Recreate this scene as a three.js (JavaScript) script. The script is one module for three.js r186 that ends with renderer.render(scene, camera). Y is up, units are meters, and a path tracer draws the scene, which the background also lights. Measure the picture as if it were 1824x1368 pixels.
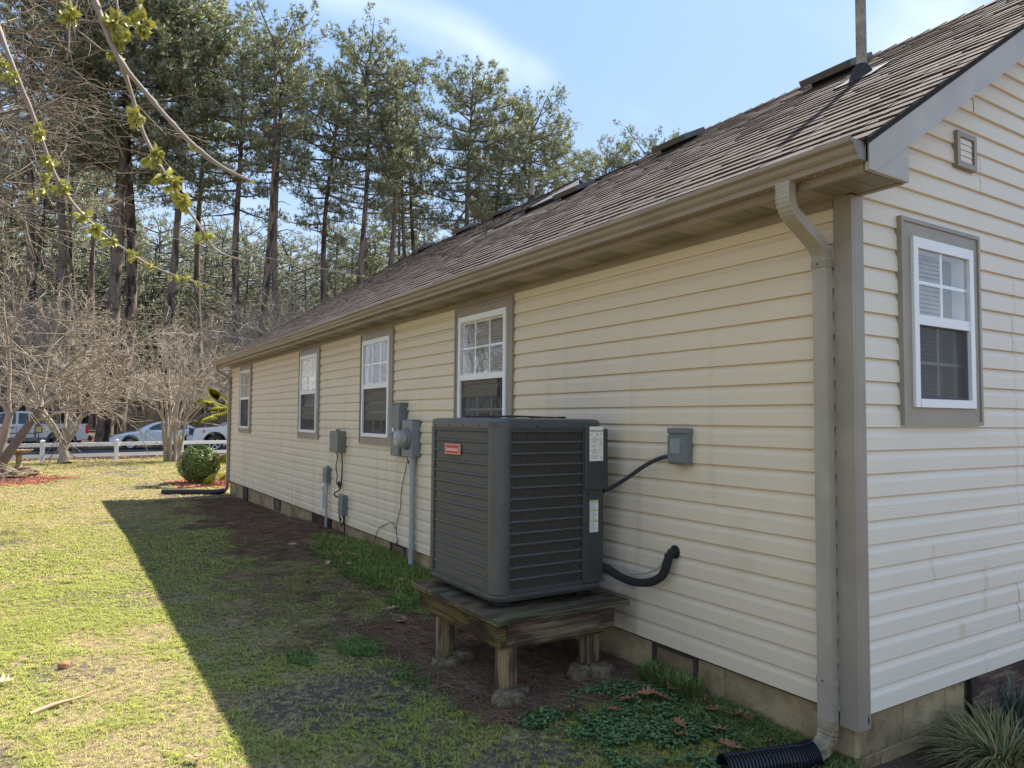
import * as THREE from 'three';
import { mergeGeometries } from 'three/addons/utils/BufferGeometryUtils.js';
import { RoundedBoxGeometry } from 'three/addons/geometries/RoundedBoxGeometry.js';
import { ConvexGeometry } from 'three/addons/geometries/ConvexGeometry.js';

// ---------------------------------------------------------------- camera, sky, sun, exposure
const scene = new THREE.Scene();
const camera = new THREE.PerspectiveCamera(55.96, 4 / 3, 0.05, 1500);
camera.position.set(-3.262, 1.398, 2.094);
camera.quaternion.setFromRotationMatrix(new THREE.Matrix4().makeBasis(
  new THREE.Vector3(0.84718641, 0.0079658, 0.53123605),
  new THREE.Vector3(-0.03261706, 0.99878136, 0.03703934),
  new THREE.Vector3(-0.53029362, -0.04870658, 0.84641382)));
camera.focus = 5.5; camera.userData.fStop = 9;
camera.updateMatrixWorld(true);

const renderer = new THREE.WebGLRenderer({ antialias: true });
renderer.toneMapping = THREE.LinearToneMapping;
renderer.toneMappingExposure = 2.35;
renderer.shadowMap.enabled = true;

const SUN = new THREE.Vector3(0.711, 1.0, -0.21).normalize();
const sun = new THREE.DirectionalLight(new THREE.Color(1.0, 0.93, 0.81), 5.0);
sun.position.copy(SUN).multiplyScalar(60).add(new THREE.Vector3(0, 0, -12));
sun.target.position.set(0, 0, -12);
sun.castShadow = true; sun.shadow.mapSize.set(4096, 4096);
Object.assign(sun.shadow.camera, { left: -45, right: 45, top: 45, bottom: -45, near: 1, far: 160 });
scene.add(sun, sun.target);

// ---------------------------------------------------------------- random numbers and noise
function rng(seed) { let a = seed >>> 0; return () => { a = (a + 0x6D2B79F5) | 0; let t = Math.imul(a ^ (a >>> 15), 1 | a); t = (t + Math.imul(t ^ (t >>> 7), 61 | t)) ^ t; return ((t ^ (t >>> 14)) >>> 0) / 4294967296; }; }
function hash(x, y, s = 0) { let h = Math.imul(x | 0, 374761393) ^ Math.imul(y | 0, 668265263) ^ Math.imul(s | 0, 1442695041); h = Math.imul(h ^ (h >>> 13), 1274126177); return ((h ^ (h >>> 16)) >>> 0) / 4294967296; }
const mod = (a, n) => ((a % n) + n) % n;
function vnoise(x, y, s = 0, px = 0, py = 0) {
  const xi = Math.floor(x), yi = Math.floor(y), fx = x - xi, fy = y - yi, u = fx * fx * (3 - 2 * fx), v = fy * fy * (3 - 2 * fy);
  const X = (i) => (px ? mod(i, px) : i), Y = (i) => (py ? mod(i, py) : i);
  const a = hash(X(xi), Y(yi), s), b = hash(X(xi + 1), Y(yi), s), c = hash(X(xi), Y(yi + 1), s), d = hash(X(xi + 1), Y(yi + 1), s);
  return a + (b - a) * u + (c - a) * v + (a - b - c + d) * u * v;
}
function fbm(x, y, oct = 4, s = 0, px = 0, py = 0) { let r = 0, a = 0.5, t = 0; for (let i = 0; i < oct; i++) { r += a * vnoise(x, y, s + i * 17, px, py); t += a; a *= 0.5; x *= 2; y *= 2; px *= 2; py *= 2; } return r / t; }
const clamp = (x, a = 0, b = 1) => Math.min(b, Math.max(a, x));
const sstep = (a, b, x) => { const t = clamp((x - a) / (b - a)); return t * t * (3 - 2 * t); };
const lerp = (a, b, t) => a + (b - a) * t;
const mix3 = (a, b, t) => [lerp(a[0], b[0], t), lerp(a[1], b[1], t), lerp(a[2], b[2], t)];

// ---------------------------------------------------------------- the sky: thin high cirrus in a pale blue spring sky
{
  const w = 1024, h = 512, d = new Float32Array(w * h * 4);
  for (let j = 0; j < h; j++) {
    const el = (0.5 - (j + 0.5) / h) * -Math.PI;            // row 0 is the bottom
    for (let i = 0; i < w; i++) {
      const az = ((i + 0.5) / w - 0.5) * 2 * Math.PI;
      const x = Math.cos(el) * Math.cos(az), z = Math.cos(el) * Math.sin(az), y = Math.sin(el);
      const t = Math.max(0, y);
      let c = mix3([0.235, 0.415, 0.71], [0.19, 0.355, 0.66], t); c = mix3(c, [0.92, 0.98, 1.04], 0.95 * Math.exp(-t * 5.5));
      const cs = x * SUN.x + y * SUN.y + z * SUN.z, ang = Math.acos(clamp(cs, -1, 1));
      const glow = 0.5 * Math.exp(-ang * 3.4) + 0.9 * Math.exp(-ang * 9);
      c = [c[0] + glow, c[1] + glow * 0.95, c[2] + glow * 0.85];
      if (y > 0.02) {                                        // cirrus on a plane high above
        const k = 1 / (y + 0.12), u = x * k, v = z * k;
        const wq = fbm(u * 1.1 + 3 * fbm(u * 0.7, v * 0.7, 3, 5), v * 2.6 + 9, 5, 11);
        const streak = fbm(u * 7 + v * 2, v * 1.6 - u * 0.8, 4, 23);
        const a = sstep(0.46, 0.8, wq) * (0.35 + 0.65 * streak) * 0.75 * sstep(0.02, 0.2, y);
        c = mix3(c, [1.0, 1.04, 1.1], a);
      }
      if (y < 0) c = mix3(c, [0.30, 0.30, 0.26], sstep(0, 0.06, -y));
      const o = (j * w + i) * 4, S = 0.63; d[o] = c[0] * S; d[o + 1] = c[1] * S; d[o + 2] = c[2] * S; d[o + 3] = 1;
    }
  }
  const sky = new THREE.DataTexture(d, w, h, THREE.RGBAFormat, THREE.FloatType);
  sky.mapping = THREE.EquirectangularReflectionMapping; sky.magFilter = sky.minFilter = THREE.LinearFilter; sky.wrapS = THREE.RepeatWrapping; sky.needsUpdate = true;
  scene.background = sky; scene.environment = sky;
}

// ---------------------------------------------------------------- helpers for naming and building
const used = {};
const numbered = (name) => { const n = used[name] = (used[name] ?? -1) + 1; return n ? `${name}_${String(n).padStart(3, '0')}` : name; };
function finish(o) { o.traverse((m) => { if (m.isMesh) { m.castShadow = m.receiveShadow = true; } }); return o; }
function tag(o, label, category, group) { o.userData.label = label; o.userData.category = category; if (group) o.userData.group = group; return o; }
function thing(name, label, category, pos = [0, 0, 0], turn = 0, group) {
  const o = new THREE.Group(); o.name = numbered(name); o.position.set(...pos); o.rotation.y = turn; scene.add(o);
  return label ? tag(o, label, category, group) : o;
}
function part(name, geo, mat, parent) {
  const m = new THREE.Mesh(Array.isArray(geo) ? mergeGeometries(geo.map((g) => (g.index ? g.toNonIndexed() : g)).map((g) => { for (const k of Object.keys(g.attributes)) if (!['position', 'normal', 'uv'].includes(k)) g.deleteAttribute(k); return g; })) : geo, mat);
  m.name = parent === scene ? numbered(name) : name; m.castShadow = m.receiveShadow = true; parent.add(m); return m;
}
function stuff(o, label) { o.userData.kind = 'stuff'; if (label) o.userData.label = label; return o; }
function structure(name, geo, mat) { const m = part(name, geo, mat, scene); m.userData.kind = 'structure'; return m; }
function copy(src, label, pos, turn, scale) {
  const c = src.clone(); c.name = numbered(src.name.replace(/_\d{3}$/, '')); c.userData = { ...src.userData }; scene.add(c);
  if (label) c.userData.label = label; if (pos) c.position.set(...pos); if (turn !== undefined) c.rotation.y = turn; if (scale) Array.isArray(scale) ? c.scale.set(...scale) : c.scale.setScalar(scale);
  return c;
}
const V = (x, y, z) => new THREE.Vector3(x, y, z);

class MB {                                                     // collects faces, builds one geometry
  constructor() { this.p = []; this.n = []; this.u = []; this.c = null; this.col = null; }
  color(r, g, b) { this.c ??= []; this.col = [r, g, b]; return this; }
  v(p, n, u) { this.p.push(p[0], p[1], p[2]); this.n.push(n[0], n[1], n[2]); this.u.push(u[0], u[1]); if (this.c) this.c.push(...this.col); }
  tri(a, b, c, n, ua, ub, uc) {
    n ??= MB.normal(a, b, c); const uv = (p) => MB.uv(p, n);
    this.v(a, n, ua ?? uv(a)); this.v(b, n, ub ?? uv(b)); this.v(c, n, uc ?? uv(c)); return this;
  }
  quad(a, b, c, d, us) { const n = MB.normal(a, b, c); us ? (this.tri(a, b, c, n, us[0], us[1], us[2]), this.tri(a, c, d, n, us[0], us[2], us[3])) : (this.tri(a, b, c, n), this.tri(a, c, d, n)); return this; }
  static normal(a, b, c) { const x = b[0] - a[0], y = b[1] - a[1], z = b[2] - a[2], X = c[0] - a[0], Y = c[1] - a[1], Z = c[2] - a[2]; const n = [y * Z - z * Y, z * X - x * Z, x * Y - y * X], l = Math.hypot(...n) || 1; return [n[0] / l, n[1] / l, n[2] / l]; }
  static uv(p, n) { const ax = Math.abs(n[0]), ay = Math.abs(n[1]), az = Math.abs(n[2]); return ax >= ay && ax >= az ? [p[2], p[1]] : az >= ay ? [p[0], p[1]] : [p[0], p[2]]; }
  box(x0, x1, y0, y1, z0, z1) {
    this.quad([x0, y0, z1], [x1, y0, z1], [x1, y1, z1], [x0, y1, z1]); this.quad([x1, y0, z0], [x0, y0, z0], [x0, y1, z0], [x1, y1, z0]);
    this.quad([x1, y0, z1], [x1, y0, z0], [x1, y1, z0], [x1, y1, z1]); this.quad([x0, y0, z0], [x0, y0, z1], [x0, y1, z1], [x0, y1, z0]);
    this.quad([x0, y1, z1], [x1, y1, z1], [x1, y1, z0], [x0, y1, z0]); this.quad([x0, y0, z0], [x1, y0, z0], [x1, y0, z1], [x0, y0, z1]); return this;
  }
  tube(pts, rad, sides = 6, cap = false, u0 = 0, flat = false) {                   // pts: [x,y,z][], rad: number | number[]
    const n = pts.length, R = (i) => (typeof rad === 'number' ? rad : rad[i]);
    let prev = null, ring = null, len = u0, side = null;
    for (let i = 0; i < n; i++) {
      const a = pts[Math.max(0, i - 1)], b = pts[Math.min(n - 1, i + 1)]; let t = [b[0] - a[0], b[1] - a[1], b[2] - a[2]]; const l = Math.hypot(...t) || 1; t = t.map((q) => q / l);
      if (!side) { const h = Math.abs(t[1]) < 0.9 ? [0, 1, 0] : [1, 0, 0]; side = [t[1] * h[2] - t[2] * h[1], t[2] * h[0] - t[0] * h[2], t[0] * h[1] - t[1] * h[0]]; }
      const dt = side[0] * t[0] + side[1] * t[1] + side[2] * t[2]; side = side.map((q, k) => q - dt * t[k]); const sl = Math.hypot(...side) || 1; side = side.map((q) => q / sl);
      const up = [t[1] * side[2] - t[2] * side[1], t[2] * side[0] - t[0] * side[2], t[0] * side[1] - t[1] * side[0]];
      if (i) len += Math.hypot(pts[i][0] - pts[i - 1][0], pts[i][1] - pts[i - 1][1], pts[i][2] - pts[i - 1][2]);
      const r = R(i), cur = [];
      for (let k = 0; k <= sides; k++) { const th = (k / sides) * Math.PI * 2, cc = Math.cos(th), ss = Math.sin(th), nn = [side[0] * cc + up[0] * ss, side[1] * cc + up[1] * ss, side[2] * cc + up[2] * ss]; cur.push({ p: [pts[i][0] + nn[0] * r, pts[i][1] + nn[1] * r, pts[i][2] + nn[2] * r], n: nn, u: [(k / sides) * Math.max(r, 0.02) * 6.283, len] }); }
      if (ring) for (let k = 0; k < sides; k++) { const A = ring[k], B = ring[k + 1], C = cur[k + 1], D = cur[k]; if (flat) { const fn = MB.normal(A.p, B.p, C.p), sg = fn[0] * A.n[0] + fn[1] * A.n[1] + fn[2] * A.n[2] < 0 ? -1 : 1; for (const q of [A, B, C, A, C, D]) this.v(q.p, [fn[0] * sg, fn[1] * sg, fn[2] * sg], q.u); } else for (const q of [A, B, C, A, C, D]) this.v(q.p, q.n, q.u); }
      if (cap && (i === 0 || i === n - 1)) for (let k = 0; k < sides; k++) { const nn = i ? t : t.map((q) => -q); const A = cur[k].p, B = cur[k + 1].p; this.tri(pts[i], A, B, nn); }
      ring = cur;
    }
    return this;
  }
  sweep(sec, frames) {                                               // sec: [a,b][] closed; frames: {o,a,b} basis per station
    for (let i = 1; i < frames.length; i++) for (let k = 0; k < sec.length; k++) {
      const f = (F, s) => [F.o[0] + (F.a[0] * s[0] + F.b[0] * s[1]) * (F.s ?? 1), F.o[1] + (F.a[1] * s[0] + F.b[1] * s[1]) * (F.s ?? 1), F.o[2] + (F.a[2] * s[0] + F.b[2] * s[1]) * (F.s ?? 1)];
      const s0 = sec[k], s1 = sec[(k + 1) % sec.length]; this.quad(f(frames[i - 1], s0), f(frames[i - 1], s1), f(frames[i], s1), f(frames[i], s0));
    }
    return this;
  }
  geo() {
    const g = new THREE.BufferGeometry(); g.setAttribute('position', new THREE.Float32BufferAttribute(this.p, 3)); g.setAttribute('normal', new THREE.Float32BufferAttribute(this.n, 3)); g.setAttribute('uv', new THREE.Float32BufferAttribute(this.u, 2));
    if (this.c) g.setAttribute('color', new THREE.Float32BufferAttribute(this.c, 3)); return g;
  }
  build(name, mat, parent) { return part(name, this.geo(), mat, parent); }
}
const boxG = (sx, sy, sz, x = 0, y = 0, z = 0) => new MB().box(x - sx / 2, x + sx / 2, y - sy / 2, y + sy / 2, z - sz / 2, z + sz / 2).geo();
const rbox = (sx, sy, sz, x, y, z, r = 0.006, seg = 2) => { const g = new RoundedBoxGeometry(sx, sy, sz, seg, Math.min(r, sx / 2.01, sy / 2.01, sz / 2.01)); g.translate(x, y, z); return metric(g.index ? g.toNonIndexed() : g); };
function metric(g) { const p = g.attributes.position, n = g.attributes.normal, u = g.attributes.uv; for (let i = 0; i < p.count; i += 3) { const N = [0, 1, 2].map((k) => Math.abs(n.getX(i + k)) + 0); const sx = N[0] + N[1] + N[2], sy = [0, 1, 2].reduce((a, k) => a + Math.abs(n.getY(i + k)), 0), sz = [0, 1, 2].reduce((a, k) => a + Math.abs(n.getZ(i + k)), 0); for (let k = i; k < i + 3; k++) { if (sx >= sy && sx >= sz) u.setXY(k, p.getZ(k), p.getY(k)); else if (sz >= sy) u.setXY(k, p.getX(k), p.getY(k)); else u.setXY(k, p.getX(k), p.getZ(k)); } } return g; }
const at = (g, x, y, z, rx = 0, ry = 0, rz = 0, s = 1) => { g.applyMatrix4(new THREE.Matrix4().compose(V(x, y, z), new THREE.Quaternion().setFromEuler(new THREE.Euler(rx, ry, rz)), V(s, s, s))); return g; };
function smoothPath(pts, n) { const c = new THREE.CatmullRomCurve3(pts.map((p) => V(...p)), false, 'centripetal'); return c.getPoints(n).map((p) => [p.x, p.y, p.z]); }

// ---------------------------------------------------------------- textures and materials
function tex(w, h, fn, { srgb = true, rx = 1, ry = 1 } = {}) {      // fn(u 0..1, v 0..1) -> [r,g,b] sRGB 0..1
  const d = new Uint8Array(w * h * 4);
  for (let j = 0; j < h; j++) for (let i = 0; i < w; i++) { const c = fn(i / w, j / h, i, j), o = (j * w + i) * 4; d[o] = clamp(c[0]) * 255; d[o + 1] = clamp(c[1]) * 255; d[o + 2] = clamp(c[2]) * 255; d[o + 3] = 255; }
  const t = new THREE.DataTexture(d, w, h); t.wrapS = t.wrapT = THREE.RepeatWrapping; t.magFilter = THREE.LinearFilter; t.minFilter = THREE.LinearMipmapLinearFilter; t.generateMipmaps = true;
  if (srgb) t.colorSpace = THREE.SRGBColorSpace; t.repeat.set(rx, ry); t.needsUpdate = true; return t;
}
const rep = (t, rx, ry) => { const c = t.clone(); c.repeat.set(rx, ry); c.needsUpdate = true; return c; };
const grey = (v) => [v, v, v];
const std = (color, roughness = 0.6, extra = {}) => new THREE.MeshStandardMaterial({ color: Array.isArray(color) ? new THREE.Color().setRGB(...color) : new THREE.Color(color), roughness, side: THREE.DoubleSide, ...extra });
const phys = (color, roughness = 0.6, extra = {}) => new THREE.MeshPhysicalMaterial({ color: Array.isArray(color) ? new THREE.Color().setRGB(...color) : new THREE.Color(color), roughness, side: THREE.DoubleSide, ...extra });

const T = {};
T.mottle = tex(256, 256, (u, v) => grey(0.84 + 0.16 * fbm(u * 8, v * 8, 5, 3, 8, 8)));
T.fine = tex(256, 256, (u, v, i, j) => grey(0.5 * fbm(u * 32, v * 32, 3, 9, 32, 32) + 0.5 * hash(i, j, 4)), { srgb: false });
T.bark = tex(256, 512, (u, v) => { const c = fbm(u * 10 + 2 * fbm(u * 4, v * 4, 3, 2, 4, 4), v * 5, 5, 31, 10, 5), k = sstep(0.3, 0.62, c); return [0.42 + 0.5 * k, 0.40 + 0.5 * k, 0.38 + 0.5 * k]; });
T.barkH = tex(256, 512, (u, v) => grey(sstep(0.25, 0.7, fbm(u * 10 + 2 * fbm(u * 4, v * 4, 3, 2, 4, 4), v * 5, 5, 31, 10, 5))), { srgb: false });
T.wood = tex(512, 512, (u, v) => { const g = fbm(u * 3 + 0.3 * fbm(u * 4, v * 20, 3, 7, 4, 20), v * 42, 4, 41, 3, 42), st = fbm(u * 4, v * 6, 4, 77, 4, 6), k = 0.36 + 0.6 * g; const c = mix3([k, k * 0.92, k * 0.80], [k * 0.62, k * 0.5, k * 0.46], sstep(0.45, 0.72, st)); return c; });
T.woodH = tex(512, 512, (u, v) => grey(fbm(u * 3 + 0.3 * fbm(u * 4, v * 20, 3, 7, 4, 20), v * 42, 4, 41, 3, 42)), { srgb: false });
T.shingle = tex(512, 512, (u, v, i, j) => { const n = hash(i >> 1, j >> 1, 5), m = fbm(u * 14, v * 14, 4, 15, 14, 14), k = 0.30 + 0.34 * n * n + 0.26 * m; return [k * 1.05, k * 0.94, k * 0.90]; });
T.concrete = tex(512, 512, (u, v, i, j) => { const m = fbm(u * 6, v * 6, 5, 51, 6, 6), s = fbm(u * 22, v * 3, 4, 53, 22, 3), p = hash(i >> 1, j >> 1, 8) > 0.985 ? 0.55 : 1, k = (0.6 + 0.36 * m) * p; const c = mix3([k, k * 0.93, k * 0.8], [k * 0.62, k * 0.52, k * 0.36], sstep(0.45, 0.75, 0.88 * fbm(u * 7, v * 6, 4, 57, 7, 6) + 0.12 * s) * 0.75); return c; });
T.concH = tex(256, 256, (u, v, i, j) => grey(0.6 * fbm(u * 20, v * 20, 4, 61, 20, 20) + 0.4 * hash(i, j, 6)), { srgb: false });
T.turf = tex(512, 512, (u, v, i, j) => { const m = fbm(u * 40, v * 40, 4, 71, 40, 40), n = hash(i, j, 12); return grey(0.55 + 0.5 * m * 0.8 + 0.18 * (n - 0.5)); });
T.turfH = tex(512, 512, (u, v, i, j) => grey(0.6 * fbm(u * 48, v * 48, 4, 73, 48, 48) + 0.4 * hash(i, j, 13)), { srgb: false });
T.grain = tex(256, 256, (u, v) => grey(fbm(u * 5, v * 60, 4, 81, 5, 60)), { srgb: false });
T.wave = tex(128, 128, (u, v) => grey(fbm(u * 5, v * 5, 2, 91, 5, 5)), { srgb: false });

// siding: 16 m x 8 m per tile, faint panel tone, dirt and drip marks
T.siding = tex(2048, 768, (u, v) => {
  const x = u * 16, y = v * 8, row = Math.floor(y / 0.2286), m = fbm(x * 1.2, y * 1.2, 4, 101), drip = fbm(x * 9, y * 0.7, 4, 103), spl = sstep(0.62, 0.8, fbm(x * 3, y * 3, 4, 107));
  let k = 0.955 + 0.03 * m + 0.012 * (hash(row, 3, 2) - 0.5); k *= 1 - 0.07 * sstep(0.58, 0.8, drip) * sstep(3, 0, y) - 0.05 * spl * sstep(1.3, 0, y);
  return [k, k * 0.998 - 0.004 * spl, k * 0.99 - 0.02 * spl];
});
// gable wall: same, with the two run-down stains under the window and to its right
T.gable = tex(1024, 768, (u, v) => {
  const x = u * 8, y = v * 6, m = fbm(x * 1.3, y * 1.3, 4, 111), wob = 0.012 * (fbm(x * 0.1, y * 11, 3, 113) - 0.5) * 2;
  let k = 0.96 + 0.03 * m; let s = 0;
  for (const [cx, w0, ya, yb, a] of [[1.62, 0.02, 0.7, 2.3, 0.8], [0.66, 0.022, 0.52, 0.78, 1], [0.30, 0.02, 0.55, 0.68, 0.5], [1.2, 0.03, 0.28, 0.62, 0.9], [0.93, 0.05, 0.18, 0.34, 0.8]]) {
    if (Math.abs(x - cx) > 0.16 || y < ya - 0.01 || y > yb) continue;
    const dd = Math.abs(x - cx - wob * 1.5) / (w0 * (0.6 + 0.9 * fbm(x * 2, y * 6, 3, 115))); s = Math.max(s, a * sstep(1, 0.4, dd) * sstep(yb, yb - 0.05, y) * sstep(ya, ya + 0.08, y) * (0.35 + 0.75 * fbm(x * 20, y * 14, 3, 117)));
  }
  return mix3([k, k * 0.998, k * 0.99], [k * 0.86, k * 0.80, k * 0.68], s * 0.42);
});

const M = {};
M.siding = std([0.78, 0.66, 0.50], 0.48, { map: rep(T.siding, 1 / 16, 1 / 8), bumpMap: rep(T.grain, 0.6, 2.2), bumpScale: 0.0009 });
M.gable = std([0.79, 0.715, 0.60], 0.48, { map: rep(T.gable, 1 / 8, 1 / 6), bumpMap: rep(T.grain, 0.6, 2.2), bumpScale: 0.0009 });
M.taupe = std([0.37, 0.315, 0.25], 0.42, { map: rep(T.mottle, 0.7, 0.7) });
M.gutter = std([0.37, 0.295, 0.24], 0.38, { map: rep(T.mottle, 0.5, 0.9) });
M.spout = std([0.46, 0.405, 0.325], 0.42, { map: rep(T.mottle, 1.4, 0.7) });
M.vinyl = phys([0.82, 0.82, 0.82], 0.35);
M.shingle = [0.92, 1.0, 1.07, 0.84].map((k) => std([0.265 * k, 0.235 * k, 0.215 * k], 0.95, { map: rep(T.shingle, 2.2, 2.2), bumpMap: rep(T.fine, 5, 5), bumpScale: 0.0025 }));
M.felt = std([0.02, 0.02, 0.02], 0.95);
M.block = [0.92, 1, 1.07].map((k) => std([0.60 * k, 0.525 * k, 0.41 * k], 0.92, { map: rep(T.concrete, 0.9, 0.9), bumpMap: rep(T.concH, 2, 2), bumpScale: 0.004 }));
M.mortar = std([0.50, 0.43, 0.33], 0.95, { map: rep(T.concrete, 1.2, 1.2) });
M.chunk = std([0.36, 0.345, 0.31], 0.95, { map: rep(T.concrete, 4, 4), bumpMap: rep(T.concH, 6, 6), bumpScale: 0.006 });
M.rock = std([0.46, 0.42, 0.38], 0.9, { map: rep(T.concrete, 1.5, 1.5), bumpMap: rep(T.concH, 2, 2), bumpScale: 0.02 });
M.acDark = phys([0.055, 0.061, 0.062], 0.42, { map: rep(T.mottle, 1.5, 1.5) });
M.acPost = phys([0.085, 0.092, 0.090], 0.36, { map: rep(T.mottle, 1.5, 1.5), clearcoat: 0.15, clearcoatRoughness: 0.4 });
M.acFin = std([0.30, 0.245, 0.19], 0.55, { metalness: 0.3, map: rep(T.mottle, 3, 3) });
M.black = std([0.012, 0.012, 0.012], 0.6);
M.rubber = std([0.018, 0.018, 0.02], 0.55);
M.foam = std([0.022, 0.022, 0.022], 0.9, { bumpMap: rep(T.concH, 8, 8), bumpScale: 0.003 });
M.pipeBlack = phys([0.012, 0.013, 0.018], 0.32);
M.greyBox = phys([0.20, 0.225, 0.225], 0.45, { map: rep(T.mottle, 3, 3) });
M.greyBox2 = phys([0.23, 0.23, 0.20], 0.5, { map: rep(T.mottle, 3, 3) });
M.pvc = std([0.36, 0.37, 0.38], 0.42);
M.white = std([0.72, 0.72, 0.70], 0.5);
M.screw = std([0.03, 0.028, 0.025], 0.5, { metalness: 0.5 });
M.glass = phys([1, 1, 1], 0.015, { transmission: 1, thickness: 0, ior: 2.1, bumpMap: rep(T.wave, 2.2, 2.2), bumpScale: 0.0035 });
M.glassDark = phys([0.02, 0.025, 0.028], 0.03, { clearcoat: 1, clearcoatRoughness: 0.02 });
M.screen = std([0.05, 0.05, 0.048], 0.9, { transparent: true, opacity: 0.58 });
M.blind = std([0.30, 0.28, 0.23], 0.7);
M.curtain = std([0.28, 0.20, 0.16], 0.9);
M.dark = std([0.03, 0.03, 0.03], 0.9);
M.soffit = std([0.37, 0.305, 0.25], 0.5);
M.wood = std([0.44, 0.40, 0.31], 0.9, { map: rep(T.wood, 0.9, 2.8), bumpMap: rep(T.woodH, 0.9, 2.8), bumpScale: 0.006 });
M.woodMoss = std([0.28, 0.245, 0.10], 0.95, { map: rep(T.wood, 1.1, 2.6), bumpMap: rep(T.woodH, 1.1, 2.6), bumpScale: 0.006 });
M.woodPost = std([0.52, 0.45, 0.31], 0.9, { map: rep(T.wood, 1.1, 3.6), bumpMap: rep(T.woodH, 1.1, 3.6), bumpScale: 0.005 });
for (const k of ['map', 'bumpMap']) { M.woodPost[k].rotation = Math.PI / 2; }
M.pineBark = std([0.22, 0.175, 0.15], 0.95, { map: rep(T.bark, 0.7, 0.35), bumpMap: rep(T.barkH, 0.7, 0.35), bumpScale: 0.03 });
M.limb = std([0.17, 0.14, 0.12], 0.95);
M.needle = phys([1, 1, 1], 0.85, { vertexColors: true, transmission: 0.45, thickness: 0 });
M.crepe = std([0.40, 0.335, 0.265], 0.75, { map: rep(T.mottle, 1.5, 0.4), bumpMap: rep(T.barkH, 2, 0.4), bumpScale: 0.006 });
M.twig = std([0.37, 0.31, 0.24], 0.85);
M.twigDark = std([0.22, 0.185, 0.15], 0.9);

// ---------------------------------------------------------------- the ground
function groundY(x, z) {
  let y = -0.25;
  y += -0.07 * sstep(-9, -16, z) - 0.04 * sstep(-20, -32, z);
  y += 0.09 * sstep(-3.2, -6, z) * sstep(-10.5, -8, z) * sstep(-1.8, -0.4, x);
  y += -0.06 * sstep(-0.8, 0.6, z) * sstep(-1.2, 0.2, x);
  y += 0.5 * sstep(-46, -58, z);
  y += 0.03 * (fbm(x * 0.7, z * 0.7, 3, 201) - 0.5) + 0.012 * (fbm(x * 3.1, z * 3.1, 2, 203) - 0.5);
  return y;
}
// what grows where: [green, soil, mulch]
const blob = (x, z, cx, cz, rx, rz, s) => { const w = 0.55 * (fbm(x * 1.4, z * 1.4, 3, s) - 0.5) + 0.25 * (fbm(x * 6, z * 6, 2, s + 5) - 0.5); const d = Math.hypot((x - cx) / rx, (z - cz) / rz); return sstep(1.1, 0.75, d + w); };
function cover(x, z) {
  const n1 = fbm(x * 0.45, z * 0.45, 3, 211), n2 = fbm(x * 1.7, z * 1.7, 3, 213), n3 = fbm(x * 5.5, z * 5.5, 2, 217);
  const near = sstep(-15, -3, z), side = sstep(-1.0, -2.9, x);
  let green = sstep(0.43, 0.60, 0.4 * n1 + 0.35 * n2 + 0.25 * n3 + 0.09 * near - 0.03);
  green = Math.max(green * (0.22 + 0.78 * near), 0.45 * sstep(0.6, 0.7, n2));
  let soil = sstep(0.60, 0.72, 0.55 * fbm(x * 0.8, z * 0.8, 3, 221) + 0.45 * fbm(x * 2.6, z * 2.6, 3, 223) + 0.05 * (1 - side));
  soil = Math.max(soil, 0.85 * blob(x, z, -1.75, -2.1, 0.75, 0.38, 225), 0.75 * blob(x, z, -1.55, -0.75, 0.7, 0.35, 226), 0.7 * blob(x, z, -0.95, -2.2, 0.6, 0.8, 227), 0.5 * blob(x, z, -3.55, -3.6, 0.28, 0.3, 228), 0.5 * blob(x, z, -1.9, -5.6, 1.0, 1.1, 229), 0.5 * blob(x, z, -1.2, -4.6, 0.5, 1.6, 233));
  soil = Math.max(soil, 0.75 * sstep(0.60, 0.70, fbm(x * 2.3 + 40, z * 2.3, 4, 237)) * near, 0.65 * sstep(0.48, 0.62, fbm(x * 1.7, z * 1.7, 4, 239)) * sstep(-2.7, -1.7, x));
  let mulch = Math.max(0.82 * blob(x, z, -0.35, -10.5, 0.85, 4.2, 231), 0.75 * blob(x, z, -0.75, -7.3, 0.7, 1.6, 232), 0.6 * blob(x, z, 0.1, 0.6, 1.6, 0.7, 235));
  const redBed = Math.max(blob(x, z, -4.9, -21.5, 1.9, 2.4, 241), blob(x, z, 0.35, -18.2, 1.15, 1.6, 243));
  const bright = Math.max(blob(x, z, -0.42, -5.3, 0.42, 2.1, 251), 0.6 * blob(x, z, -0.35, -9.9, 0.3, 0.9, 252), 0.5 * blob(x, z, -1.15, -2.2, 0.3, 0.35, 253), 0.7 * blob(x, z, -1.35, -2.95, 0.22, 0.3, 254), 0.6 * blob(x, z, -1.8, -2.9, 0.12, 0.2, 255));
  const moss = Math.max(blob(x, z, -1.62, -3.35, 0.26, 0.42, 261), 0.9 * blob(x, z, -1.35, -2.75, 0.16, 0.2, 262), 0.8 * blob(x, z, -1.28, -1.35, 0.22, 0.16, 263), 0.5 * blob(x, z, -3.1, -2.7, 0.25, 0.12, 264));
  return { green, soil, mulch, redBed, bright, moss };
}
const C_STRAW = [0.41, 0.315, 0.155], C_GREEN = [0.30, 0.31, 0.06], C_SOIL = [0.16, 0.135, 0.115], C_MULCH = [0.17, 0.092, 0.062], C_RED = [0.36, 0.135, 0.085], C_MOSS = [0.16, 0.19, 0.012], C_BRIGHT = [0.085, 0.16, 0.022];
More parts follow.
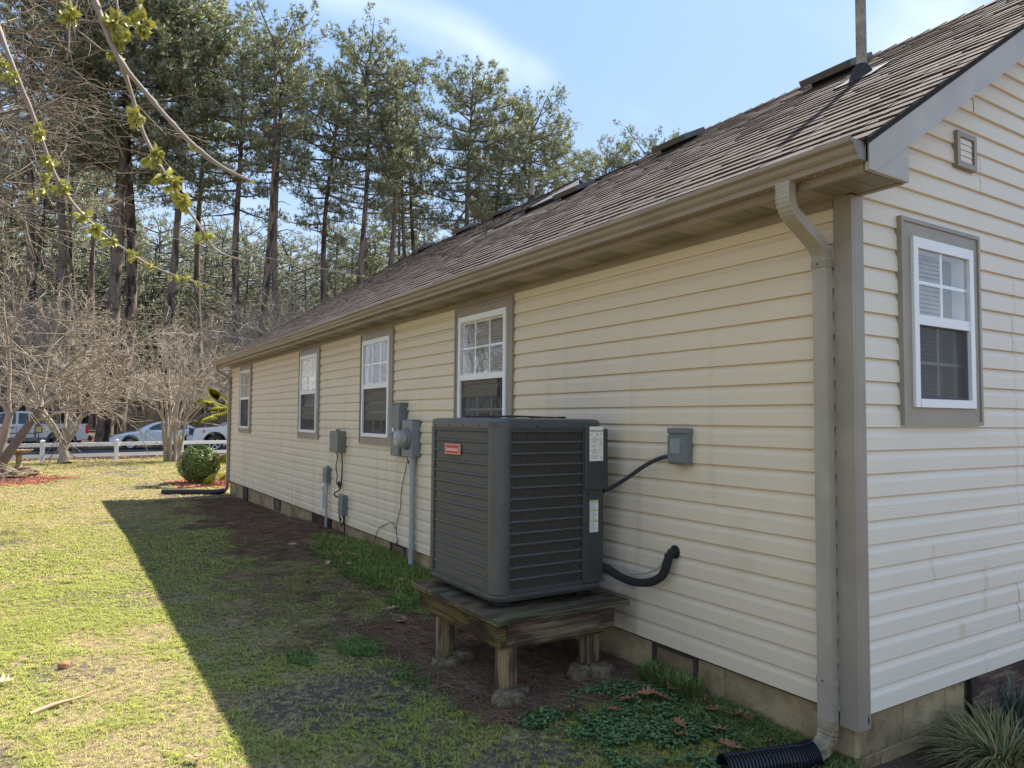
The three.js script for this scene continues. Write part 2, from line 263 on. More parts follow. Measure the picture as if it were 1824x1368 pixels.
function groundColor(x, z) {
  const c = cover(x, z); let k = mix3(C_STRAW, C_GREEN, c.green * 0.8); k = mix3(k, [0.22, 0.17, 0.095], 0.35);
  k = mix3(k, C_SOIL, Math.max(c.soil, 0.0)); k = mix3(k, C_MULCH, c.mulch * 0.9); k = mix3(k, C_RED, c.redBed); k = mix3(k, C_MOSS, c.moss * 0.85); k = mix3(k, [0.05, 0.08, 0.02], c.bright * 0.6);
  if (z < -31) k = mix3(k, [0.17, 0.11, 0.075], sstep(-31, -32.2, z));           // leaf litter beyond the fence
  if (x > 0.05 && z > -7) k = mix3(k, C_MULCH, sstep(0.05, 0.25, x) * 0.8);
  return k;
}
{
  const axis = (pts) => { const r = []; for (let i = 0; i + 1 < pts.length; i++) { const [a, s] = pts[i], b = pts[i + 1][0], n = Math.max(1, Math.round(Math.abs(b - a) / s)); for (let k = 0; k < n; k++) r.push(a + ((b - a) * k) / n); } r.push(pts[pts.length - 1][0]); return r; };
  const xs = axis([[-400, 60], [-60, 8], [-14, 0.5], [-6, 0.07], [2.2, 0.5], [14, 8], [60, 60], [400]]);
  const zs = axis([[-500, 60], [-120, 8], [-50, 1.0], [-32, 0.2], [-14, 0.09], [2.2, 0.5], [12, 8], [60, 60], [400]]);
  const nx = xs.length, nz = zs.length, P = new Float32Array(nx * nz * 3), U = new Float32Array(nx * nz * 2), C = new Float32Array(nx * nz * 3), I = [];
  for (let j = 0; j < nz; j++) for (let i = 0; i < nx; i++) {
    const o = j * nx + i, x = xs[i], z = zs[j], inside = x > 0.3 && x < 7 && z < -0.3 && z > -14.5; P[o * 3] = x; P[o * 3 + 1] = inside ? -0.45 : groundY(x, z); P[o * 3 + 2] = z; U[o * 2] = x; U[o * 2 + 1] = z;
    const c = groundColor(x, z); C[o * 3] = c[0]; C[o * 3 + 1] = c[1]; C[o * 3 + 2] = c[2];
    if (i && j) { const a = o - nx - 1, b = o - nx, e = o - 1; I.push(a, e, b, b, e, o); }
  }
  const g = new THREE.BufferGeometry(); g.setAttribute('position', new THREE.BufferAttribute(P, 3)); g.setAttribute('uv', new THREE.BufferAttribute(U, 2)); g.setAttribute('color', new THREE.BufferAttribute(C, 3)); g.setIndex(I); g.computeVertexNormals();
  structure('ground', g, std([1, 1, 1], 0.97, { vertexColors: true, map: rep(T.turf, 1.7, 1.7), bumpMap: rep(T.turfH, 1.7, 1.7), bumpScale: 0.012 }));
}
// the street beyond the fence: asphalt with a crumbling edge, two sheets above the ground
{
  const strip = (z0, z1, y, amp, seed) => { const m = new MB(); for (let x = -60; x < 60; x += 0.5) { const e = (q, s) => amp * (fbm(q * 0.8, 3, 3, seed + s) - 0.5); m.quad([x, y, z0 + e(x, 0)], [x + 0.5, y, z0 + e(x + 0.5, 0)], [x + 0.5, y, z1 + e(x + 0.5, 9)], [x, y, z1 + e(x, 9)]); } return m.geo(); };
  structure('road', strip(-36.4, -43.8, -0.30, 0.35, 301), std([0.075, 0.072, 0.07], 0.9, { map: rep(T.mottle, 0.5, 0.5), bumpMap: rep(T.fine, 4, 4), bumpScale: 0.004 }));
  structure('gravel_shoulder', strip(-34.9, -36.5, -0.306, 0.6, 311), std([0.20, 0.155, 0.115], 0.95, { map: rep(T.concrete, 0.8, 0.8), bumpMap: rep(T.concH, 1.5, 1.5), bumpScale: 0.02 }));
}

// ---------------------------------------------------------------- the house
// wall A is the plane x = 0 running away along -z, the gable wall is the plane z = 0 running along +x; y = 0 is the lower edge of the siding
const LAP = 0.1143, ZEND = -14.95, ROOF0 = 2.835, SL = 0.645, XR1 = 3.0, XR2 = 4.1, ZSTEP = -7.6, SOFFIT = 2.51;
const house = thing('house', 'cream lap-sided house with taupe trim, long gutter and brown shingle roof', 'house');
const grp = (name, parent) => { const g = new THREE.Group(); g.name = name; parent.add(g); return g; };
const wallA = grp('side_wall', house), wallB = grp('gable_wall', house), found = grp('foundation', house), roof = grp('roof', house);

const WIN_A = [-3.578, -6.16, -8.925, -13.35].map((z) => ({ c: z, w: 1.04, y0: 1.084, y1: 2.447 }));
const WIN_B = [{ c: 0.780, w: 0.79, y0: 1.388, y1: 2.458 }];
const PROFILE = [[0, 0.003], [0.0004, 0.0175], [0.003, 0.0195], [0.069, 0.0172], [0.0745, 0.0165], [0.080, 0.0146], [0.092, 0.0092], [0.103, 0.0055], [LAP, 0.0035]];
const profD = (t) => { for (let i = 1; i < PROFILE.length; i++) if (t <= PROFILE[i][0]) { const [a, p] = PROFILE[i - 1], [b, q] = PROFILE[i]; return p + (q - p) * (b > a ? (t - a) / (b - a) : 0); } return 0.0035; };
function lapPiece(m, map, k, s0, s1, ya, yb, warp) {            // one lap between s0 and s1 (numbers or functions of y), clipped to ya..yb
  const y0 = k * LAP, t0 = Math.max(0, ya - y0), t1 = Math.min(LAP, yb - y0); if (t1 - t0 < 1e-4) return;
  const ts = [t0, ...PROFILE.map((p) => p[0]).filter((t) => t > t0 + 1e-5 && t < t1 - 1e-5), t1];
  const S0 = typeof s0 === 'function' ? s0 : () => s0, S1 = typeof s1 === 'function' ? s1 : () => s1;
  const q = (t, s) => map(s, y0 + t, (t === 0 ? 0.0175 : profD(t)) + warp(s));
  if (t0 === 0) { m.quad(map(S0(y0), y0 + 0.0004, 0.002), map(S1(y0), y0 + 0.0004, 0.002), map(S1(y0), y0, 0.0175 + warp(S1(y0))), map(S0(y0), y0, 0.0175 + warp(S0(y0)))); ts[0] = 0.0003; }
  for (let i = 1; i < ts.length; i++) { const A = S0(y0 + ts[i - 1]), B = S1(y0 + ts[i - 1]), Cc = S1(y0 + ts[i]), D = S0(y0 + ts[i]); if (B - A < 0.002 && Cc - D < 0.002) continue; m.quad(q(ts[i - 1], A), q(ts[i - 1], B), q(ts[i], Cc), q(ts[i], D)); }
}
function panelRow(parent, mat, map, j, s0, s1, wins, yTop, joints, left, right) {  // a double-lap panel row, split at its joints, cut round the windows
  const cuts = [s0, ...joints.filter((q) => q > s0 + 0.3 && q < s1 - 0.3), s1];
  for (let i = 0; i + 1 < cuts.length; i++) {
    const a = cuts[i] + (i ? -0.025 : 0), b = cuts[i + 1], up = i % 2 ? 0.0016 : 0, ph = hash(j, i, 3) * 6;
    const warp = (s) => up + 0.0009 * Math.sin(s * 2.1 + ph) + 0.0006 * Math.sin(s * 5.3 + ph * 2);
    const edges = [a, b]; for (const w of wins) { if (w.y1 < 2 * j * LAP || w.y0 > (2 * j + 2) * LAP) continue; const l = w.c - w.w / 2 + 0.02, r = w.c + w.w / 2 - 0.02; for (const e of [l, r]) if (e > a && e < b) edges.push(e); }
    edges.sort((p, q) => p - q);
    for (let e = 0; e + 1 < edges.length; e++) {
      const mid = (edges[e] + edges[e + 1]) / 2, w = wins.find((W) => Math.abs(mid - W.c) < W.w / 2 - 0.02 && W.y1 >= 2 * j * LAP && W.y0 <= (2 * j + 2) * LAP);
      for (const [lo, hi] of w ? [[-1, w.y0 + 0.02], [w.y1 - 0.02, 99]] : [[-1, 99]]) {
        const m = new MB();
        for (const k of [2 * j, 2 * j + 1]) {
          const ya = Math.max(k * LAP, lo), yb = Math.min((k + 1) * LAP, yTop, hi); if (yb <= ya) continue;
          const n = Math.max(1, Math.ceil((edges[e + 1] - edges[e]) / 0.9));
          for (let h = 0; h < n; h++) { const p = lerp(edges[e], edges[e + 1], h / n), q = lerp(edges[e], edges[e + 1], (h + 1) / n); lapPiece(m, map, k, p === s0 && left ? left : p, q === s1 && right ? right : q, ya, yb, warp); }
        }
        if (m.p.length) m.build('siding_panel', mat, parent);
      }
    }
  }
}
const mapA = (s, y, d) => [-d, y, s], mapB = (s, y, d) => [s, y, d];
const JOINTS_A = [[-2.3, -5.9, -9.6, -12.2], [-4.4, -7.9, -11.4], [-1.85, -5.05, -8.2, -11.9], [-3.9, -6.9, -10.5], [-2.8, -6.4, -9.3, -12.9], [-4.75, -7.5, -11.0], [-2.0, -5.3, -9.8], [-3.3, -7.0, -10.6], [-2.5, -5.0, -8.05, -11.7], [-4.5, -7.7, -11.2], [-1.9, -4.05, -7.55, -12.4]];
for (let j = 0; j < 11; j++) panelRow(wallA, M.siding, mapA, j, ZEND + 0.06, -0.060, WIN_A, 2.47, JOINTS_A[j]);
const underRake = (y) => Math.max(0.075, (y - 2.675) / 0.633 + 0.04);
for (let j = 0; j < 21; j++) {
  const y0 = j * 2 * LAP, top = Math.min(y0 + 2 * LAP, 4.7), s0 = underRake(y0), right = 2 * XR1 - s0;
  panelRow(wallB, M.gable, mapB, j, s0, right, j < 11 ? WIN_B : [], top, [[1.22, 3.6], [1.62, 4.2], [1.19, 3.9], [2.3, 5], [1.75, 4.1], [1.28, 3.7], [2.0, 4.4]][j % 7], y0 > 2.4 ? underRake : null, y0 > 2.4 ? (y) => 2 * XR1 - underRake(y) : null);
}
// structural walls behind the siding, and the two sides the camera does not see
{
  const m = new MB(), wallRow = (map, s0, s1, wins, y0, y1, t) => {
    const ed = [s0, s1]; for (const w of wins) ed.push(w.c - w.w / 2 + 0.085, w.c + w.w / 2 - 0.085); ed.sort((a, b) => a - b);
    for (let i = 0; i + 1 < ed.length; i++) { const mid = (ed[i] + ed[i + 1]) / 2, w = wins.find((W) => Math.abs(mid - W.c) < W.w / 2 - 0.08); const bx = (a, b) => { const p = map(ed[i], a, -0.001), q = map(ed[i + 1], b, -t); m.box(Math.min(p[0], q[0]), Math.max(p[0], q[0]), a, b, Math.min(p[2], q[2]), Math.max(p[2], q[2])); }; if (!w) bx(y0, y1); else { bx(y0, w.y0 + 0.085); bx(w.y1 - 0.085, y1); } }
  };
  wallRow(mapA, ZEND + 0.14, -0.141, WIN_A, 0.002, 2.50, 0.14); wallRow(mapB, 0.0, 2 * XR1, WIN_B, 0.002, 2.50, 0.14);
  m.box(2 * XR1 - 0.14, 2 * XR1 - 0.001, 0.002, 2.5, ZSTEP, -0.142); m.box(2 * XR2 - 0.14, 2 * XR2, 0.002, 2.5, ZEND + 0.14, ZSTEP); m.box(0.0, 2 * XR2 - 0.001, 0.002, 2.5, ZEND, ZEND + 0.138); m.box(2 * XR1 + 0.001, 2 * XR2 - 0.141, 0.002, 2.5, ZSTEP - 0.14, ZSTEP);
  for (const [xr, z0, z1] of [[XR1, -0.14, -0.002], [XR2, ZSTEP - 0.44, ZSTEP - 0.3], [XR2, ZEND, ZEND + 0.138]]) { const yt = ROOF0 + SL * xr - 0.12, e = 0.2; m.quad([e, 2.502, z1], [2 * xr - e, 2.502, z1], [xr + 0.05, yt, z1], [xr - 0.05, yt, z1]); m.quad([e, 2.502, z0], [2 * xr - e, 2.502, z0], [xr + 0.05, yt, z0], [xr - 0.05, yt, z0]); }
  m.build('wall_framing', M.siding, house);
}
// corner posts and trim strips
{
  const m = new MB(); m.box(-0.024, -0.004, -0.062, 2.508, -0.074, 0.024); m.box(-0.003, 0.072, -0.062, 2.508, 0.004, 0.0242); m.box(-0.003, 0.03, -0.06, 2.5, -0.07, 0.003);
  const post = m.build('corner_post', M.taupe, house);
  boxPart('torn_notch', M.black, post, 0.052, 0.010, 0.022, -0.04, 0.022, 0.0246, 0.004);
  const f = new MB(); f.box(-0.024, -0.004, -0.03, 2.508, ZEND - 0.02, ZEND + 0.06); f.box(-0.003, 0.07, -0.03, 2.508, ZEND - 0.0205, ZEND - 0.003); f.build('corner_post', M.taupe, house);
  const s = new MB(); s.box(-0.032, -0.001, 2.462, 2.507, ZEND + 0.062, -0.0755); s.build('top_trim', M.gutter, house);
  const b = new MB(); b.box(0.002, 2 * XR1, -0.012, -0.001, -0.12, 0.004); b.box(-0.004, 0.12, -0.012, -0.001, ZEND + 0.07, -0.125); b.build('sill_plate', M.dark, house);
}
function boxPart(name, mat, parent, cx, hw, y, y0h, hh, zz, t) { const m = new MB(); m.tri([cx - hw * 0.6, y + y0h - hh, zz], [cx + hw, y + y0h - hh * 0.5, zz], [cx - hw * 0.2, y + y0h + hh, zz]); m.tri([cx - hw * 0.2, y + y0h - hh * 0.3, zz + 0.0003], [cx + hw, y + y0h - hh * 0.5, zz + 0.0003], [cx + hw * 0.7, y + y0h + hh * 0.25, zz + 0.0003]); return m.build(name, mat, parent); }

// windows: mitred taupe trim, white vinyl frame, two sashes with grilles between the panes, screen below, blinds behind
function window_(map, W, o) {
  const g = grp('window', house), c = W.c, y0 = W.y0, y1 = W.y1, hw = W.w / 2, tw = 0.088, d1 = 0.034;
  const B = (m, s0, s1, a, b, d0, dd) => { const p = map(s0, a, d0), q = map(s1, b, dd); m.box(Math.min(p[0], q[0]), Math.max(p[0], q[0]), a, b, Math.min(p[2], q[2]), Math.max(p[2], q[2])); };
  const trap = (m, pts, d) => { const f = pts.map(([s, y]) => map(c + s, y, d)), k = pts.map(([s, y]) => map(c + s, y, 0.002)); m.quad(f[0], f[1], f[2], f[3]); for (let i = 0; i < 4; i++) m.quad(k[i], k[(i + 1) % 4], f[(i + 1) % 4], f[i]); };
  const G = 0.0012, iw = hw - tw;
  for (const pts of [[[-hw, y0], [-iw - 0, y0 + tw + G], [-iw, y1 - tw - G], [-hw, y1]], [[hw, y0], [hw, y1], [iw, y1 - tw - G], [iw, y0 + tw + G]], [[-hw + G, y1], [-iw + G, y1 - tw], [iw - G, y1 - tw], [hw - G, y1]], [[-hw + G, y0], [hw - G, y0], [iw - G, y0 + tw], [-iw + G, y0 + tw]]]) { const m = new MB(); trap(m, pts, d1); m.build('trim', M.taupe, g); }
  const lip = new MB(), l = 0.016; B(lip, c - hw - 0.006, c - hw + l, y0 - 0.006, y1 + 0.006, 0.006, d1 + 0.008); B(lip, c + hw - l, c + hw + 0.006, y0 - 0.006, y1 + 0.006, 0.006, d1 + 0.008); B(lip, c - hw + l + 0.0005, c + hw - l - 0.0005, y1 - l, y1 + 0.0055, 0.006, d1 + 0.0075); B(lip, c - hw + l + 0.0005, c + hw - l - 0.0005, y0 - 0.0055, y0 + l, 0.006, d1 + 0.0075); lip.build('trim_lip', M.taupe, g);
  const F = new MB(), fw = o.fw ?? 0.042, sw = iw, ya = y0 + tw, yb = y1 - tw, fd = d1 + 0.016, mid = ya + (yb - ya) * 0.515;
  B(F, c - sw + 0.001, c - sw + fw, ya + 0.001, yb - 0.001, -0.05, fd); B(F, c + sw - fw, c + sw - 0.001, ya + 0.001, yb - 0.001, -0.05, fd); B(F, c - sw + fw + 0.0003, c + sw - fw - 0.0003, yb - fw - 0.012, yb - 0.001, -0.05, fd - 0.001); B(F, c - sw + fw + 0.0003, c + sw - fw - 0.0003, ya + 0.001, ya + fw, -0.05, fd + 0.004); B(F, c - sw + fw + 0.0003, c + sw - fw - 0.0003, mid - 0.026, mid + 0.026, -0.045, fd - 0.006);
  F.build('frame', M.vinyl, g);
  const L = c - sw + fw, R = c + sw - fw, yt = yb - fw - 0.012, ym0 = mid - 0.026, ym1 = mid + 0.026, yl = ya + fw;
  const pane = (a, b, d) => { const m = new MB(); m.quad(map(L, a, d), map(R, a, d), map(R, b, d), map(L, b, d)); return m.build('pane', M.glass, g); };
  pane(ym1, yt, 0.034); pane(yl, ym0, 0.010);
  const gm = (a, b, d, nc, rows) => { const m = new MB(), t = 0.0085; for (let i = 1; i < nc; i++) { const s = lerp(L, R, i / nc); B(m, s - t, s + t, a, b, d - 0.005, d); } for (let i = 1; i < rows; i++) { const y = lerp(a, b, i / rows); for (let k = 0; k < nc; k++) B(m, lerp(L, R, k / nc) + (k ? t + 0.0002 : 0), lerp(L, R, (k + 1) / nc) - (k < nc - 1 ? t + 0.0002 : 0), y - t, y + t, d - 0.0048, d - 0.0002); } m.build('grille', M.vinyl, g); };
  gm(ym1, yt, 0.029, o.cols, 2); gm(yl, ym0, 0.005, o.cols, 2);
  const sc = new MB(); sc.quad(map(L, yl, 0.030), map(R, yl, 0.030), map(R, ym0, 0.030), map(L, ym0, 0.030)); sc.build('insect_screen', M.screen, g);
  const st = new MB(); B(st, L + 0.001, R - 0.001, yl + 0.0005, yl + 0.016, 0.02, 0.029); B(st, R - 0.016, R - 0.001, yl + 0.017, ym0 - 0.001, 0.02, 0.029); B(st, L + 0.001, L + 0.014, yl + 0.017, ym0 - 0.001, 0.02, 0.029); st.build('screen_frame', M.pvc, g);
  if (o.blind !== false) { const b = new MB(), n = Math.floor((yt - (o.blindTo ?? yl)) / 0.024); for (let i = 0; i < n; i++) { const y = yt - 0.012 - i * 0.024; b.quad(map(L + (o.bl ?? 0.004), y - 0.0118, -0.030), map(R - (o.br ?? 0.004), y - 0.0118, -0.030), map(R - (o.br ?? 0.004), y + 0.0118, -0.040), map(L + (o.bl ?? 0.004), y + 0.0118, -0.040)); } b.build('blind', M.blind, g); }
  if (o.curtain) { const b = new MB(), n = 40; for (let i = 0; i < n; i++) { const s = lerp(L, R, i / n), s1 = lerp(L, R, (i + 1) / n), w = (q) => -0.11 + 0.02 * Math.sin((q - c) * 60); const top = (q) => lerp(yl, ym0, 0.58) + 0.03 * Math.sin((q - c) * 30); b.quad(map(s, yl, w(s)), map(s1, yl, w(s1)), map(s1, top(s1), w(s1)), map(s, top(s), w(s))); } b.build('curtain', M.curtain, g); }
  const room = new MB(), P = (s, y, d) => map(s, y, d), a0 = L - 0.35, a1 = R + 0.35, D0 = -0.145, D1 = -0.9; room.quad(P(a0, y0 - 0.4, D1), P(a1, y0 - 0.4, D1), P(a1, y1 + 0.04, D1), P(a0, y1 + 0.04, D1)); room.quad(P(a0, y0 - 0.4, D0), P(a1, y0 - 0.4, D0), P(a1, y0 - 0.4, D1), P(a0, y0 - 0.4, D1)); room.quad(P(a0, y1 + 0.04, D0), P(a1, y1 + 0.04, D0), P(a1, y1 + 0.04, D1), P(a0, y1 + 0.04, D1)); room.quad(P(a0, y0 - 0.4, D0), P(a0, y0 - 0.4, D1), P(a0, y1 + 0.04, D1), P(a0, y1 + 0.04, D0)); room.quad(P(a1, y0 - 0.4, D0), P(a1, y0 - 0.4, D1), P(a1, y1 + 0.04, D1), P(a1, y1 + 0.04, D0)); room.build('room_lining', std([0.12, 0.11, 0.10], 0.9), g);
  return g;
}
WIN_A.forEach((w, i) => window_(mapA, w, { cols: 3, curtain: i === 0, blindTo: i === 0 ? w.y0 + 0.7 : undefined }));
window_(mapB, WIN_B[0], { cols: 2, fw: 0.045, br: 0.14 });
// small louvred vent in the gable
{
  const g = grp('gable_vent', house), x0 = 0.965, x1 = 1.178, y0 = 2.842, y1 = 3.045, m = new MB(), t = 0.030;
  m.box(x0, x0 + t, y0, y1, 0.006, 0.040); m.box(x1 - t, x1, y0, y1, 0.006, 0.040); m.box(x0 + t + 0.0005, x1 - t - 0.0005, y1 - t, y1, 0.006, 0.0395); m.box(x0 + t + 0.0005, x1 - t - 0.0005, y0, y0 + t, 0.006, 0.0395); m.build('vent_frame', M.taupe, g);
  const q = new MB(); q.box(x0 + t + 0.001, x1 - t - 0.001, y0 + t + 0.001, y1 - t - 0.001, 0.004, 0.02); q.build('vent_back', M.gable, g);
  for (let i = 0; i < 4; i++) { const s = new MB(), yy = y0 + t + 0.006 + i * 0.034; s.quad([x0 + t + 0.012, yy, 0.034], [x1 - t - 0.012, yy, 0.034], [x1 - t - 0.012, yy + 0.0325, 0.029], [x0 + t + 0.012, yy + 0.0325, 0.029]); s.quad([x0 + t + 0.012, yy, 0.034], [x1 - t - 0.012, yy, 0.034], [x1 - t - 0.012, yy, 0.027], [x0 + t + 0.012, yy, 0.027]); s.build('slat', M.gable, g); }
}
// foundation: concrete blocks in two courses, mortar recessed behind; crawl-space vents and an access panel
{
  const m = new MB(); m.box(0.0265, 0.2, -0.62, -0.013, ZEND + 0.05, -0.03); m.box(0.034, 2 * XR1, -0.62, -0.0131, -0.2, -0.0275); m.build('mortar', M.mortar, found);
  const ventsA = [[-1.415, -1.03], [-5.75, -5.32], [-11.02, -10.60]], panelsA = [[-8.75, -7.86], [-13.55, -13.1]];
  const free = (s0, s1) => ![...ventsA, ...panelsA].some(([a, b]) => s1 > a && s0 < b);
  const r = rng(77);
  for (let row = 0; row < 3; row++) for (let i = 0; i < 19; i++) {
    const z1 = -0.024 - i * 0.812 - (row % 2) * 0.406, z0 = Math.max(z1 - 0.810, ZEND + 0.05); if (z0 > z1 - 0.05) continue; const y1 = -0.018 - row * 0.203, y0 = y1 - 0.199;
    let segs = [[z0, z1]]; if (row === 0) for (const [a, b] of [...ventsA, ...panelsA]) segs = segs.flatMap(([p, q]) => (q <= a || p >= b ? [[p, q]] : [[p, Math.min(q, a)], [Math.max(p, b), q]].filter(([c, d]) => d - c > 0.02)));
    for (const [p, q] of segs) { const x = 0.022 + 0.003 * (r() - 0.5); part('block', rbox(0.06, y1 - y0, q - p, x + 0.03, (y0 + y1) / 2, (p + q) / 2, 0.006, 1), M.block[Math.floor(r() * 3)], found); }
  }
  for (let row = 0; row < 3; row++) for (let i = 0; i < 3; i++) { const x0 = 0.024 + i * 0.406 - (row % 2) * 0.203, x1 = Math.min(x0 + 0.400, 1.03), a = Math.max(x0, 0.0835); if (a > x1 - 0.05) continue; const y1 = -0.018 - row * 0.203; part('block', rbox(x1 - a, 0.197, 0.06, (a + x1) / 2, y1 - 0.0985, -0.022 - 0.03, 0.006, 1), M.block[(i + row) % 3], found); }
  for (const [a, b] of ventsA) { const g = grp('crawl_vent', house), y0 = -0.205, y1 = -0.018, f = new MB(); f.box(0.012, 0.032, y0, y1, a, a + 0.03); f.box(0.012, 0.032, y0, y1, b - 0.03, b); f.box(0.0125, 0.032, y1 - 0.02, y1, a + 0.0301, b - 0.0301); f.box(0.0125, 0.032, y0, y0 + 0.02, a + 0.0301, b - 0.0301); f.build('vent_frame', std([0.05, 0.035, 0.03], 0.8), g); const wire = new MB(); for (let k = 1; k < 16; k++) { const z = lerp(a + 0.03, b - 0.03, k / 16); wire.box(0.022, 0.0235, y0 + 0.02, y1 - 0.02, z - 0.001, z + 0.001); } for (let k = 1; k < 8; k++) { const y = lerp(y0 + 0.02, y1 - 0.02, k / 8); wire.box(0.0236, 0.025, y - 0.001, y + 0.001, a + 0.03, b - 0.03); } stuff(wire.build('wire_mesh', std([0.10, 0.075, 0.06], 0.7), g)); const bk = new MB(); bk.box(0.0325, 0.0329, y0, y1, a, b); bk.build('vent_back', M.black, g); }
  const redwood = std([0.17, 0.085, 0.06], 0.9, { map: rep(T.wood, 1.3, 1.3), bumpMap: rep(T.woodH, 1.3, 1.3), bumpScale: 0.008 });
  for (const [a, b] of panelsA) { part('access_panel', rbox(0.02, 0.30, b - a - 0.05, 0.018, -0.17, (a + b) / 2 - 0.02, 0.004, 1), b - a > 0.6 ? redwood : std([0.05, 0.03, 0.025], 0.9), house); part('panel_edge', boxG(0.024, 0.30, 0.02, 0.012, -0.17, b - 0.012), M.black, house); }
  // weathered carved board over the opening in the gable foundation
  const carved = std([0.36, 0.29, 0.27], 0.9, { map: rep(T.wood, 1.6, 2.2), bumpMap: rep(T.concrete, 1.1, 2.3), bumpScale: 0.03 });
  part('access_panel', rbox(1.1, 0.40, 0.02, 1.62, -0.215, -0.012, 0.005, 1), carved, house); part('panel_edge', boxG(0.018, 0.40, 0.026, 1.052, -0.215, -0.004), M.black, house);
}

// ---------------------------------------------------------------- roof: deck, shingles, ridge, eaves
const CA = 1 / Math.hypot(1, SL), SA = SL * CA, ZR = 0.27, ZF = ZEND - 0.25, EAVE = -0.273;
const ry_ = (x) => ROOF0 + SL * x, dip = (x, z) => (z < ZSTEP || x > XR1 + 0.06 ? 0 : -0.08 * sstep(-3.9, -6.3, z) * sstep(0.5, 1, x / XR1)),   // the old ridge sags before the raised section
  rakeBot = (x) => 2.655 + 0.633 * x, rakeTop = (x) => ry_(x) - 0.034;
{
  const deck = new MB(), slab = (x0, x1, z0, z1, mir) => { const Y = (x) => (mir ? ROOF0 + SL * (2 * mir - x) : ry_(x)); deck.quad([x0, Y(x0) - 0.004, z0], [x1, Y(x1) - 0.004, z0], [x1, Y(x1) - 0.004, z1], [x0, Y(x0) - 0.004, z1]); deck.quad([x0, Y(x0) - 0.032, z0], [x1, Y(x1) - 0.032, z0], [x1, Y(x1) - 0.032, z1], [x0, Y(x0) - 0.032, z1]); for (const z of [z0, z1]) deck.quad([x0, Y(x0) - 0.032, z], [x1, Y(x1) - 0.032, z], [x1, Y(x1) - 0.004, z], [x0, Y(x0) - 0.004, z]); deck.quad([x0, Y(x0) - 0.032, z0], [x0, Y(x0) - 0.032, z1], [x0, Y(x0) - 0.004, z1], [x0, Y(x0) - 0.004, z0]); };
  for (let i = 0; i < 17; i++) for (let j = 0; j < 6; j++) { const za = lerp(ZR + 0.003, ZSTEP + 0.001, i / 17), zb = lerp(ZR + 0.003, ZSTEP + 0.001, (i + 1) / 17), xa = lerp(-0.29, XR1, j / 6), xb = lerp(-0.29, XR1, (j + 1) / 6), q = (x, z, h) => [x, ry_(x) + dip(x, z) - h, z]; deck.quad(q(xa, za, 0.005), q(xb, za, 0.005), q(xb, zb, 0.005), q(xa, zb, 0.005)); deck.quad(q(xa, za, 0.032), q(xb, za, 0.032), q(xb, zb, 0.032), q(xa, zb, 0.032)); if (!i) deck.quad(q(xa, za, 0.032), q(xb, za, 0.032), q(xb, za, 0.005), q(xa, za, 0.005)); if (!j) deck.quad(q(xa, za, 0.032), q(xa, zb, 0.032), q(xa, zb, 0.005), q(xa, za, 0.005)); }
  slab(-0.29, XR1, ZSTEP, ZF); slab(XR1, XR2, ZSTEP + 0.012, ZF); slab(XR1, 2 * XR1 + 0.29, ZR + 0.012, ZSTEP - 0.3, XR1); slab(XR2, 2 * XR2 + 0.29, ZSTEP + 0.012, ZF, XR2);
  deck.build('roof_deck', M.felt, roof);
  // shingle variants: metre-long laminated strips with uneven tabs
  const r = rng(91), variants = [];
  for (let v = 0; v < 12; v++) {
    const m = new MB(); let u = 0, h0 = 0.014; const flat = v >= 10;
    while (u < 0.999) {
      let w = 0.10 + 0.22 * r(); if (1 - u - w < 0.1) w = 1 - u; const thick = r() < 0.6, u1 = Math.min(1, u + w), hb = thick ? 0.012 + 0.004 * r() : 0.008 + 0.003 * r(), hc = hb + 0.003 * (r() - 0.5), t0 = (thick ? 0 : 0.003) + 0.004 * (r() - 0.5), g = 0.0015;
      const a = [u + g, t0, hb], b = [u1 - g, t0 + 0.004 * (r() - 0.5), hc], c = [u1 - g, 0.165, 0.0015], d = [u + g, 0.165, 0.0015], e = 0.075;
      const uv = (p) => [p[0], p[1] + v * 0.3], ma = [u + g, e, hb * 0.62 + 0.001], mb = [u1 - g, e, hc * 0.62 + 0.001];
      m.quad(a, b, mb, ma, [uv(a), uv(b), uv(mb), uv(ma)]); m.quad(ma, mb, c, d, [uv(ma), uv(mb), uv(c), uv(d)]);
      m.quad([a[0], a[1] + 0.001, -0.002], [b[0], b[1] + 0.001, -0.002], b, a); m.tri([a[0], a[1], -0.002], a, d); m.tri([b[0], b[1], -0.002], b, c); u = u1; h0 = hb;
    }
    variants.push(m.geo());
  }
  const items = [], X = V(0, 0, 1), Y = V(CA, SA, 0), N = V(-SA, CA, 0);
  for (let c = 0; c < 38; c++) {
    const s = c * 0.14, x = -0.305 + s * CA; if (x > XR2 - 0.06) break; const zTop = x > XR1 - 0.05 ? ZSTEP + 0.02 : ZR + 0.022; let z = zTop, first = 0.25 + 0.75 * r();
    while (z > ZF) { const len = Math.min(first, z - ZF + 0.01); if (len < 0.08) break; items.push({ x, y: ry_(x) + dip(x, z - len / 2), z: z - len, len, v: Math.floor(r() * 12), m: Math.floor(clamp(4.6 * fbm(x * 0.9 + 5, z * 0.9, 3, 341) - 0.9 + 1.6 * (r() - 0.5), 0, 3.99)) * 1, d: Math.hypot(x + 3.26, ry_(x) - 1.4, z - len / 2 - 2.09) }); z -= len; first = 1; }
  }
  items.sort((a, b) => a.d - b.d);
  const mats = (it) => new THREE.Matrix4().makeBasis(X.clone().multiplyScalar(it.len), Y, N).setPosition(it.x, it.y, it.z);
  for (const it of items.slice(0, 300)) { const m = part('shingle', variants[it.v], M.shingle[it.m], roof); m.applyMatrix4(mats(it)); }
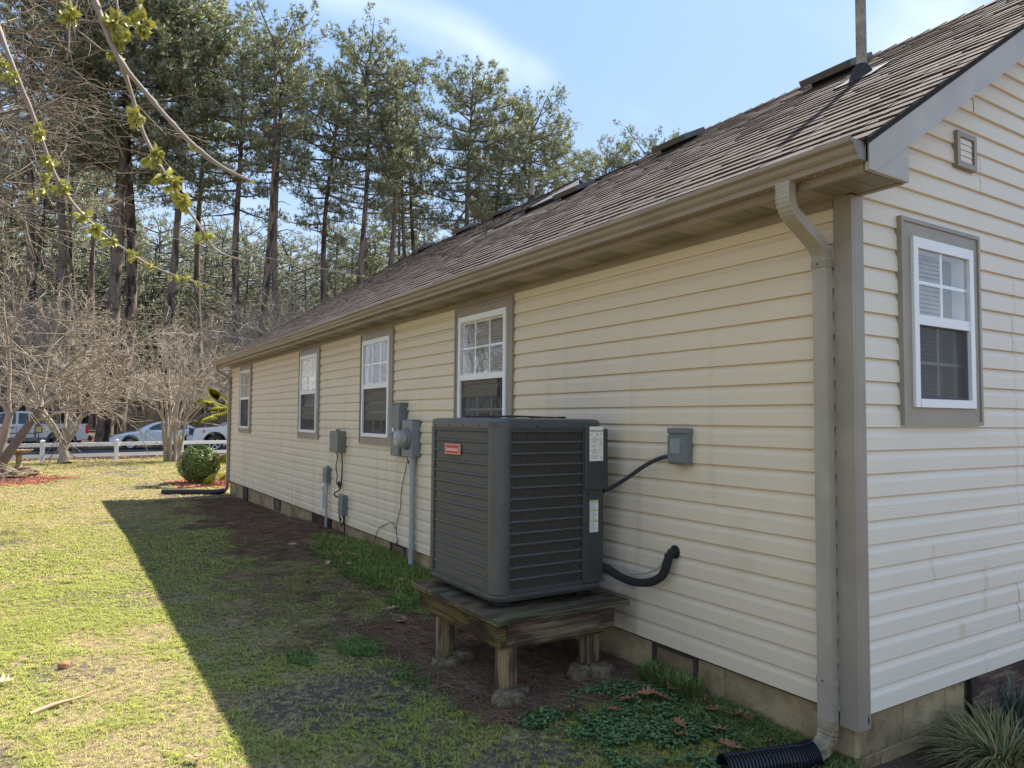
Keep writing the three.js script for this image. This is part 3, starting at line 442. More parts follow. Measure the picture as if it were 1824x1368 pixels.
  const rest = items.slice(300).map((it) => { const g = variants[it.v].clone().applyMatrix4(mats(it)), k = [0.92, 1, 1.07, 0.84][it.m], n = g.attributes.position.count, col = new Float32Array(n * 3).fill(k); g.setAttribute('color', new THREE.BufferAttribute(col, 3)); return g; });
  { const mm = new THREE.Mesh(mergeGeometries(rest), std([0.265, 0.235, 0.215], 0.95, { vertexColors: true, map: M.shingle[1].map, bumpMap: M.shingle[1].bumpMap, bumpScale: 0.0025 })); mm.name = 'shingle_field'; roof.add(mm); stuff(mm, 'overlapping brown shingles farther up and along the roof'); }
  // ridge caps
  const cap = new MB(); cap.quad([0, 0.006, 0], [0, 0.020, 0.22], [-0.15, 0.020 - 0.15 * SL, 0.22], [-0.15, 0.006 - 0.15 * SL, 0]); cap.quad([0, 0.006, 0], [0, 0.020, 0.22], [0.15, 0.020 - 0.15 * SL, 0.22], [0.15, 0.006 - 0.15 * SL, 0]); cap.quad([0, 0.020, 0.22], [0, 0.0, 0.22], [-0.15, -0.15 * SL, 0.22], [-0.15, 0.020 - 0.15 * SL, 0.22]); cap.quad([0, 0.020, 0.22], [0, 0, 0.22], [0.15, -0.15 * SL, 0.22], [0.15, 0.020 - 0.15 * SL, 0.22]);
  const cg = cap.geo(); for (const [xr, z0, z1] of [[XR1, ZR - 0.2, ZSTEP - 0.2], [XR2, ZSTEP - 0.2, ZF]]) for (let z = z0; z > z1; z -= 0.145) { const m = part('ridge_shingle', cg, M.shingle[Math.floor(r() * 4)], roof); m.position.set(xr, ry_(xr) + (xr === XR1 ? dip(xr, z) : 0) + 0.004, z); }
  // right-hand slopes
  const rt = new MB(); for (const [xr, z0, z1] of [[XR1, ZR + 0.015, ZSTEP - 0.3], [XR2, ZSTEP + 0.015, ZF]]) for (let c = 0; c < 38; c++) { const xa = 2 * xr + 0.3 - c * 0.1177, xb = Math.max(xa - 0.13, xr); if (xa < xr + 0.02) break; const Yx = (x) => ROOF0 + SL * (2 * xr - x); rt.quad([xa, Yx(xa) + 0.014, z0], [xb, Yx(xb) + 0.002, z0], [xb, Yx(xb) + 0.002, z1], [xa, Yx(xa) + 0.014, z1]); rt.quad([xa, Yx(xa) + 0.014, z0], [xa, Yx(xa) - 0.002, z0], [xa, Yx(xa) - 0.002, z1], [xa, Yx(xa) + 0.014, z1]); }
  stuff(rt.build('rear_shingles', M.shingle[1], roof), 'brown shingles on the far slopes');
}
// fascia, rake boards, soffits
{
  const poly = (name, pts, z1, t, mat) => { const s = new THREE.Shape(pts.map((p) => new THREE.Vector2(...p))), g = new THREE.ExtrudeGeometry(s, { depth: t - 0.002, bevelEnabled: true, bevelThickness: 0.001, bevelSize: 0.0015, bevelSegments: 1 }); g.translate(0, 0, z1 - t + 0.001); return part(name, g, mat, house); };
  const rakeMat = std([0.52, 0.475, 0.42], 0.45, { map: rep(T.mottle, 0.6, 0.6) });
  const xs = 0.20, sx = 0.075;                                        // a joint square to the slope
  poly('rake_board', [[-0.272, 2.512], [-0.226, 2.512], [xs, rakeBot(xs)], [xs - sx, rakeTop(xs - sx)], [-0.272, rakeTop(-0.272)]], ZR + 0.004, 0.024, rakeMat);
  poly('rake_board', [[xs + 0.004, rakeBot(xs + 0.004)], [XR1, rakeBot(XR1)], [XR1, rakeTop(XR1)], [xs - sx + 0.004, rakeTop(xs - sx + 0.004)]], ZR, 0.024, rakeMat);
  poly('rake_board', [[2 * XR1 - 0.04, rakeBot(0.04)], [XR1 + 0.002, rakeBot(XR1)], [XR1 + 0.002, rakeTop(XR1)], [2 * XR1 + 0.27, rakeTop(-0.27)], [2 * XR1 + 0.27, 2.52]], ZR, 0.024, rakeMat);
  poly('eave_return', [[-0.222, 2.512], [0.047, 2.512], [0.047, rakeBot(0.047) - 0.002]], ZR - 0.0012, 0.022, rakeMat);
  for (const s of [0, 1]) { const a = (x) => (s ? 2 * XR2 - x : x); poly('rake_board', [[a(0.05), rakeBot(0.05)], [a(XR2 - s * 0.002), rakeBot(XR2)], [a(XR2 - s * 0.002), rakeTop(XR2)], [a(0.0), rakeTop(0)]].slice(0), ZF + 0.024, 0.024, rakeMat); }
  const x0 = XR1 + 0.03; poly('rake_board', [[x0 - 0.7, rakeBot(x0 - 0.7)], [XR2 - 0.002, rakeBot(XR2)], [XR2 - 0.002, ry_(XR2) - 0.007], [x0 - 0.7, ry_(x0 - 0.7) - 0.007]], ZSTEP + 0.036, 0.022, std([0.72, 0.62, 0.57], 0.5)); poly('rake_board', [[2 * XR2 - 0.05, rakeBot(0.05)], [XR2, rakeBot(XR2)], [XR2, rakeTop(XR2)], [2 * XR2, rakeTop(0)]], ZSTEP, 0.024, std([0.72, 0.62, 0.57], 0.5));
  const f = new MB(); f.box(EAVE, EAVE + 0.018, 2.508, 2.648, ZF, ZR - 0.026); f.box(EAVE, EAVE + 0.03, 2.505, 2.5078, ZF, ZR - 0.026); f.build('fascia', M.gutter, house);
  // sloping soffit under the gable rake
  const rs = new MB(); rs.quad([0.047, rakeBot(0.047) + 0.004, 0.02], [XR1, rakeBot(XR1) + 0.004, 0.02], [XR1, rakeBot(XR1) + 0.004, ZR - 0.024], [0.047, rakeBot(0.047) + 0.004, ZR - 0.024]); rs.quad([0.047, 2.512, 0.0245], [0.047, 2.512, ZR - 0.024], [0.047, rakeBot(0.047), ZR - 0.024], [0.047, rakeBot(0.047), 0.0245]); rs.build('rake_soffit', M.soffit, house);
  // eave soffit panels with V-grooves; every other one is perforated
  const dotT = tex(64, 64, (u, v) => { const a = mod(u * 8, 1) - 0.5, b = mod(v * 8, 1) - 0.5; return Math.hypot(a, b) < 0.27 ? [0.15, 0.13, 0.1] : [1, 1, 1]; });
  const vent = std([0.31, 0.265, 0.215], 0.5, { map: rep(dotT, 14, 14) }), sof = grp('soffit', house);
  const panel = (() => { const m = new MB(), w = 0.303, p = [[0, 0.008], [0.004, 0], [0.096, 0], [0.101, 0.010], [0.106, 0], [0.197, 0], [0.202, 0.010], [0.207, 0], [0.299, 0], [0.303, 0.008]]; for (let i = 0; i + 1 < p.length; i++) m.quad([EAVE + 0.019, 2.513 + p[i][1], -p[i][0]], [-0.020, 2.513 + p[i][1], -p[i][0]], [-0.020, 2.513 + p[i + 1][1], -p[i + 1][0]], [EAVE + 0.019, 2.513 + p[i + 1][1], -p[i + 1][0]], [[0, p[i][0]], [0.23, p[i][0]], [0.23, p[i + 1][0]], [0, p[i + 1][0]]]); return m.geo(); })();
  for (let i = 0; i < 51; i++) { const z = ZR - 0.028 - i * 0.304; if (z - 0.3 < ZF) break; const m = part('soffit_panel', panel, i % 2 ? M.soffit : vent, sof); m.position.z = z; }
  const s2 = new MB(); s2.box(-0.0195, 0.0455, 2.5135, 2.517, 0.0246, ZR - 0.026); s2.box(-0.034, -0.0245, 2.5075, 2.5145, ZEND, 0.0); s2.box(0.018, 0.0468, 2.506, 2.513, 0.0246, ZR - 0.0245); s2.build('soffit_trim', M.taupe, house);
  const up = new MB(); up.box(EAVE + 0.03, 0.0, 2.53, 2.534, ZF, ZR - 0.03); up.build('soffit_backing', M.felt, house);
}
// gutter
const GP = [[-0.2745, 2.634], [-0.2745, 2.546], [-0.346, 2.543], [-0.3475, 2.556], [-0.351, 2.566], [-0.361, 2.574], [-0.370, 2.584], [-0.373, 2.596], [-0.375, 2.604], [-0.389, 2.609], [-0.398, 2.614], [-0.401, 2.630], [-0.399, 2.634], [-0.392, 2.6335], [-0.391, 2.627]];
{
  const g = grp('gutter', house), m = new MB(), zs = []; for (let z = ZR - 0.004; z > ZF - 0.02; z -= 0.75) zs.push(z); zs.push(ZF - 0.02);
  const sag = (z) => 0.003 * Math.sin(z * 0.9) + 0.002 * Math.sin(z * 2.3 + 1);
  for (let j = 0; j + 1 < zs.length; j++) for (let i = 0; i + 1 < GP.length; i++) { const q = (k, z) => [GP[k][0] + (k > 1 ? 0.6 * sag(z) : 0), GP[k][1] + (k > 0 ? sag(z) : 0), z]; m.quad(q(i, zs[j]), q(i + 1, zs[j]), q(i + 1, zs[j + 1]), q(i, zs[j + 1])); }
  m.build('trough', M.gutter, g);
  for (const z of [ZR - 0.012, ZF - 0.016]) { const s = new THREE.Shape(GP.slice(0, 13).map((p) => new THREE.Vector2(p[0], p[1]))), c = new THREE.ShapeGeometry(s); c.translate(0, 0, z); part('end_cap', c, M.greyBox2, g); const rim = new MB(); rim.box(-0.2745, -0.2725, 2.546, 2.634, z, z + 0.013); rim.build('end_cap_rim', M.taupe, g); }
  const dg = new THREE.SphereGeometry(0.003, 6, 4); for (let i = 0; i < 9; i++) for (const x of [-0.30, -0.325]) { const d = part('rivet', dg, M.white, g); d.position.set(x, 2.5445, 0.2 - i * 0.09 - (x < -0.31 ? 0.03 : 0)); }
}
// downspouts
function downspout(zc, toGround) {
  const g = grp('downspout', house), hw = 0.040, sec = [];
  const D = 0.027, N0 = 0; { const N = 5; for (let i = 0; i < N; i++) { const u = -hw + (i / N) * 2 * hw, du = (2 * hw) / N; sec.push([u + du * 0.04, D], [u + du * 0.70, D], [u + du * 0.80, D - 0.006], [u + du * 0.92, D - 0.006]); } sec.push([hw, D - 0.003], [hw, -D], [-hw, -D], [-hw, D - 0.003]); }
  const frames = (pts, crimp = []) => pts.map((p, i) => { const a = pts[Math.max(0, i - 1)], b = pts[Math.min(pts.length - 1, i + 1)], t = V(b[0] - a[0], b[1] - a[1], b[2] - a[2]).normalize(), wz = V(0, 0, 1).addScaledVector(t, -t.z).normalize(), n = new THREE.Vector3().crossVectors(wz, t).normalize(); return { o: p, a: wz.toArray(), b: n.toArray(), s: crimp[i] ?? 1 }; });
  const bend = (ctrl, n, name, mat) => { const pts = smoothPath(ctrl, n), cr = pts.map((_, i) => 1 - 0.07 * (i % 3 === 0) * (i > 3 && i < n - 2 ? 1 : 0)); const m = new MB().sweep(sec, frames(pts, cr)); return m.build(name, mat, g); };
  bend([[-0.330, 2.546, zc], [-0.330, 2.50, zc], [-0.328, 2.455, zc], [-0.300, 2.405, zc], [-0.255, 2.375, zc]], 34, 'elbow', M.spout);
  new MB().sweep(sec, frames([[-0.256, 2.3755, zc], [-0.125, 2.298, zc]], [0.985, 0.985])).build('offset', M.spout, g);
  bend([[-0.126, 2.2985, zc], [-0.090, 2.272, zc], [-0.062, 2.235, zc], [-0.052, 2.19, zc], [-0.052, 2.13, zc]], 34, 'elbow', M.spout);
  new MB().sweep(sec, frames([[-0.052, 2.135, zc], [-0.052, 0.10, zc]], [0.97, 0.97])).build('pipe', M.spout, g);
  new MB().sweep(sec, frames([[-0.052, 0.13, zc], [-0.052, -0.05, zc]])).build('pipe', M.spout, g);
  for (const y of [2.165, 0.125]) { const m = new MB(), e = 0.0025; m.box(-0.052 - D - e, -0.006, y, y + 0.035, zc - hw - e, zc - hw - 0.0005); m.box(-0.052 - D - e, -0.006, y, y + 0.035, zc + hw + 0.0005, zc + hw + e); m.box(-0.052 - D - e, -0.052 - D - 0.0005, y, y + 0.035, zc - hw, zc + hw); m.build('strap', y > 1 ? M.taupe : M.spout, g); const s = part('screw', new THREE.SphereGeometry(0.0045, 8, 6), M.screw, g); s.position.set(-0.052 - D - e, y + 0.018, zc - 0.008); }
  if (toGround) { const worn = std([0.52, 0.50, 0.45], 0.4, { map: rep(T.concrete, 3, 3) }); const pts = smoothPath(toGround, 22), cr = pts.map((_, i) => 1.0 - 0.06 * (i % 3 === 0) * (i > 4 ? 1 : 0)); new MB().sweep(sec, frames(pts, cr)).build('bottom_elbow', worn, g); }
  return g;
}
downspout(-0.118, [[-0.052, -0.04, -0.118], [-0.053, -0.09, -0.118], [-0.062, -0.13, -0.119], [-0.10, -0.172, -0.124], [-0.18, -0.198, -0.138]]);
downspout(-14.86, [[-0.052, -0.04, -14.86], [-0.053, -0.14, -14.86], [-0.07, -0.2, -14.87], [-0.12, -0.24, -14.89]]);
{ // drain pipes on the ground
  const corr = (pts, R, n, ribs) => { const p = smoothPath(pts, n), m = new MB(); m.tube(p, p.map((_, i) => (ribs ? R * [1, 1, 0.87, 0.87][i % 4] : R)), 24, false, 0, ribs); m.tube(p, R * 0.84, 20); return m; };
  const pts = [[-0.15, -0.188, -0.132], [-0.22, -0.200, -0.15], [-0.34, -0.203, -0.195], [-0.47, -0.208, -0.24], [-0.60, -0.212, -0.285]];
  const a = corr(pts, 0.066, 124, true).build('drain_pipe', M.pipeBlack, scene); tag(a, 'ribbed black drain pipe lying at the foot of the near downspout', 'drain pipe'); stripe(a);
  function stripe(o) { const p = smoothPath(pts, 60).map((q) => [q[0], q[1] + 0.067, q[2] + 0.012]); const t = new MB().tube(p, 0.0014, 4).build('blue_stripe', std([0.02, 0.03, 0.14], 0.5), o); t.userData.label = 'thin blue line along the top of the pipe'; }
  const b = corr([[-0.10, -0.235, -14.89], [-0.28, -0.262, -15.02], [-0.62, -0.262, -15.2], [-1.28, -0.262, -15.5]], 0.062, 60, false).build('drain_pipe', M.pipeBlack, scene); tag(b, 'smooth black drain pipe lying beneath the round bush at the far corner', 'drain pipe');
}
// roof vents and vent pipes
{
  const box = new MB(), w = 0.25, up = 0.36, h = 0.115;               // local: x along eave, y up-slope, z off the roof
  const P = (x, y, z) => [x, y, z];
  box.quad(P(-w, 0, 0.055), P(w, 0, 0.055), P(w, 0, h), P(-w, 0, h)); box.quad(P(-w, 0, h), P(w, 0, h), P(w, up, h * 0.62), P(-w, up, h * 0.62)); box.quad(P(-w, 0, 0.055), P(-w, 0, h), P(-w, up, h * 0.62), P(-w, up, 0.02)); box.quad(P(w, 0, 0.055), P(w, 0, h), P(w, up, h * 0.62), P(w, up, 0.02)); box.quad(P(-w, 0, 0.055), P(w, 0, 0.055), P(w, up, 0.02), P(-w, up, 0.02)); box.quad(P(-w, up, 0.02), P(w, up, 0.02), P(w, up, h * 0.62), P(-w, up, h * 0.62));
  const neck = new MB().box(-w * 0.72, w * 0.72, 0.06, up * 0.8, 0, 0.056).box(-w, w, -0.04, up, 0, 0.012);
  const hoodG = box.geo(), neckG = neck.geo(), hm = phys([0.14, 0.125, 0.12], 0.35, { map: rep(T.mottle, 2, 2) });
  for (const [x, z] of [[2.40, -1.73], [2.40, -3.67], [2.40, -5.6], [3.80, -9.80], [3.80, -11.35], [3.80, -13.30]]) { const g = grp('roof_vent', house); g.applyMatrix4(new THREE.Matrix4().makeBasis(V(0, 0, 1), V(CA, SA, 0), V(-SA, CA, 0)).setPosition(x, ry_(x) + dip(x, z), z)); part('hood', hoodG, hm, g); part('neck', neckG, M.felt, g); }
  const bootG = new MB().tube([[0, -0.12, 0], [0, 0.05, 0], [0, 0.105, 0]], [0.115, 0.075, 0.042], 16).geo(), pm = std([0.55, 0.55, 0.55], 0.45, { map: rep(T.concrete, 3, 3) });
  for (const [x, z, hh, r] of [[1.76, -1.016, 1.15, 0.038], [4.0, -8.85, 0.42, 0.04]]) { const g = grp('vent_pipe', house), y = x < XR2 ? ry_(x) : ROOF0 + SL * (2 * XR2 - x); g.position.set(x, y, z); part('boot', bootG, M.rubber, g); new MB().tube([[0, 0, 0], [0, hh, 0]], r, 16).build('pipe', pm, g); const fl = new MB(); fl.box(-0.15, 0.15, -0.01, 0.008, -0.15, 0.15); const q = fl.build('flashing', M.rubber, g); q.rotation.z = Math.atan(SL) * (x < XR2 ? 1 : -1); q.position.y = 0.018; }
}

// ---------------------------------------------------------------- the air conditioner on its wooden stand
function textPanel(w, h, draw) { const c = document.createElement('canvas'); c.width = w; c.height = h; const x = c.getContext('2d'); draw(x, w, h); const t = new THREE.CanvasTexture(c); t.colorSpace = THREE.SRGBColorSpace; return t; }
const AC = { x0: -1.022, x1: -0.185, z0: -2.60, z1: -1.655, y0: 0.285, y1: 1.402 };
{
  const o = thing('air_conditioner', 'dark grey outdoor air conditioner with louvred sides on a wooden stand', 'air conditioner', [(AC.x0 + AC.x1) / 2, AC.y0, (AC.z0 + AC.z1) / 2]);
  const W = (AC.x1 - AC.x0) / 2, D = (AC.z1 - AC.z0) / 2, H = AC.y1 - AC.y0;
  const rr = (r, w, d, n = 8) => { const p = []; for (const [sx, sz, a0] of [[1, 1, 0], [-1, 1, 90], [-1, -1, 180], [1, -1, 270]]) for (let i = 0; i <= n; i++) { const a = (a0 + (90 * i) / n) * Math.PI / 180; p.push([sx * (w - r) + r * Math.cos(a), sz * (d - r) + r * Math.sin(a)]); } return p; };
  const loft = (m, rings) => { for (let j = 0; j + 1 < rings.length; j++) { const [A, ya] = rings[j], [B, yb] = rings[j + 1]; for (let i = 0; i < A.length; i++) { const k = (i + 1) % A.length; m.quad([A[i][0], ya, A[i][1]], [A[k][0], ya, A[k][1]], [B[k][0], yb, B[k][1]], [B[i][0], yb, B[i][1]]); } } };
  // base pan with a rolled edge
  let m = new MB(); loft(m, [[rr(0.10, W - 0.03, D - 0.03), 0.0], [rr(0.10, W - 0.004, D - 0.004), 0.012], [rr(0.10, W + 0.006, D + 0.006), 0.034], [rr(0.10, W + 0.006, D + 0.006), 0.050], [rr(0.10, W - 0.008, D - 0.008), 0.056]]); const bp = rr(0.10, W - 0.03, D - 0.03); for (let i = 0; i < bp.length; i++) m.tri([0, 0, 0], [bp[i][0], 0, bp[i][1]], [bp[(i + 1) % bp.length][0], 0, bp[(i + 1) % bp.length][1]]); m.build('base_pan', M.acPost, o);
  for (const [sx, sz] of [[1, 1], [-1, 1], [1, -1], [-1, -1]]) part('foot', rbox(0.09, 0.04, 0.09, sx * (W - 0.12), -0.018, sz * (D - 0.12), 0.006), M.black, o);
  // top cap: rim, crown and the fan grille
  m = new MB(); loft(m, [[rr(0.10, W + 0.004, D + 0.004), H - 0.058], [rr(0.10, W + 0.006, D + 0.006), H - 0.020], [rr(0.10, W - 0.002, D - 0.002), H - 0.006], [rr(0.10, W - 0.016, D - 0.016), H - 0.0005], [rr(0.12, W - 0.06, D - 0.06), H + 0.002]]);
  { const out = rr(0.12, W - 0.06, D - 0.06, 8), n = out.length; for (let i = 0; i < n; i++) { const k = (i + 1) % n, R = 0.32, q = (p) => { const a = Math.atan2(p[1], p[0]); return [R * Math.cos(a), H + 0.006, R * Math.sin(a)]; }; m.quad([out[i][0], H + 0.002, out[i][1]], [out[k][0], H + 0.002, out[k][1]], q(out[k]), q(out[i])); } }
  const capm = phys([0.075, 0.088, 0.096], 0.3, { map: rep(T.mottle, 1.5, 1.5), clearcoat: 0.3, clearcoatRoughness: 0.3 });
  m.build('top_cap', capm, o);
  const gr = new MB(); for (let k = 1; k <= 9; k++) { const R = 0.32 * k / 9, p = []; for (let i = 0; i <= 36; i++) p.push([R * Math.cos(i * Math.PI / 18), H + 0.012 + 0.01 * (1 - k / 9), R * Math.sin(i * Math.PI / 18)]); gr.tube(p, 0.002, 4); } for (let i = 0; i < 12; i++) { const a = i * Math.PI / 6; gr.tube([[0.03 * Math.cos(a), H + 0.02, 0.03 * Math.sin(a)], [0.33 * Math.cos(a), H + 0.008, 0.33 * Math.sin(a)]], 0.003, 4); } stuff(gr.build('fan_guard', M.black, o));
  new MB().tube([[0, H - 0.25, 0], [0, H - 0.01, 0]], [0.06, 0.06], 16, true).build('fan_motor', M.black, o);
  // screws that stand on the rim and dot the edges
  const sg = new THREE.SphereGeometry(0.0055, 8, 6), bolt = (x, y, z) => { const s = part('screw', sg, M.screw, o); s.position.set(x, y, z); };
  for (const t of [-0.72, -0.3, 0.12, 0.56]) { bolt(-W - 0.005, H - 0.046, t * D); bolt(t * W, H - 0.046, D + 0.005); } for (const t of [-0.8, -0.5, -0.15, 0.2, 0.6]) { bolt(-W - 0.005, 0.042, t * D); bolt(t * W, 0.042, D + 0.005); }
  bolt(-0.26, H + 0.007, 0.36); bolt(-0.18, H + 0.007, 0.30); bolt(-0.12, H + 0.007, 0.40); bolt(0.0, H + 0.007, 0.33); part('guard_clip', rbox(0.06, 0.014, 0.03, 0.26, H + 0.010, 0.2, 0.004), M.black, o);
  // four rounded corner posts
  for (const [sx, sz] of [[-1, 1], [-1, -1], [1, 1], [1, -1]]) { const r = 0.07, wp = sx > 0 && sz > 0 ? 0.02 : 0.022, pts = []; pts.push([sx * (W - r - wp), sz * D]); for (let i = 0; i <= 8; i++) { const a = (i / 8) * Math.PI / 2; pts.push([sx * (W - r + r * Math.sin(a)), sz * (D - r + r * Math.cos(a))]); } pts.push([sx * W, sz * (D - r - wp)]); const q = new MB(); for (let i = 0; i + 1 < pts.length; i++) q.quad([pts[i][0], 0.056, pts[i][1]], [pts[i + 1][0], 0.056, pts[i + 1][1]], [pts[i + 1][0], H - 0.058, pts[i + 1][1]], [pts[i][0], H - 0.058, pts[i][1]]); const e0 = pts[0], e1 = pts[pts.length - 1]; q.quad([e0[0], 0.056, e0[1]], [e0[0], H - 0.058, e0[1]], [e0[0], H - 0.058, e0[1] - sz * 0.02], [e0[0], 0.056, e0[1] - sz * 0.02]); q.quad([e1[0], 0.056, e1[1]], [e1[0], H - 0.058, e1[1]], [e1[0] - sx * 0.02, H - 0.058, e1[1]], [e1[0] - sx * 0.02, 0.056, e1[1]]); q.build('corner_post', M.acPost, o); }
  // louvre panels: bands of many thin upright wires between horizontal rails
  const rows = 14, yb = 0.07, yt = H - 0.075, step = (yt - yb) / rows;
  const wireM = phys([0.105, 0.096, 0.082], 0.5), railM = phys([0.07, 0.076, 0.075], 0.45); const face = (s0, s1, map, dir) => {
    const fin = new MB(); fin.quad(map(s0, yb, -0.030), map(s1, yb, -0.030), map(s1, yt, -0.030), map(s0, yt, -0.030)); stuff(fin.build('coil_fins', M.acFin, o));
    const rail = new MB(); { const p = [[0, -0.018], [0.003, -0.005], [0.008, -0.003], [0.014, -0.004], [0.018, -0.008], [0.021, -0.020]]; for (let i = 0; i + 1 < p.length; i++) rail.quad(map(s0, p[i][0], p[i][1], 1), map(s1, p[i][0], p[i][1], 1), map(s1, p[i + 1][0], p[i + 1][1], 1), map(s0, p[i + 1][0], p[i + 1][1], 1)); } const rg = rail.geo();
    for (let i = 0; i <= rows; i++) { const r = part('louver_rail', rg, railM, o); r.position.set(...map.off(yb + i * step - 0.012)); }
    for (const [ya, yz] of [[yt - 0.004, H - 0.056], [0.054, yb + 0.002]]) { const e = new MB(); e.quad(map(s0, ya, -0.0022), map(s1, ya, -0.0022), map(s1, yz, -0.0022), map(s0, yz, -0.0022)); e.build('edge_rail', M.acDark, o); }
    for (const s of [s0, s1]) { const e = new MB(), w = s === s0 ? 0.014 : -0.014; e.quad(map(s, yb, -0.0015), map(s + w, yb, -0.0015), map(s + w, yt, -0.0015), map(s, yt, -0.0015)); e.quad(map(s + w, yb, -0.0015), map(s + w, yb, -0.03), map(s + w, yt, -0.03), map(s + w, yt, -0.0015)); e.build('side_rail', M.acDark, o); }
    const wires = new MB(), n = Math.round(Math.abs(s1 - s0) / 0.0105), rr2 = rng(5 + Math.round(s0 * 100));
    for (let k = 1; k < n; k++) { const s = lerp(s0, s1, k / n), w = 0.0034, tilt = 0.004 * dir; for (let i = 0; i < rows; i++) { const a = yb + i * step + 0.008, b = yb + (i + 1) * step - 0.012; wires.quad(map(s - w, a, -0.010), map(s + w, a, -0.010 - tilt), map(s + w, b, -0.010 - tilt), map(s - w, b, -0.010)); wires.quad(map(s - w, a, -0.010), map(s - w, a, -0.026), map(s - w, b, -0.026), map(s - w, b, -0.010)); } }
    const lw = wires.build('louver_wires', wireM, o); stuff(lw);
  };
  const mz = (s, y, d) => [s, y, D + d]; mz.off = (y) => [0, y, 0];
  const mx = (s, y, d) => [-W - d, y, s]; mx.off = (y) => [0, y, 0];
  const mzb = (s, y, d) => [s, y, -D - d]; mzb.off = mz.off; const mxb = (s, y, d) => [W + d, y, s]; mxb.off = mz.off;
  const cx1 = W - 0.168;
  face(-W + 0.094, cx1, mz, 1); face(-D + 0.094, D - 0.094, mx, 1); face(-W + 0.118, W - 0.118, mzb, 1); face(-D + 0.118, D - 0.33, mxb, 1);
  // control column: lower panel and the service cover that stands proud of it
  part('control_panel', rbox(W - 0.112 - cx1 + 0.10, H - 0.12, 0.02, (cx1 + W - 0.015) / 2, H / 2 - 0.002, D - 0.006, 0.004, 1), M.acDark, o);
  part('service_cover', rbox(0.188, 0.40, 0.05, W - 0.0745, H - 0.262, D - 0.008, 0.010, 3), M.acDark, o);
  part('service_cover', rbox(0.05, 0.40, 0.22, W + 0.004, H - 0.262, D - 0.12, 0.008, 2), M.acDark, o);
  for (const y of [H - 0.445, H - 0.485, 0.66]) bolt(cx1 + 0.028, y, D + 0.009); bolt(cx1 + 0.03, H - 0.452, D + 0.02);
  // labels and badge
  const decal = (name, t, w, h, x, y, z, ry, label) => { const g = new THREE.PlaneGeometry(w, h); g.rotateY(ry); g.translate(x, y, z); const d = part(name, g, std([1, 1, 1], 0.4, { map: t }), o); d.userData.label = label; };
  const eg = textPanel(256, 512, (x, w, h) => { x.fillStyle = '#e9e7dd'; x.fillRect(0, 0, w, h); x.fillStyle = '#111'; x.font = 'bold 39px sans-serif'; x.textAlign = 'center'; x.fillText('ENERGYGUIDE', w / 2, 78, w - 12); x.fillRect(w / 2 + 6, 84, 6, 40); x.beginPath(); x.moveTo(w / 2 - 8, 118); x.lineTo(w / 2 + 26, 118); x.lineTo(w / 2 + 9, 142); x.fill(); x.fillStyle = '#444'; x.fillRect(14, 104, 44, 3); x.fillRect(14, 114, 36, 3); x.fillRect(190, 104, 50, 3); x.fillRect(190, 114, 40, 3); x.fillStyle = '#222'; x.font = 'bold 15px sans-serif'; x.fillText('Cooling', 92, 172); x.fillText('Efficiency Rating', 92, 192); x.font = 'bold 27px sans-serif'; x.fillText('14.0-16.0', 92, 226); x.font = 'bold 15px sans-serif'; x.fillText('Heating', 92, 340); x.fillText('Efficiency Rating', 92, 360); x.font = 'bold 27px sans-serif'; x.fillText('8.2-9.0', 92, 396); x.fillStyle = '#777'; x.fillRect(20, 258, 150, 2); x.fillRect(20, 412, 150, 2); x.fillRect(180, 160, 1.5, 270); for (let i = 0; i < 12; i++) x.fillRect(188, 166 + i * 11, 34 + (i * 37) % 24, 3); for (let i = 0; i < 4; i++) x.fillRect(40, 278 + i * 9, 100 - (i * 23) % 40, 2.5); for (let i = 0; i < 5; i++) x.fillRect(20, 428 + i * 11, 150 - (i * 31) % 60, 2.5); x.fillRect(184, 352, 62, 4); x.fillStyle = '#333'; x.fillRect(222, 452, 16, 28); });
  decal('energy_label', eg, 0.114, 0.225, W - 0.083, H - 0.16, D + 0.0181, 0, 'white energy rating label with black print');
  const wl = textPanel(128, 384, (x, w, h) => { x.fillStyle = '#dfe3e0'; x.fillRect(0, 0, w, h); for (const y of [6, 108, 242]) { x.fillStyle = '#c9cc52'; x.fillRect(4, y, w - 8, 22); x.fillStyle = '#555'; x.fillRect(24, y + 8, w - 60, 6); } x.fillStyle = '#8a8f90'; for (let i = 0; i < 30; i++) { const y = 36 + i * 11.5; if ((y > 100 && y < 136) || (y > 236 && y < 270)) continue; x.fillRect(12, y, w - 26 - (i * 29) % 34, 4); } });
  decal('warning_label', wl, 0.07, 0.205, W - 0.092, 0.485, D + 0.0055, 0, 'narrow white warning label with yellow headings');
  const bt = textPanel(512, 256, (x, w, h) => { x.fillStyle = '#d9aaa0'; x.fillRect(0, 0, w, h); x.fillStyle = '#b8352c'; x.beginPath(); x.roundRect(14, 14, w - 28, h - 28, 34); x.fill(); x.fillStyle = '#f0d8cc'; x.font = 'bold 118px sans-serif'; x.textAlign = 'center'; x.textBaseline = 'middle'; x.fillText('Goodman', w / 2, h / 2 + 6, w - 76); });
  { const bz = -0.085, bw = 0.215, bh = 0.070, by = H - 0.205; const b = part('badge', rbox(0.012, bh, bw, -W - 0.004, by, bz, 0.005, 2), std([0.62, 0.34, 0.30], 0.4), o); b.userData.label = 'red maker badge with white lettering'; const g = new THREE.PlaneGeometry(bw - 0.006, bh - 0.006); g.rotateY(-Math.PI / 2); g.translate(-W - 0.0108, by, bz); part('badge_face', g, std([1, 1, 1], 0.35, { map: bt }), b); }
}
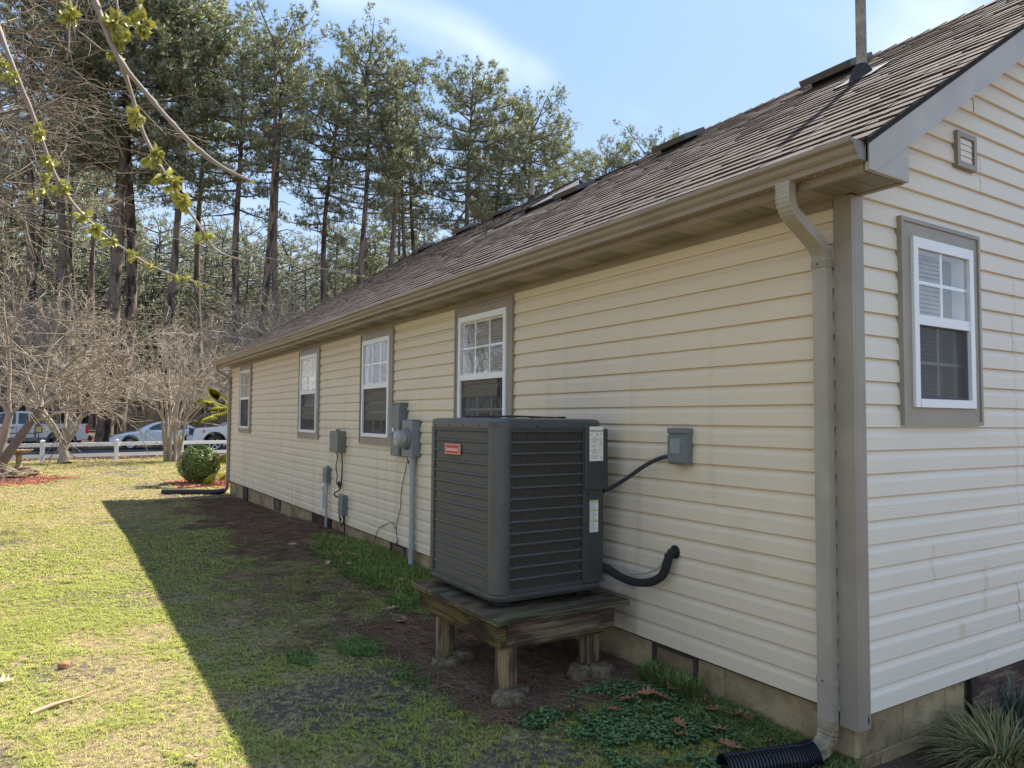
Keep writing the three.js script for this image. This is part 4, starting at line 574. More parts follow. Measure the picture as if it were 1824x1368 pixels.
{ // wooden stand
  const o = thing('equipment_stand', 'weathered mossy wooden stand on four posts beneath the air conditioner', 'stand');
  const X0 = -1.06, X1 = -0.205, Z0 = -2.63, Z1 = -1.525, yb = 0.068, yt = 0.214;
  const r = rng(404);
  // deck boards run left to right
  const n = 9, d0 = Z0 - 0.03, d1 = Z1 + 0.045, bw = (d1 - d0) / n; for (let i = 0; i < n; i++) { const z1 = d1 - i * bw, moss = i > 0 && i < 3 ? 0 : 1; const g = rbox(1.0 + 0.012 * (r() - 0.5), 0.036, bw - 0.006, -0.617 + 0.01 * (r() - 0.5), yt + 0.0185 + 0.003 * (r() - 0.5), z1 - bw / 2, 0.006, 2); part('deck_board', g, std([0.29 * (0.8 + 0.4 * r()), 0.27 * (0.8 + 0.4 * r()), 0.18], 0.9, { map: rep(T.wood, 0.8, 3), bumpMap: rep(T.woodH, 0.8, 3), bumpScale: 0.006 }), o); }
  const side = (g, x, y, z, ry) => at(g, x, y, z, 0, ry, 0);
  const front = std([0.38, 0.32, 0.265], 0.9, { map: rep(T.wood, 1.0, 2.7), bumpMap: rep(T.woodH, 1.0, 2.7), bumpScale: 0.008 });
  part('rim_board', rbox(X1 - X0 - 0.045, yt - yb, 0.038, (X0 + X1) / 2 + 0.022, (yt + yb) / 2, Z1 - 0.019, 0.004, 1), front, o).userData.label = 'grey streaked front rim board';
  part('rim_board', side(rbox(Z1 - Z0, yt - yb + 0.002, 0.040, 0, 0, 0, 0.004, 1), X0 + 0.020, (yt + yb) / 2, (Z0 + Z1) / 2, Math.PI / 2), M.woodMoss, o).userData.label = 'dark mossy left rim board';
  part('rim_board', rbox(X1 - X0 - 0.045, yt - yb, 0.038, (X0 + X1) / 2 + 0.022, (yt + yb) / 2, Z0 + 0.019, 0.004, 1), front, o);
  part('rim_board', side(rbox(Z1 - Z0 - 0.08, yt - yb, 0.038, 0, 0, 0, 0.004, 1), X1 - 0.020, (yt + yb) / 2, (Z0 + Z1) / 2, Math.PI / 2), front, o);
  part('nailer', rbox(X1 - X0 - 0.12, 0.05, 0.038, (X0 + X1) / 2, yb - 0.002, Z1 - 0.06, 0.004, 1), M.woodMoss, o);
  for (const [x, z] of [[-0.975, -1.60], [-0.99, -2.36], [-0.31, -1.66], [-0.33, -2.55]]) part('post', rbox(0.097, 0.48, 0.097, x, yb + 0.1 - 0.24, z, 0.006, 2), M.woodPost, o);
}
// broken concrete chunks bedded round the posts
{
  const r = rng(505), mk = (s) => { const g = new THREE.IcosahedronGeometry(s, 4), p = g.attributes.position, o = r() * 50, fl = 0.55 + 0.3 * r(); for (let i = 0; i < p.count; i++) { const a = p.getX(i) / s, b = p.getY(i) / s, c = p.getZ(i) / s, k = (0.72 + 0.55 * fbm(a * 1.3 + o, b * 1.3 + c * 1.1, 2, 510)) * (0.96 + 0.09 * fbm(a * 7 + o, b * 7 + c * 5, 3, 511)); p.setXYZ(i, clamp(a * k, -0.85, 0.85) * s, clamp(b * k, -0.8, fl) * s, clamp(c * k, -0.85, 0.85) * s); } g.computeVertexNormals(); return metric(g); };
  const L = [[-1.055, -1.50, 0.075, 'left of the front post'], [-0.985, -1.49, 0.065, 'in front of the front post'], [-0.875, -1.585, 0.055, 'right of the front post'], [-0.42, -1.62, 0.085, 'left of the right-hand post'], [-0.315, -1.545, 0.075, 'in front of the right-hand post'], [-0.215, -1.60, 0.06, 'right of the right-hand post'], [-1.07, -2.28, 0.06, 'left of the left-hand post'], [-1.0, -2.235, 0.065, 'in front of the left-hand post'], [-0.885, -2.31, 0.075, 'right of the left-hand post'], [-0.44, -2.45, 0.085, 'at the back post, on its left'], [-0.30, -2.43, 0.095, 'at the back post, on its right'], [-0.62, -2.9, 0.07, 'in the shade behind the stand']];
  for (const [x, z, s, w] of L) { const m = part('concrete_chunk', mk(s * 1.05), M.chunk, scene); m.position.set(x, groundY(x, z) + s * 0.45, z); m.rotation.y = r() * 6; tag(m, `grey broken concrete chunk ${w} of the stand`, 'rubble', 'concrete chunks round the stand posts'); }
}
// ---------------------------------------------------------------- things mounted on the long wall
{
  let o = thing('disconnect_box', 'grey metal disconnect box high on the wall right of the air conditioner', 'electrical box', [0, 1.238, -1.098]);
  part('enclosure', rbox(0.05, 0.215, 0.15, -0.050, 0, 0, 0.005), M.greyBox, o); part('lid', rbox(0.016, 0.165, 0.145, -0.078, -0.012, -0.003, 0.004), M.greyBox, o); part('hood', rbox(0.064, 0.034, 0.16, -0.055, 0.098, 0, 0.006), M.greyBox, o); part('label_plate', rbox(0.002, 0.09, 0.08, -0.0872, 0.005, -0.01, 0.001, 1), std([0.26, 0.30, 0.29], 0.5), o); part('mount', boxG(0.03, 0.18, 0.12, -0.012, 0, 0), M.greyBox, o);
  const whip = new MB(), wp = smoothPath([[-0.052, 1.172, -1.172], [-0.060, 1.172, -1.22], [-0.085, 1.125, -1.34], [-0.12, 1.02, -1.51], [-0.155, 0.945, -1.64], [-0.178, 0.925, -1.70]], 60); whip.tube(wp, wp.map((_, i) => 0.0125 + 0.0012 * (i % 2)), 10); const w = whip.build('power_whip', std([0.035, 0.037, 0.045], 0.45), scene); tag(w, 'dark flexible conduit running from the grey box down to the air conditioner', 'conduit'); new MB().tube([wp[0], wp[3]], 0.02, 10, true).build('fitting', M.greyBox, w); new MB().tube([wp[56], wp[60]], 0.021, 10, true).build('fitting', M.black, w);
  // insulated refrigerant lines
  const ls = smoothPath([[0.01, 0.590, -1.175], [-0.03, 0.592, -1.175], [-0.062, 0.575, -1.178], [-0.070, 0.53, -1.19], [-0.082, 0.455, -1.215], [-0.10, 0.398, -1.29], [-0.125, 0.372, -1.41], [-0.15, 0.385, -1.53], [-0.17, 0.42, -1.64], [-0.178, 0.43, -1.74]], 80); const lm = new MB(); lm.tube(ls, ls.map((_, i) => 0.026 + 0.003 * (fbm(i * 0.35, 1, 2, 9) - 0.3) + (i < 22 && i > 6 ? 0.004 * Math.sin(i) : 0)), 12); const lo = lm.build('refrigerant_line', M.foam, scene); tag(lo, 'black foam covered refrigerant lines sagging from the wall to the air conditioner', 'pipe'); new MB().tube(smoothPath([[0.0, 0.58, -1.19], [-0.05, 0.55, -1.2], [-0.07, 0.48, -1.24], [-0.09, 0.435, -1.32], [-0.12, 0.405, -1.45]], 20).map((p) => [p[0] - 0.022, p[1] + 0.012, p[2]]), 0.005, 6).build('copper_line', std([0.3, 0.28, 0.25], 0.4), lo); new MB().tube([[-0.018, 0.592, -1.175], [-0.024, 0.592, -1.175]], 0.04, 16, true).build('collar', M.foam, lo);
  const tl = smoothPath([[-0.178, 0.36, -1.80], [-0.165, 0.35, -1.7], [-0.14, 0.335, -1.58], [-0.11, 0.33, -1.45]], 12); tag(new MB().tube(tl, 0.006, 6).build('drain_tube', M.pvc, scene), 'thin grey tube leaving the air conditioner below the black refrigerant lines', 'tube');
  // main panel
  o = thing('breaker_panel', 'tall grey electrical panel behind the meter box on the long wall', 'electrical panel', [0, 1.272, -5.36]);
  part('enclosure', rbox(0.085, 0.575, 0.24, -0.0625, 0, 0, 0.005), M.greyBox, o); part('cover', rbox(0.010, 0.53, 0.225, -0.110, -0.012, 0, 0.003), M.greyBox, o); part('top_hood', rbox(0.1, 0.014, 0.25, -0.066, 0.292, 0, 0.003), M.greyBox, o); part('latch', rbox(0.03, 0.05, 0.07, -0.128, -0.06, -0.03, 0.004), M.greyBox, o); part('sticker', boxG(0.001, 0.04, 0.05, -0.1156, 0.0, -0.05), M.white, o); part('mount_flange', boxG(0.018, 0.60, 0.26, -0.011, 0, 0.012), M.greyBox, o);
  // meter
  o = thing('meter_box', 'grey electric meter box with round glass meter in front of the tall panel', 'electric meter', [0, 1.185, -5.03]);
  part('enclosure', rbox(0.095, 0.385, 0.26, -0.0675, 0, 0, 0.005), std([0.27, 0.30, 0.315], 0.45, { map: rep(T.mottle, 3, 3) }), o); part('mount_flange', boxG(0.018, 0.41, 0.275, -0.0115, 0.004, 0.014), M.greyBox, o); part('top_lip', rbox(0.104, 0.012, 0.268, -0.066, 0.195, 0, 0.003), M.greyBox, o);
  const lath = (pts, mat, name, y, z, par = o) => { const g = new THREE.LatheGeometry(pts.map((p) => new THREE.Vector2(...p)), 28); g.rotateZ(Math.PI / 2); g.translate(0, y, z); return part(name, g, mat, par); };
  lath([[0.118, 0.114], [0.122, 0.124], [0.110, 0.140], [0.102, 0.156], [0.0, 0.157]], M.greyBox, 'meter_socket', 0.0, 0.0); lath([[0.092, 0.158], [0.092, 0.225], [0.078, 0.245], [0.0, 0.248]], phys([0.6, 0.62, 0.62], 0.08, { transmission: 0.55, thickness: 0 }), 'meter_glass', 0.0, 0); lath([[0.070, 0.159], [0.070, 0.215], [0, 0.216]], std([0.7, 0.7, 0.68], 0.5), 'meter_face', 0.0, 0); part('meter_dial', boxG(0.003, 0.035, 0.07, -0.218, 0.02, 0.0), M.black, o); part('meter_sticker', boxG(0.003, 0.025, 0.06, -0.218, -0.035, 0.0), std([0.2, 0.1, 0.05], 0.6), o);
  const mast = thing('service_conduit', 'grey plastic conduit running from the meter box down into the ground', 'conduit', [-0.062, -0.3, -4.985]); new MB().tube([[0, 0, 0], [0, 1.30, 0]], 0.030, 18).build('pipe', M.pvc, mast); new MB().tube([[0, 1.18, 0], [0, 1.30, 0]], 0.036, 18).build('coupling', M.pvc, mast);
  part('wire_hole', boxG(0.002, 0.04, 0.03, -0.0215, 0.925, -5.18), M.black, house);
  const wire = (name, pts, r, label, mat = M.black, n = 60) => tag(new MB().tube(smoothPath(pts, n), r, 5).build(name, mat, scene), label, 'cable');
  wire('ground_wire', [[-0.04, 0.985, -5.16], [-0.036, 0.85, -5.22], [-0.034, 0.62, -5.33], [-0.034, 0.4, -5.36], [-0.036, 0.2, -5.46], [-0.034, 0.08, -5.44], [-0.05, 0.03, -5.39], [-0.045, 0.01, -5.44], [-0.035, 0.045, -5.42]], 0.0045, 'thin black wire wandering down the siding below the meter box');
  wire('ground_wire', [[-0.036, 0.17, -5.47], [-0.034, 0.22, -5.6], [-0.034, 0.17, -5.8], [-0.034, 0.10, -5.98], [-0.02, 0.0, -6.1], [0.0, -0.1, -6.2]], 0.004, 'thin black wire branching left along the siding below the meter box');
  wire('loose_cable', [[0.03, -0.02, -5.2], [-0.01, -0.08, -5.12], [-0.03, -0.16, -5.06], [-0.05, -0.22, -5.02]], 0.008, 'short black cable curving out of the foundation beside the conduit');
  // communication boxes
  o = thing('utility_box', 'beige-grey utility box on the wall between two windows', 'utility box', [0, 1.08, -7.395]);
  part('enclosure', rbox(0.085, 0.285, 0.36, -0.066, 0, 0, 0.008), M.greyBox2, o); part('lid', rbox(0.024, 0.272, 0.345, -0.118, 0, -0.004, 0.008), M.greyBox2, o); part('hinge', rbox(0.03, 0.04, 0.02, -0.1, 0.146, 0.15, 0.003), M.greyBox2, o); part('hinge', rbox(0.03, 0.04, 0.02, -0.1, 0.146, 0.05, 0.003), M.greyBox2, o); part('latch', rbox(0.024, 0.08, 0.012, -0.095, -0.02, 0.184, 0.003), M.greyBox2, o); part('mount', boxG(0.03, 0.26, 0.32, -0.012, 0, 0.01), M.greyBox2, o);
  o = thing('switch_box', 'small grey box with red sticker above a thin grey conduit', 'electrical box', [0, 0.595, -7.90]);
  part('enclosure', rbox(0.05, 0.215, 0.17, -0.046, 0, 0, 0.005), M.greyBox, o); part('cover', rbox(0.012, 0.195, 0.16, -0.077, -0.004, 0, 0.004), M.greyBox, o); part('red_sticker', boxG(0.002, 0.05, 0.045, -0.0838, 0.02, -0.03), std([0.5, 0.05, 0.03], 0.5), o); part('hub', rbox(0.03, 0.03, 0.04, -0.05, 0.12, 0.04, 0.003), M.greyBox, o); part('mount', boxG(0.022, 0.2, 0.15, -0.011, 0, 0.01), M.greyBox, o);
  const cd = thing('thin_conduit', 'thin grey conduit running from the small box down into the ground', 'conduit', [-0.055, -0.3, -7.88]); new MB().tube([[0, 0, 0], [0, 0.79, 0]], 0.0165, 12).build('pipe', M.pvc, cd); new MB().tube([[0, 0.72, 0], [0, 0.79, 0]], 0.022, 12).build('coupling', M.pvc, cd);
  const wp2 = thing('white_drain_tube', 'short white plastic pipe on the siding left of the thin grey conduit', 'pipe', [-0.06, 0.12, -8.06]); new MB().tube([[0, 0, 0], [0, 0.26, 0]], 0.030, 12, true).build('pipe', M.white, wp2); new MB().tube([[0, 0.255, 0], [0, 0.30, 0.02], [0, 0.315, 0.08]], 0.02, 10, true).build('elbow', M.white, wp2);
  o = thing('network_box', 'small grey cable box low on the siding beside the hanging cables', 'utility box', [0, 0.255, -7.195]);
  part('enclosure', rbox(0.05, 0.26, 0.18, -0.046, 0, 0, 0.008), M.greyBox, o); part('lid', rbox(0.022, 0.255, 0.172, -0.08, 0, -0.002, 0.009), M.greyBox, o); part('mount', boxG(0.022, 0.2, 0.15, -0.011, 0, 0.01), M.greyBox, o);
  wire('cable_run', [[-0.06, 0.935, -7.47], [-0.05, 0.86, -7.46], [-0.05, 0.74, -7.51], [-0.06, 0.62, -7.42], [-0.09, 0.53, -7.36], [-0.05, 0.49, -7.30], [-0.1, 0.55, -7.27], [-0.05, 0.46, -7.36], [-0.04, 0.55, -7.40], [-0.05, 0.5, -7.28]], 0.0065, 'grey tangled cable hanging from the utility box', M.rubber, 120);
  wire('cable_run', [[-0.06, 0.935, -7.27], [-0.05, 0.8, -7.265], [-0.045, 0.6, -7.29], [-0.05, 0.45, -7.33], [-0.09, 0.38, -7.44], [-0.05, 0.33, -7.45], [-0.045, 0.37, -7.36], [-0.04, 0.25, -7.36], [-0.04, 0.1, -7.36], [-0.05, 0.03, -7.3], [-0.06, -0.02, -7.22], [-0.05, 0.06, -7.16], [-0.06, 0.12, -7.17]], 0.0085, 'thick black cable with a loop running from the utility box to the low cable box', M.black, 120);
  wire('cable_run', [[-0.05, 0.13, -7.14], [-0.05, 0.0, -7.135], [-0.04, -0.25, -7.13]], 0.010, 'black cable dropping from the low cable box into the ground', M.black);
  wire('cable_run', [[-0.05, 0.94, -7.42], [-0.05, 0.86, -7.43], [-0.05, 0.74, -7.53], [-0.055, 0.6, -7.43]], 0.004, 'thin grey cable beside the tangled cable under the utility box', M.pvc);
  wire('cable_run', [[-0.05, 0.12, -7.27], [-0.06, 0.04, -7.25], [-0.07, -0.01, -7.19], [-0.05, 0.05, -7.13], [-0.05, 0.12, -7.15]], 0.005, 'black cable loop under the low cable box', M.black);
}

// ---------------------------------------------------------------- fence, street, vehicles, far house
{
  const o = thing('vinyl_fence', 'low white two-rail vinyl fence along the street', 'fence');
  const P = (k) => [-1.29 + 2.43 * k, -30.25 - 0.62 * k], gx = (k) => -0.355;
  const postG = [rbox(0.125, 0.82, 0.125, 0, 0.39, 0, 0.008), (() => { const g = new THREE.ConeGeometry(0.098, 0.05, 4, 1).toNonIndexed(); g.rotateY(Math.PI / 4); g.translate(0, 0.845, 0); return g; })(), rbox(0.15, 0.022, 0.15, 0, 0.808, 0, 0.004)];
  const a = Math.atan2(0.62, 2.43), len = Math.hypot(2.43, 0.62);
  for (let k = -6; k <= 6; k++) { const p = P(k); const m = part('post', postG[0], M.vinyl, o); m.position.set(p[0], gx(k), p[1]); m.rotation.y = a; const c = part('cap', [postG[1].clone(), postG[2].clone()], M.vinyl, m); if (k < 6) for (const y of [0.255, 0.665]) { const r = part('rail', rbox(len - 0.13, 0.14, 0.045, 0, 0, 0, 0.006), M.vinyl, o); r.position.set(p[0] + 1.215, gx(k) + y, p[1] - 0.31); r.rotation.y = a; } }
}
function wheel(par, x, z, R, w, rimMat, spokes) {
  const g = new THREE.Group(); g.name = 'wheel'; g.position.set(x, R, z); par.add(g); const s = Math.sign(z);
  const lat = (pts, mat, name) => { const q = new THREE.LatheGeometry(pts.map((p) => new THREE.Vector2(...p)), 28); q.rotateX(Math.PI / 2); if (s < 0) q.rotateY(Math.PI); return part(name, q, mat, g); };
  lat([[R * 0.66, -w / 2], [R * 0.95, -w / 2], [R, -w / 2 + 0.03], [R, w / 2 - 0.03], [R * 0.95, w / 2], [R * 0.68, w / 2], [R * 0.66, w / 2 - 0.03]], M.rubber, 'tyre');
  const rim = new MB(); for (let i = 0; i < spokes; i++) { const t = (i / spokes) * 6.283, c = Math.cos(t), q = Math.sin(t), pw = 0.022; rim.quad([c * 0.05 - q * pw, q * 0.05 + c * pw, s * (w / 2 - 0.03)], [c * R * 0.64 - q * pw, q * R * 0.64 + c * pw, s * (w / 2 - 0.015)], [c * R * 0.64 + q * pw, q * R * 0.64 - c * pw, s * (w / 2 - 0.015)], [c * 0.05 + q * pw, q * 0.05 - c * pw, s * (w / 2 - 0.03)]); }
  rim.build('spokes', rimMat, g); lat([[R * 0.60, w / 2 - 0.02], [R * 0.66, w / 2 - 0.005], [R * 0.68, w / 2 + 0.001]], rimMat, 'rim'); lat([[0, w / 2 - 0.025], [0.06, w / 2 - 0.02], [0.07, w / 2 - 0.04]], rimMat, 'hub'); lat([[0.02, w / 2 - 0.09], [R * 0.66, w / 2 - 0.09]], M.black, 'brake');
}
function archShape(pts, arches, yb) {                                 // closed side outline: upper points front to back, wheel arches cut from the sill
  const s = new THREE.Shape(); pts.forEach((p, i) => (i ? s.lineTo(...p) : s.moveTo(...p)));
  for (const [cx, R, cy] of [...arches].sort((a, b) => b[0] - a[0])) { const dx = Math.sqrt(Math.max(0, R * R - (yb - cy) ** 2)); s.lineTo(cx + dx, yb); const a0 = Math.atan2(yb - cy, dx); for (let i = 1; i <= 14; i++) { const a = lerp(a0, Math.PI - a0, i / 14); s.lineTo(cx + R * Math.cos(a), cy + R * Math.sin(a)); } }
  s.closePath(); return s;
}
const ext = (shape, w, b) => { const g = new THREE.ExtrudeGeometry(shape, { depth: w - 2 * b, bevelEnabled: true, bevelThickness: b, bevelSize: b * 0.5, bevelOffset: -b * 0.5, bevelSegments: 3, curveSegments: 8 }); g.translate(0, 0, -(w - 2 * b) / 2); return g; };
const poly2 = (pts) => new THREE.Shape(pts.map((p) => new THREE.Vector2(...p)));
const taper = (g, y0, k) => { const p = g.attributes.position; for (let i = 0; i < p.count; i++) { const y = p.getY(i); if (y > y0) p.setZ(i, p.getZ(i) * (1 - k * (y - y0))); } g.computeVertexNormals(); return g; };
const smoothPts = (pts, n) => { const c = new THREE.SplineCurve(pts.map((p) => new THREE.Vector2(...p))); return c.getPoints(n).map((p) => [p.x, p.y]); };
const alloy = std([0.62, 0.63, 0.65], 0.3, { metalness: 0.7 });
{ // white sedan
  const paint = phys([0.74, 0.77, 0.80], 0.3, { clearcoat: 0.8, clearcoatRoughness: 0.05 });
  const o = thing('parked_car', 'white four-door sedan parked on the street behind the fence', 'car', [-1.02, -0.31, -40.6], -0.02);
  const top = smoothPts([[0.02, 0.34], [0.0, 0.52], [0.10, 0.66], [0.55, 0.80], [1.25, 0.93], [2.6, 0.97], [3.9, 1.0], [4.45, 0.98], [4.66, 0.88], [4.70, 0.62], [4.64, 0.34]], 40);
  part('body', ext(archShape([...top], [[3.72, 0.37, 0.33], [0.94, 0.37, 0.33]], 0.24), 1.80, 0.14), paint, o);
  part('cabin', taper(ext(poly2(smoothPts([[1.18, 0.92], [1.7, 1.22], [2.15, 1.40], [2.6, 1.455], [3.1, 1.44], [3.6, 1.31], [4.05, 1.10], [4.35, 0.97]], 26)), 1.60, 0.1), 0.95, 0.36), paint, o);
  const win = (pts, name = 'window') => { for (const s of [-1, 1]) { const g = taper(new THREE.ExtrudeGeometry(poly2(pts), { depth: 0.01, bevelEnabled: false }).translate(0, 0, s * 0.80 - 0.005), 0.95, 0.36); part(name, g, M.glassDark, o); } };
  win([[1.62, 1.0], [2.02, 1.25], [2.34, 1.36], [2.66, 1.39], [2.70, 1.01]]); win([[2.78, 1.01], [2.76, 1.39], [3.1, 1.38], [3.45, 1.28], [3.62, 1.18], [3.60, 1.03]]); win([[3.67, 1.04], [3.69, 1.14], [3.95, 1.05]], 'quarter_window');
  { const g = new MB(); g.quad([1.30, 0.985, -0.66], [1.30, 0.985, 0.66], [2.12, 1.402, 0.56], [2.12, 1.402, -0.56]); g.build('windscreen', M.glassDark, o); }
  for (const s of [-1, 1]) { part('mirror', rbox(0.16, 0.12, 0.18, 1.72, 1.03, s * 0.95, 0.03), paint, o); part('headlight', rbox(0.38, 0.10, 0.12, 0.24, 0.665, s * 0.80, 0.03), std([0.25, 0.26, 0.28], 0.15), o); part('door_handle', rbox(0.15, 0.025, 0.02, 2.55, 0.86, s * 0.905, 0.006), paint, o); part('door_handle', rbox(0.15, 0.025, 0.02, 3.45, 0.87, s * 0.905, 0.006), paint, o); part('sill', rbox(2.1, 0.05, 0.03, 2.33, 0.31, s * 0.895, 0.01), std([0.45, 0.46, 0.47], 0.4), o); part('tail_light', rbox(0.2, 0.14, 0.1, 4.58, 0.86, s * 0.78, 0.03), std([0.35, 0.02, 0.02], 0.3), o); for (const x of [1.62, 2.74, 3.66]) part('door_gap', boxG(0.012, 0.52, 0.004, x, 0.68, s * 0.9005), M.black, o); for (const x of [0.94, 3.72]) wheel(o, x, s * 0.80, 0.325, 0.21, alloy, 14); }
  part('lower_grille', rbox(0.06, 0.12, 1.2, 0.03, 0.42, 0, 0.02), M.black, o); part('underbody', boxG(3.6, 0.14, 1.4, 2.35, 0.26, 0), M.black, o);
}
function pickup(o, p) {
  const { paint, lower, L, hood, cabB, flare } = p, fw = 0.98, rw = L - 1.12, R = 0.40;
  const front = smoothPts([[0.06, 0.52], [0.02, 0.75], [0.06, 1.02], [0.22, 1.14], [0.9, 1.20], [hood, 1.24]], 20);
  part('front_body', ext(archShape([...front, [cabB, 1.26], [cabB, 0.46]], [[fw, 0.52, 0.42]], 0.46), 1.92, 0.1), paint, o);
  part('cab', taper(ext(poly2(smoothPts([[hood - 0.1, 1.22], [hood + 0.35, 1.56], [hood + 0.72, 1.83], [hood + 1.1, 1.90], [cabB - 0.35, 1.90], [cabB - 0.06, 1.82], [cabB, 1.5], [cabB, 1.22]], 26)), 1.78, 0.08), 1.24, 0.24), paint, o);
  part('bed', ext(archShape([[cabB + 0.03, 0.46], [cabB + 0.03, 1.30], [L - 0.06, 1.31], [L - 0.02, 1.2], [L, 0.56]], [[rw, 0.52, 0.42]], 0.46), 1.92, 0.06), paint, o);
  part('bed_rail', rbox(L - cabB - 0.08, 0.035, 1.86, (L + cabB) / 2, 1.315, 0, 0.01), std([0.12, 0.12, 0.12], 0.6), o);
  const win = (pts) => { for (const s of [-1, 1]) part('window', taper(new THREE.ExtrudeGeometry(poly2(pts), { depth: 0.01, bevelEnabled: false }).translate(0, 0, s * 0.89 - 0.005), 1.24, 0.24), M.glassDark, o); };
  const dB = hood + 1.36; win([[hood + 0.30, 1.30], [hood + 0.42, 1.52], [hood + 0.74, 1.80], [dB - 0.05, 1.82], [dB - 0.05, 1.30]]); win([[dB + 0.05, 1.30], [dB + 0.05, 1.82], [cabB - 0.28, 1.80], [cabB - 0.14, 1.66], [cabB - 0.16, 1.30]]);
  { const g = new MB(); g.quad([hood + 0.02, 1.30, -0.74], [hood + 0.02, 1.30, 0.74], [hood + 0.66, 1.825, 0.68], [hood + 0.66, 1.825, -0.68]); g.build('windscreen', M.glassDark, o); }
  for (const s of [-1, 1]) {
    for (const x of [fw, rw]) { wheel(o, x, s * 0.84, R, 0.27, p.rim, 6); const fl = new MB(), n = 16; for (let i = 0; i < n; i++) { const q = (k, r) => { const a = lerp(-0.06, Math.PI + 0.06, k / n); return [x + r * Math.cos(a), 0.42 + r * Math.sin(a)]; }; const A = q(i, 0.515), B = q(i + 1, 0.515), C = q(i + 1, flare ? 0.65 : 0.54), D = q(i, flare ? 0.65 : 0.54), z0 = s * 0.955, z1 = s * 1.0; fl.quad([...A, z1], [...B, z1], [...C, z0 + s * 0.012], [...D, z0 + s * 0.012]); fl.quad([...A, z1], [...B, z1], [...B, s * 0.7], [...A, s * 0.7]); } fl.build('wheel_arch', flare ? std([0.035, 0.035, 0.035], 0.7) : M.black, o); }
    part('lower_panel', rbox(rw - fw - 1.2, 0.16, 0.02, (rw + fw) / 2, 0.58, s * 0.958, 0.008), lower, o); part('side_moulding', rbox(cabB - hood - 0.2, 0.035, 0.015, (cabB + hood) / 2 + 0.1, 0.86, s * 0.965, 0.005), M.black, o);
    part('mirror', rbox(0.14, 0.24, 0.24, hood + 0.28, 1.36, s * 1.08, 0.03), M.black, o); part('door_handle', rbox(0.18, 0.05, 0.03, dB - 0.18, 1.12, s * 0.965, 0.01), M.black, o); part('tail_light', rbox(0.14, 0.42, 0.12, L - 0.06, 1.06, s * 0.93, 0.02), std([0.5, 0.015, 0.02], 0.2), o); part('headlight', rbox(0.42, 0.24, 0.2, 0.25, 0.99, s * 0.84, 0.04), phys([0.6, 0.62, 0.62], 0.12, { clearcoat: 1 }), o); part('turn_lamp', rbox(0.14, 0.14, 0.1, 0.47, 0.99, s * 0.915, 0.02), std([0.65, 0.22, 0.04], 0.3), o);
    for (const x of [hood + 0.16, dB, cabB - 0.04]) part('door_gap', boxG(0.012, 0.7, 0.004, x, 0.88, s * 0.9605), M.black, o);
  }
  part('grille', rbox(0.08, 0.34, 1.2, 0.05, 0.95, 0, 0.03), M.black, o); part('front_bumper', rbox(0.22, 0.26, 1.94, 0.06, 0.60, 0, 0.05), p.bumper, o); part('rear_bumper', rbox(0.2, 0.22, 1.86, L + 0.06, 0.60, 0, 0.05), M.black, o); part('underbody', boxG(L - 0.6, 0.2, 1.3, L / 2, 0.48, 0), M.black, o);
}
{
  const silver = phys([0.56, 0.55, 0.53], 0.4, { clearcoat: 0.3, clearcoatRoughness: 0.1 }), white = phys([0.72, 0.74, 0.75], 0.3, { clearcoat: 0.8, clearcoatRoughness: 0.06 });
  pickup(thing('pickup_truck', 'silver pickup truck with black wheel flares parked at the left', 'pickup truck', [-7.72, -0.31, -40.3], 0), { paint: silver, lower: std([0.16, 0.16, 0.16], 0.5), L: 5.75, hood: 1.45, cabB: 3.55, flare: true, rim: alloy, bumper: silver });
  pickup(thing('pickup_truck', 'white pickup truck showing its hood and headlight past the house corner', 'pickup truck', [2.35, -0.31, -37.0], 0), { paint: white, lower: white, L: 5.8, hood: 1.5, cabB: 3.6, flare: false, rim: alloy, bumper: white });
}
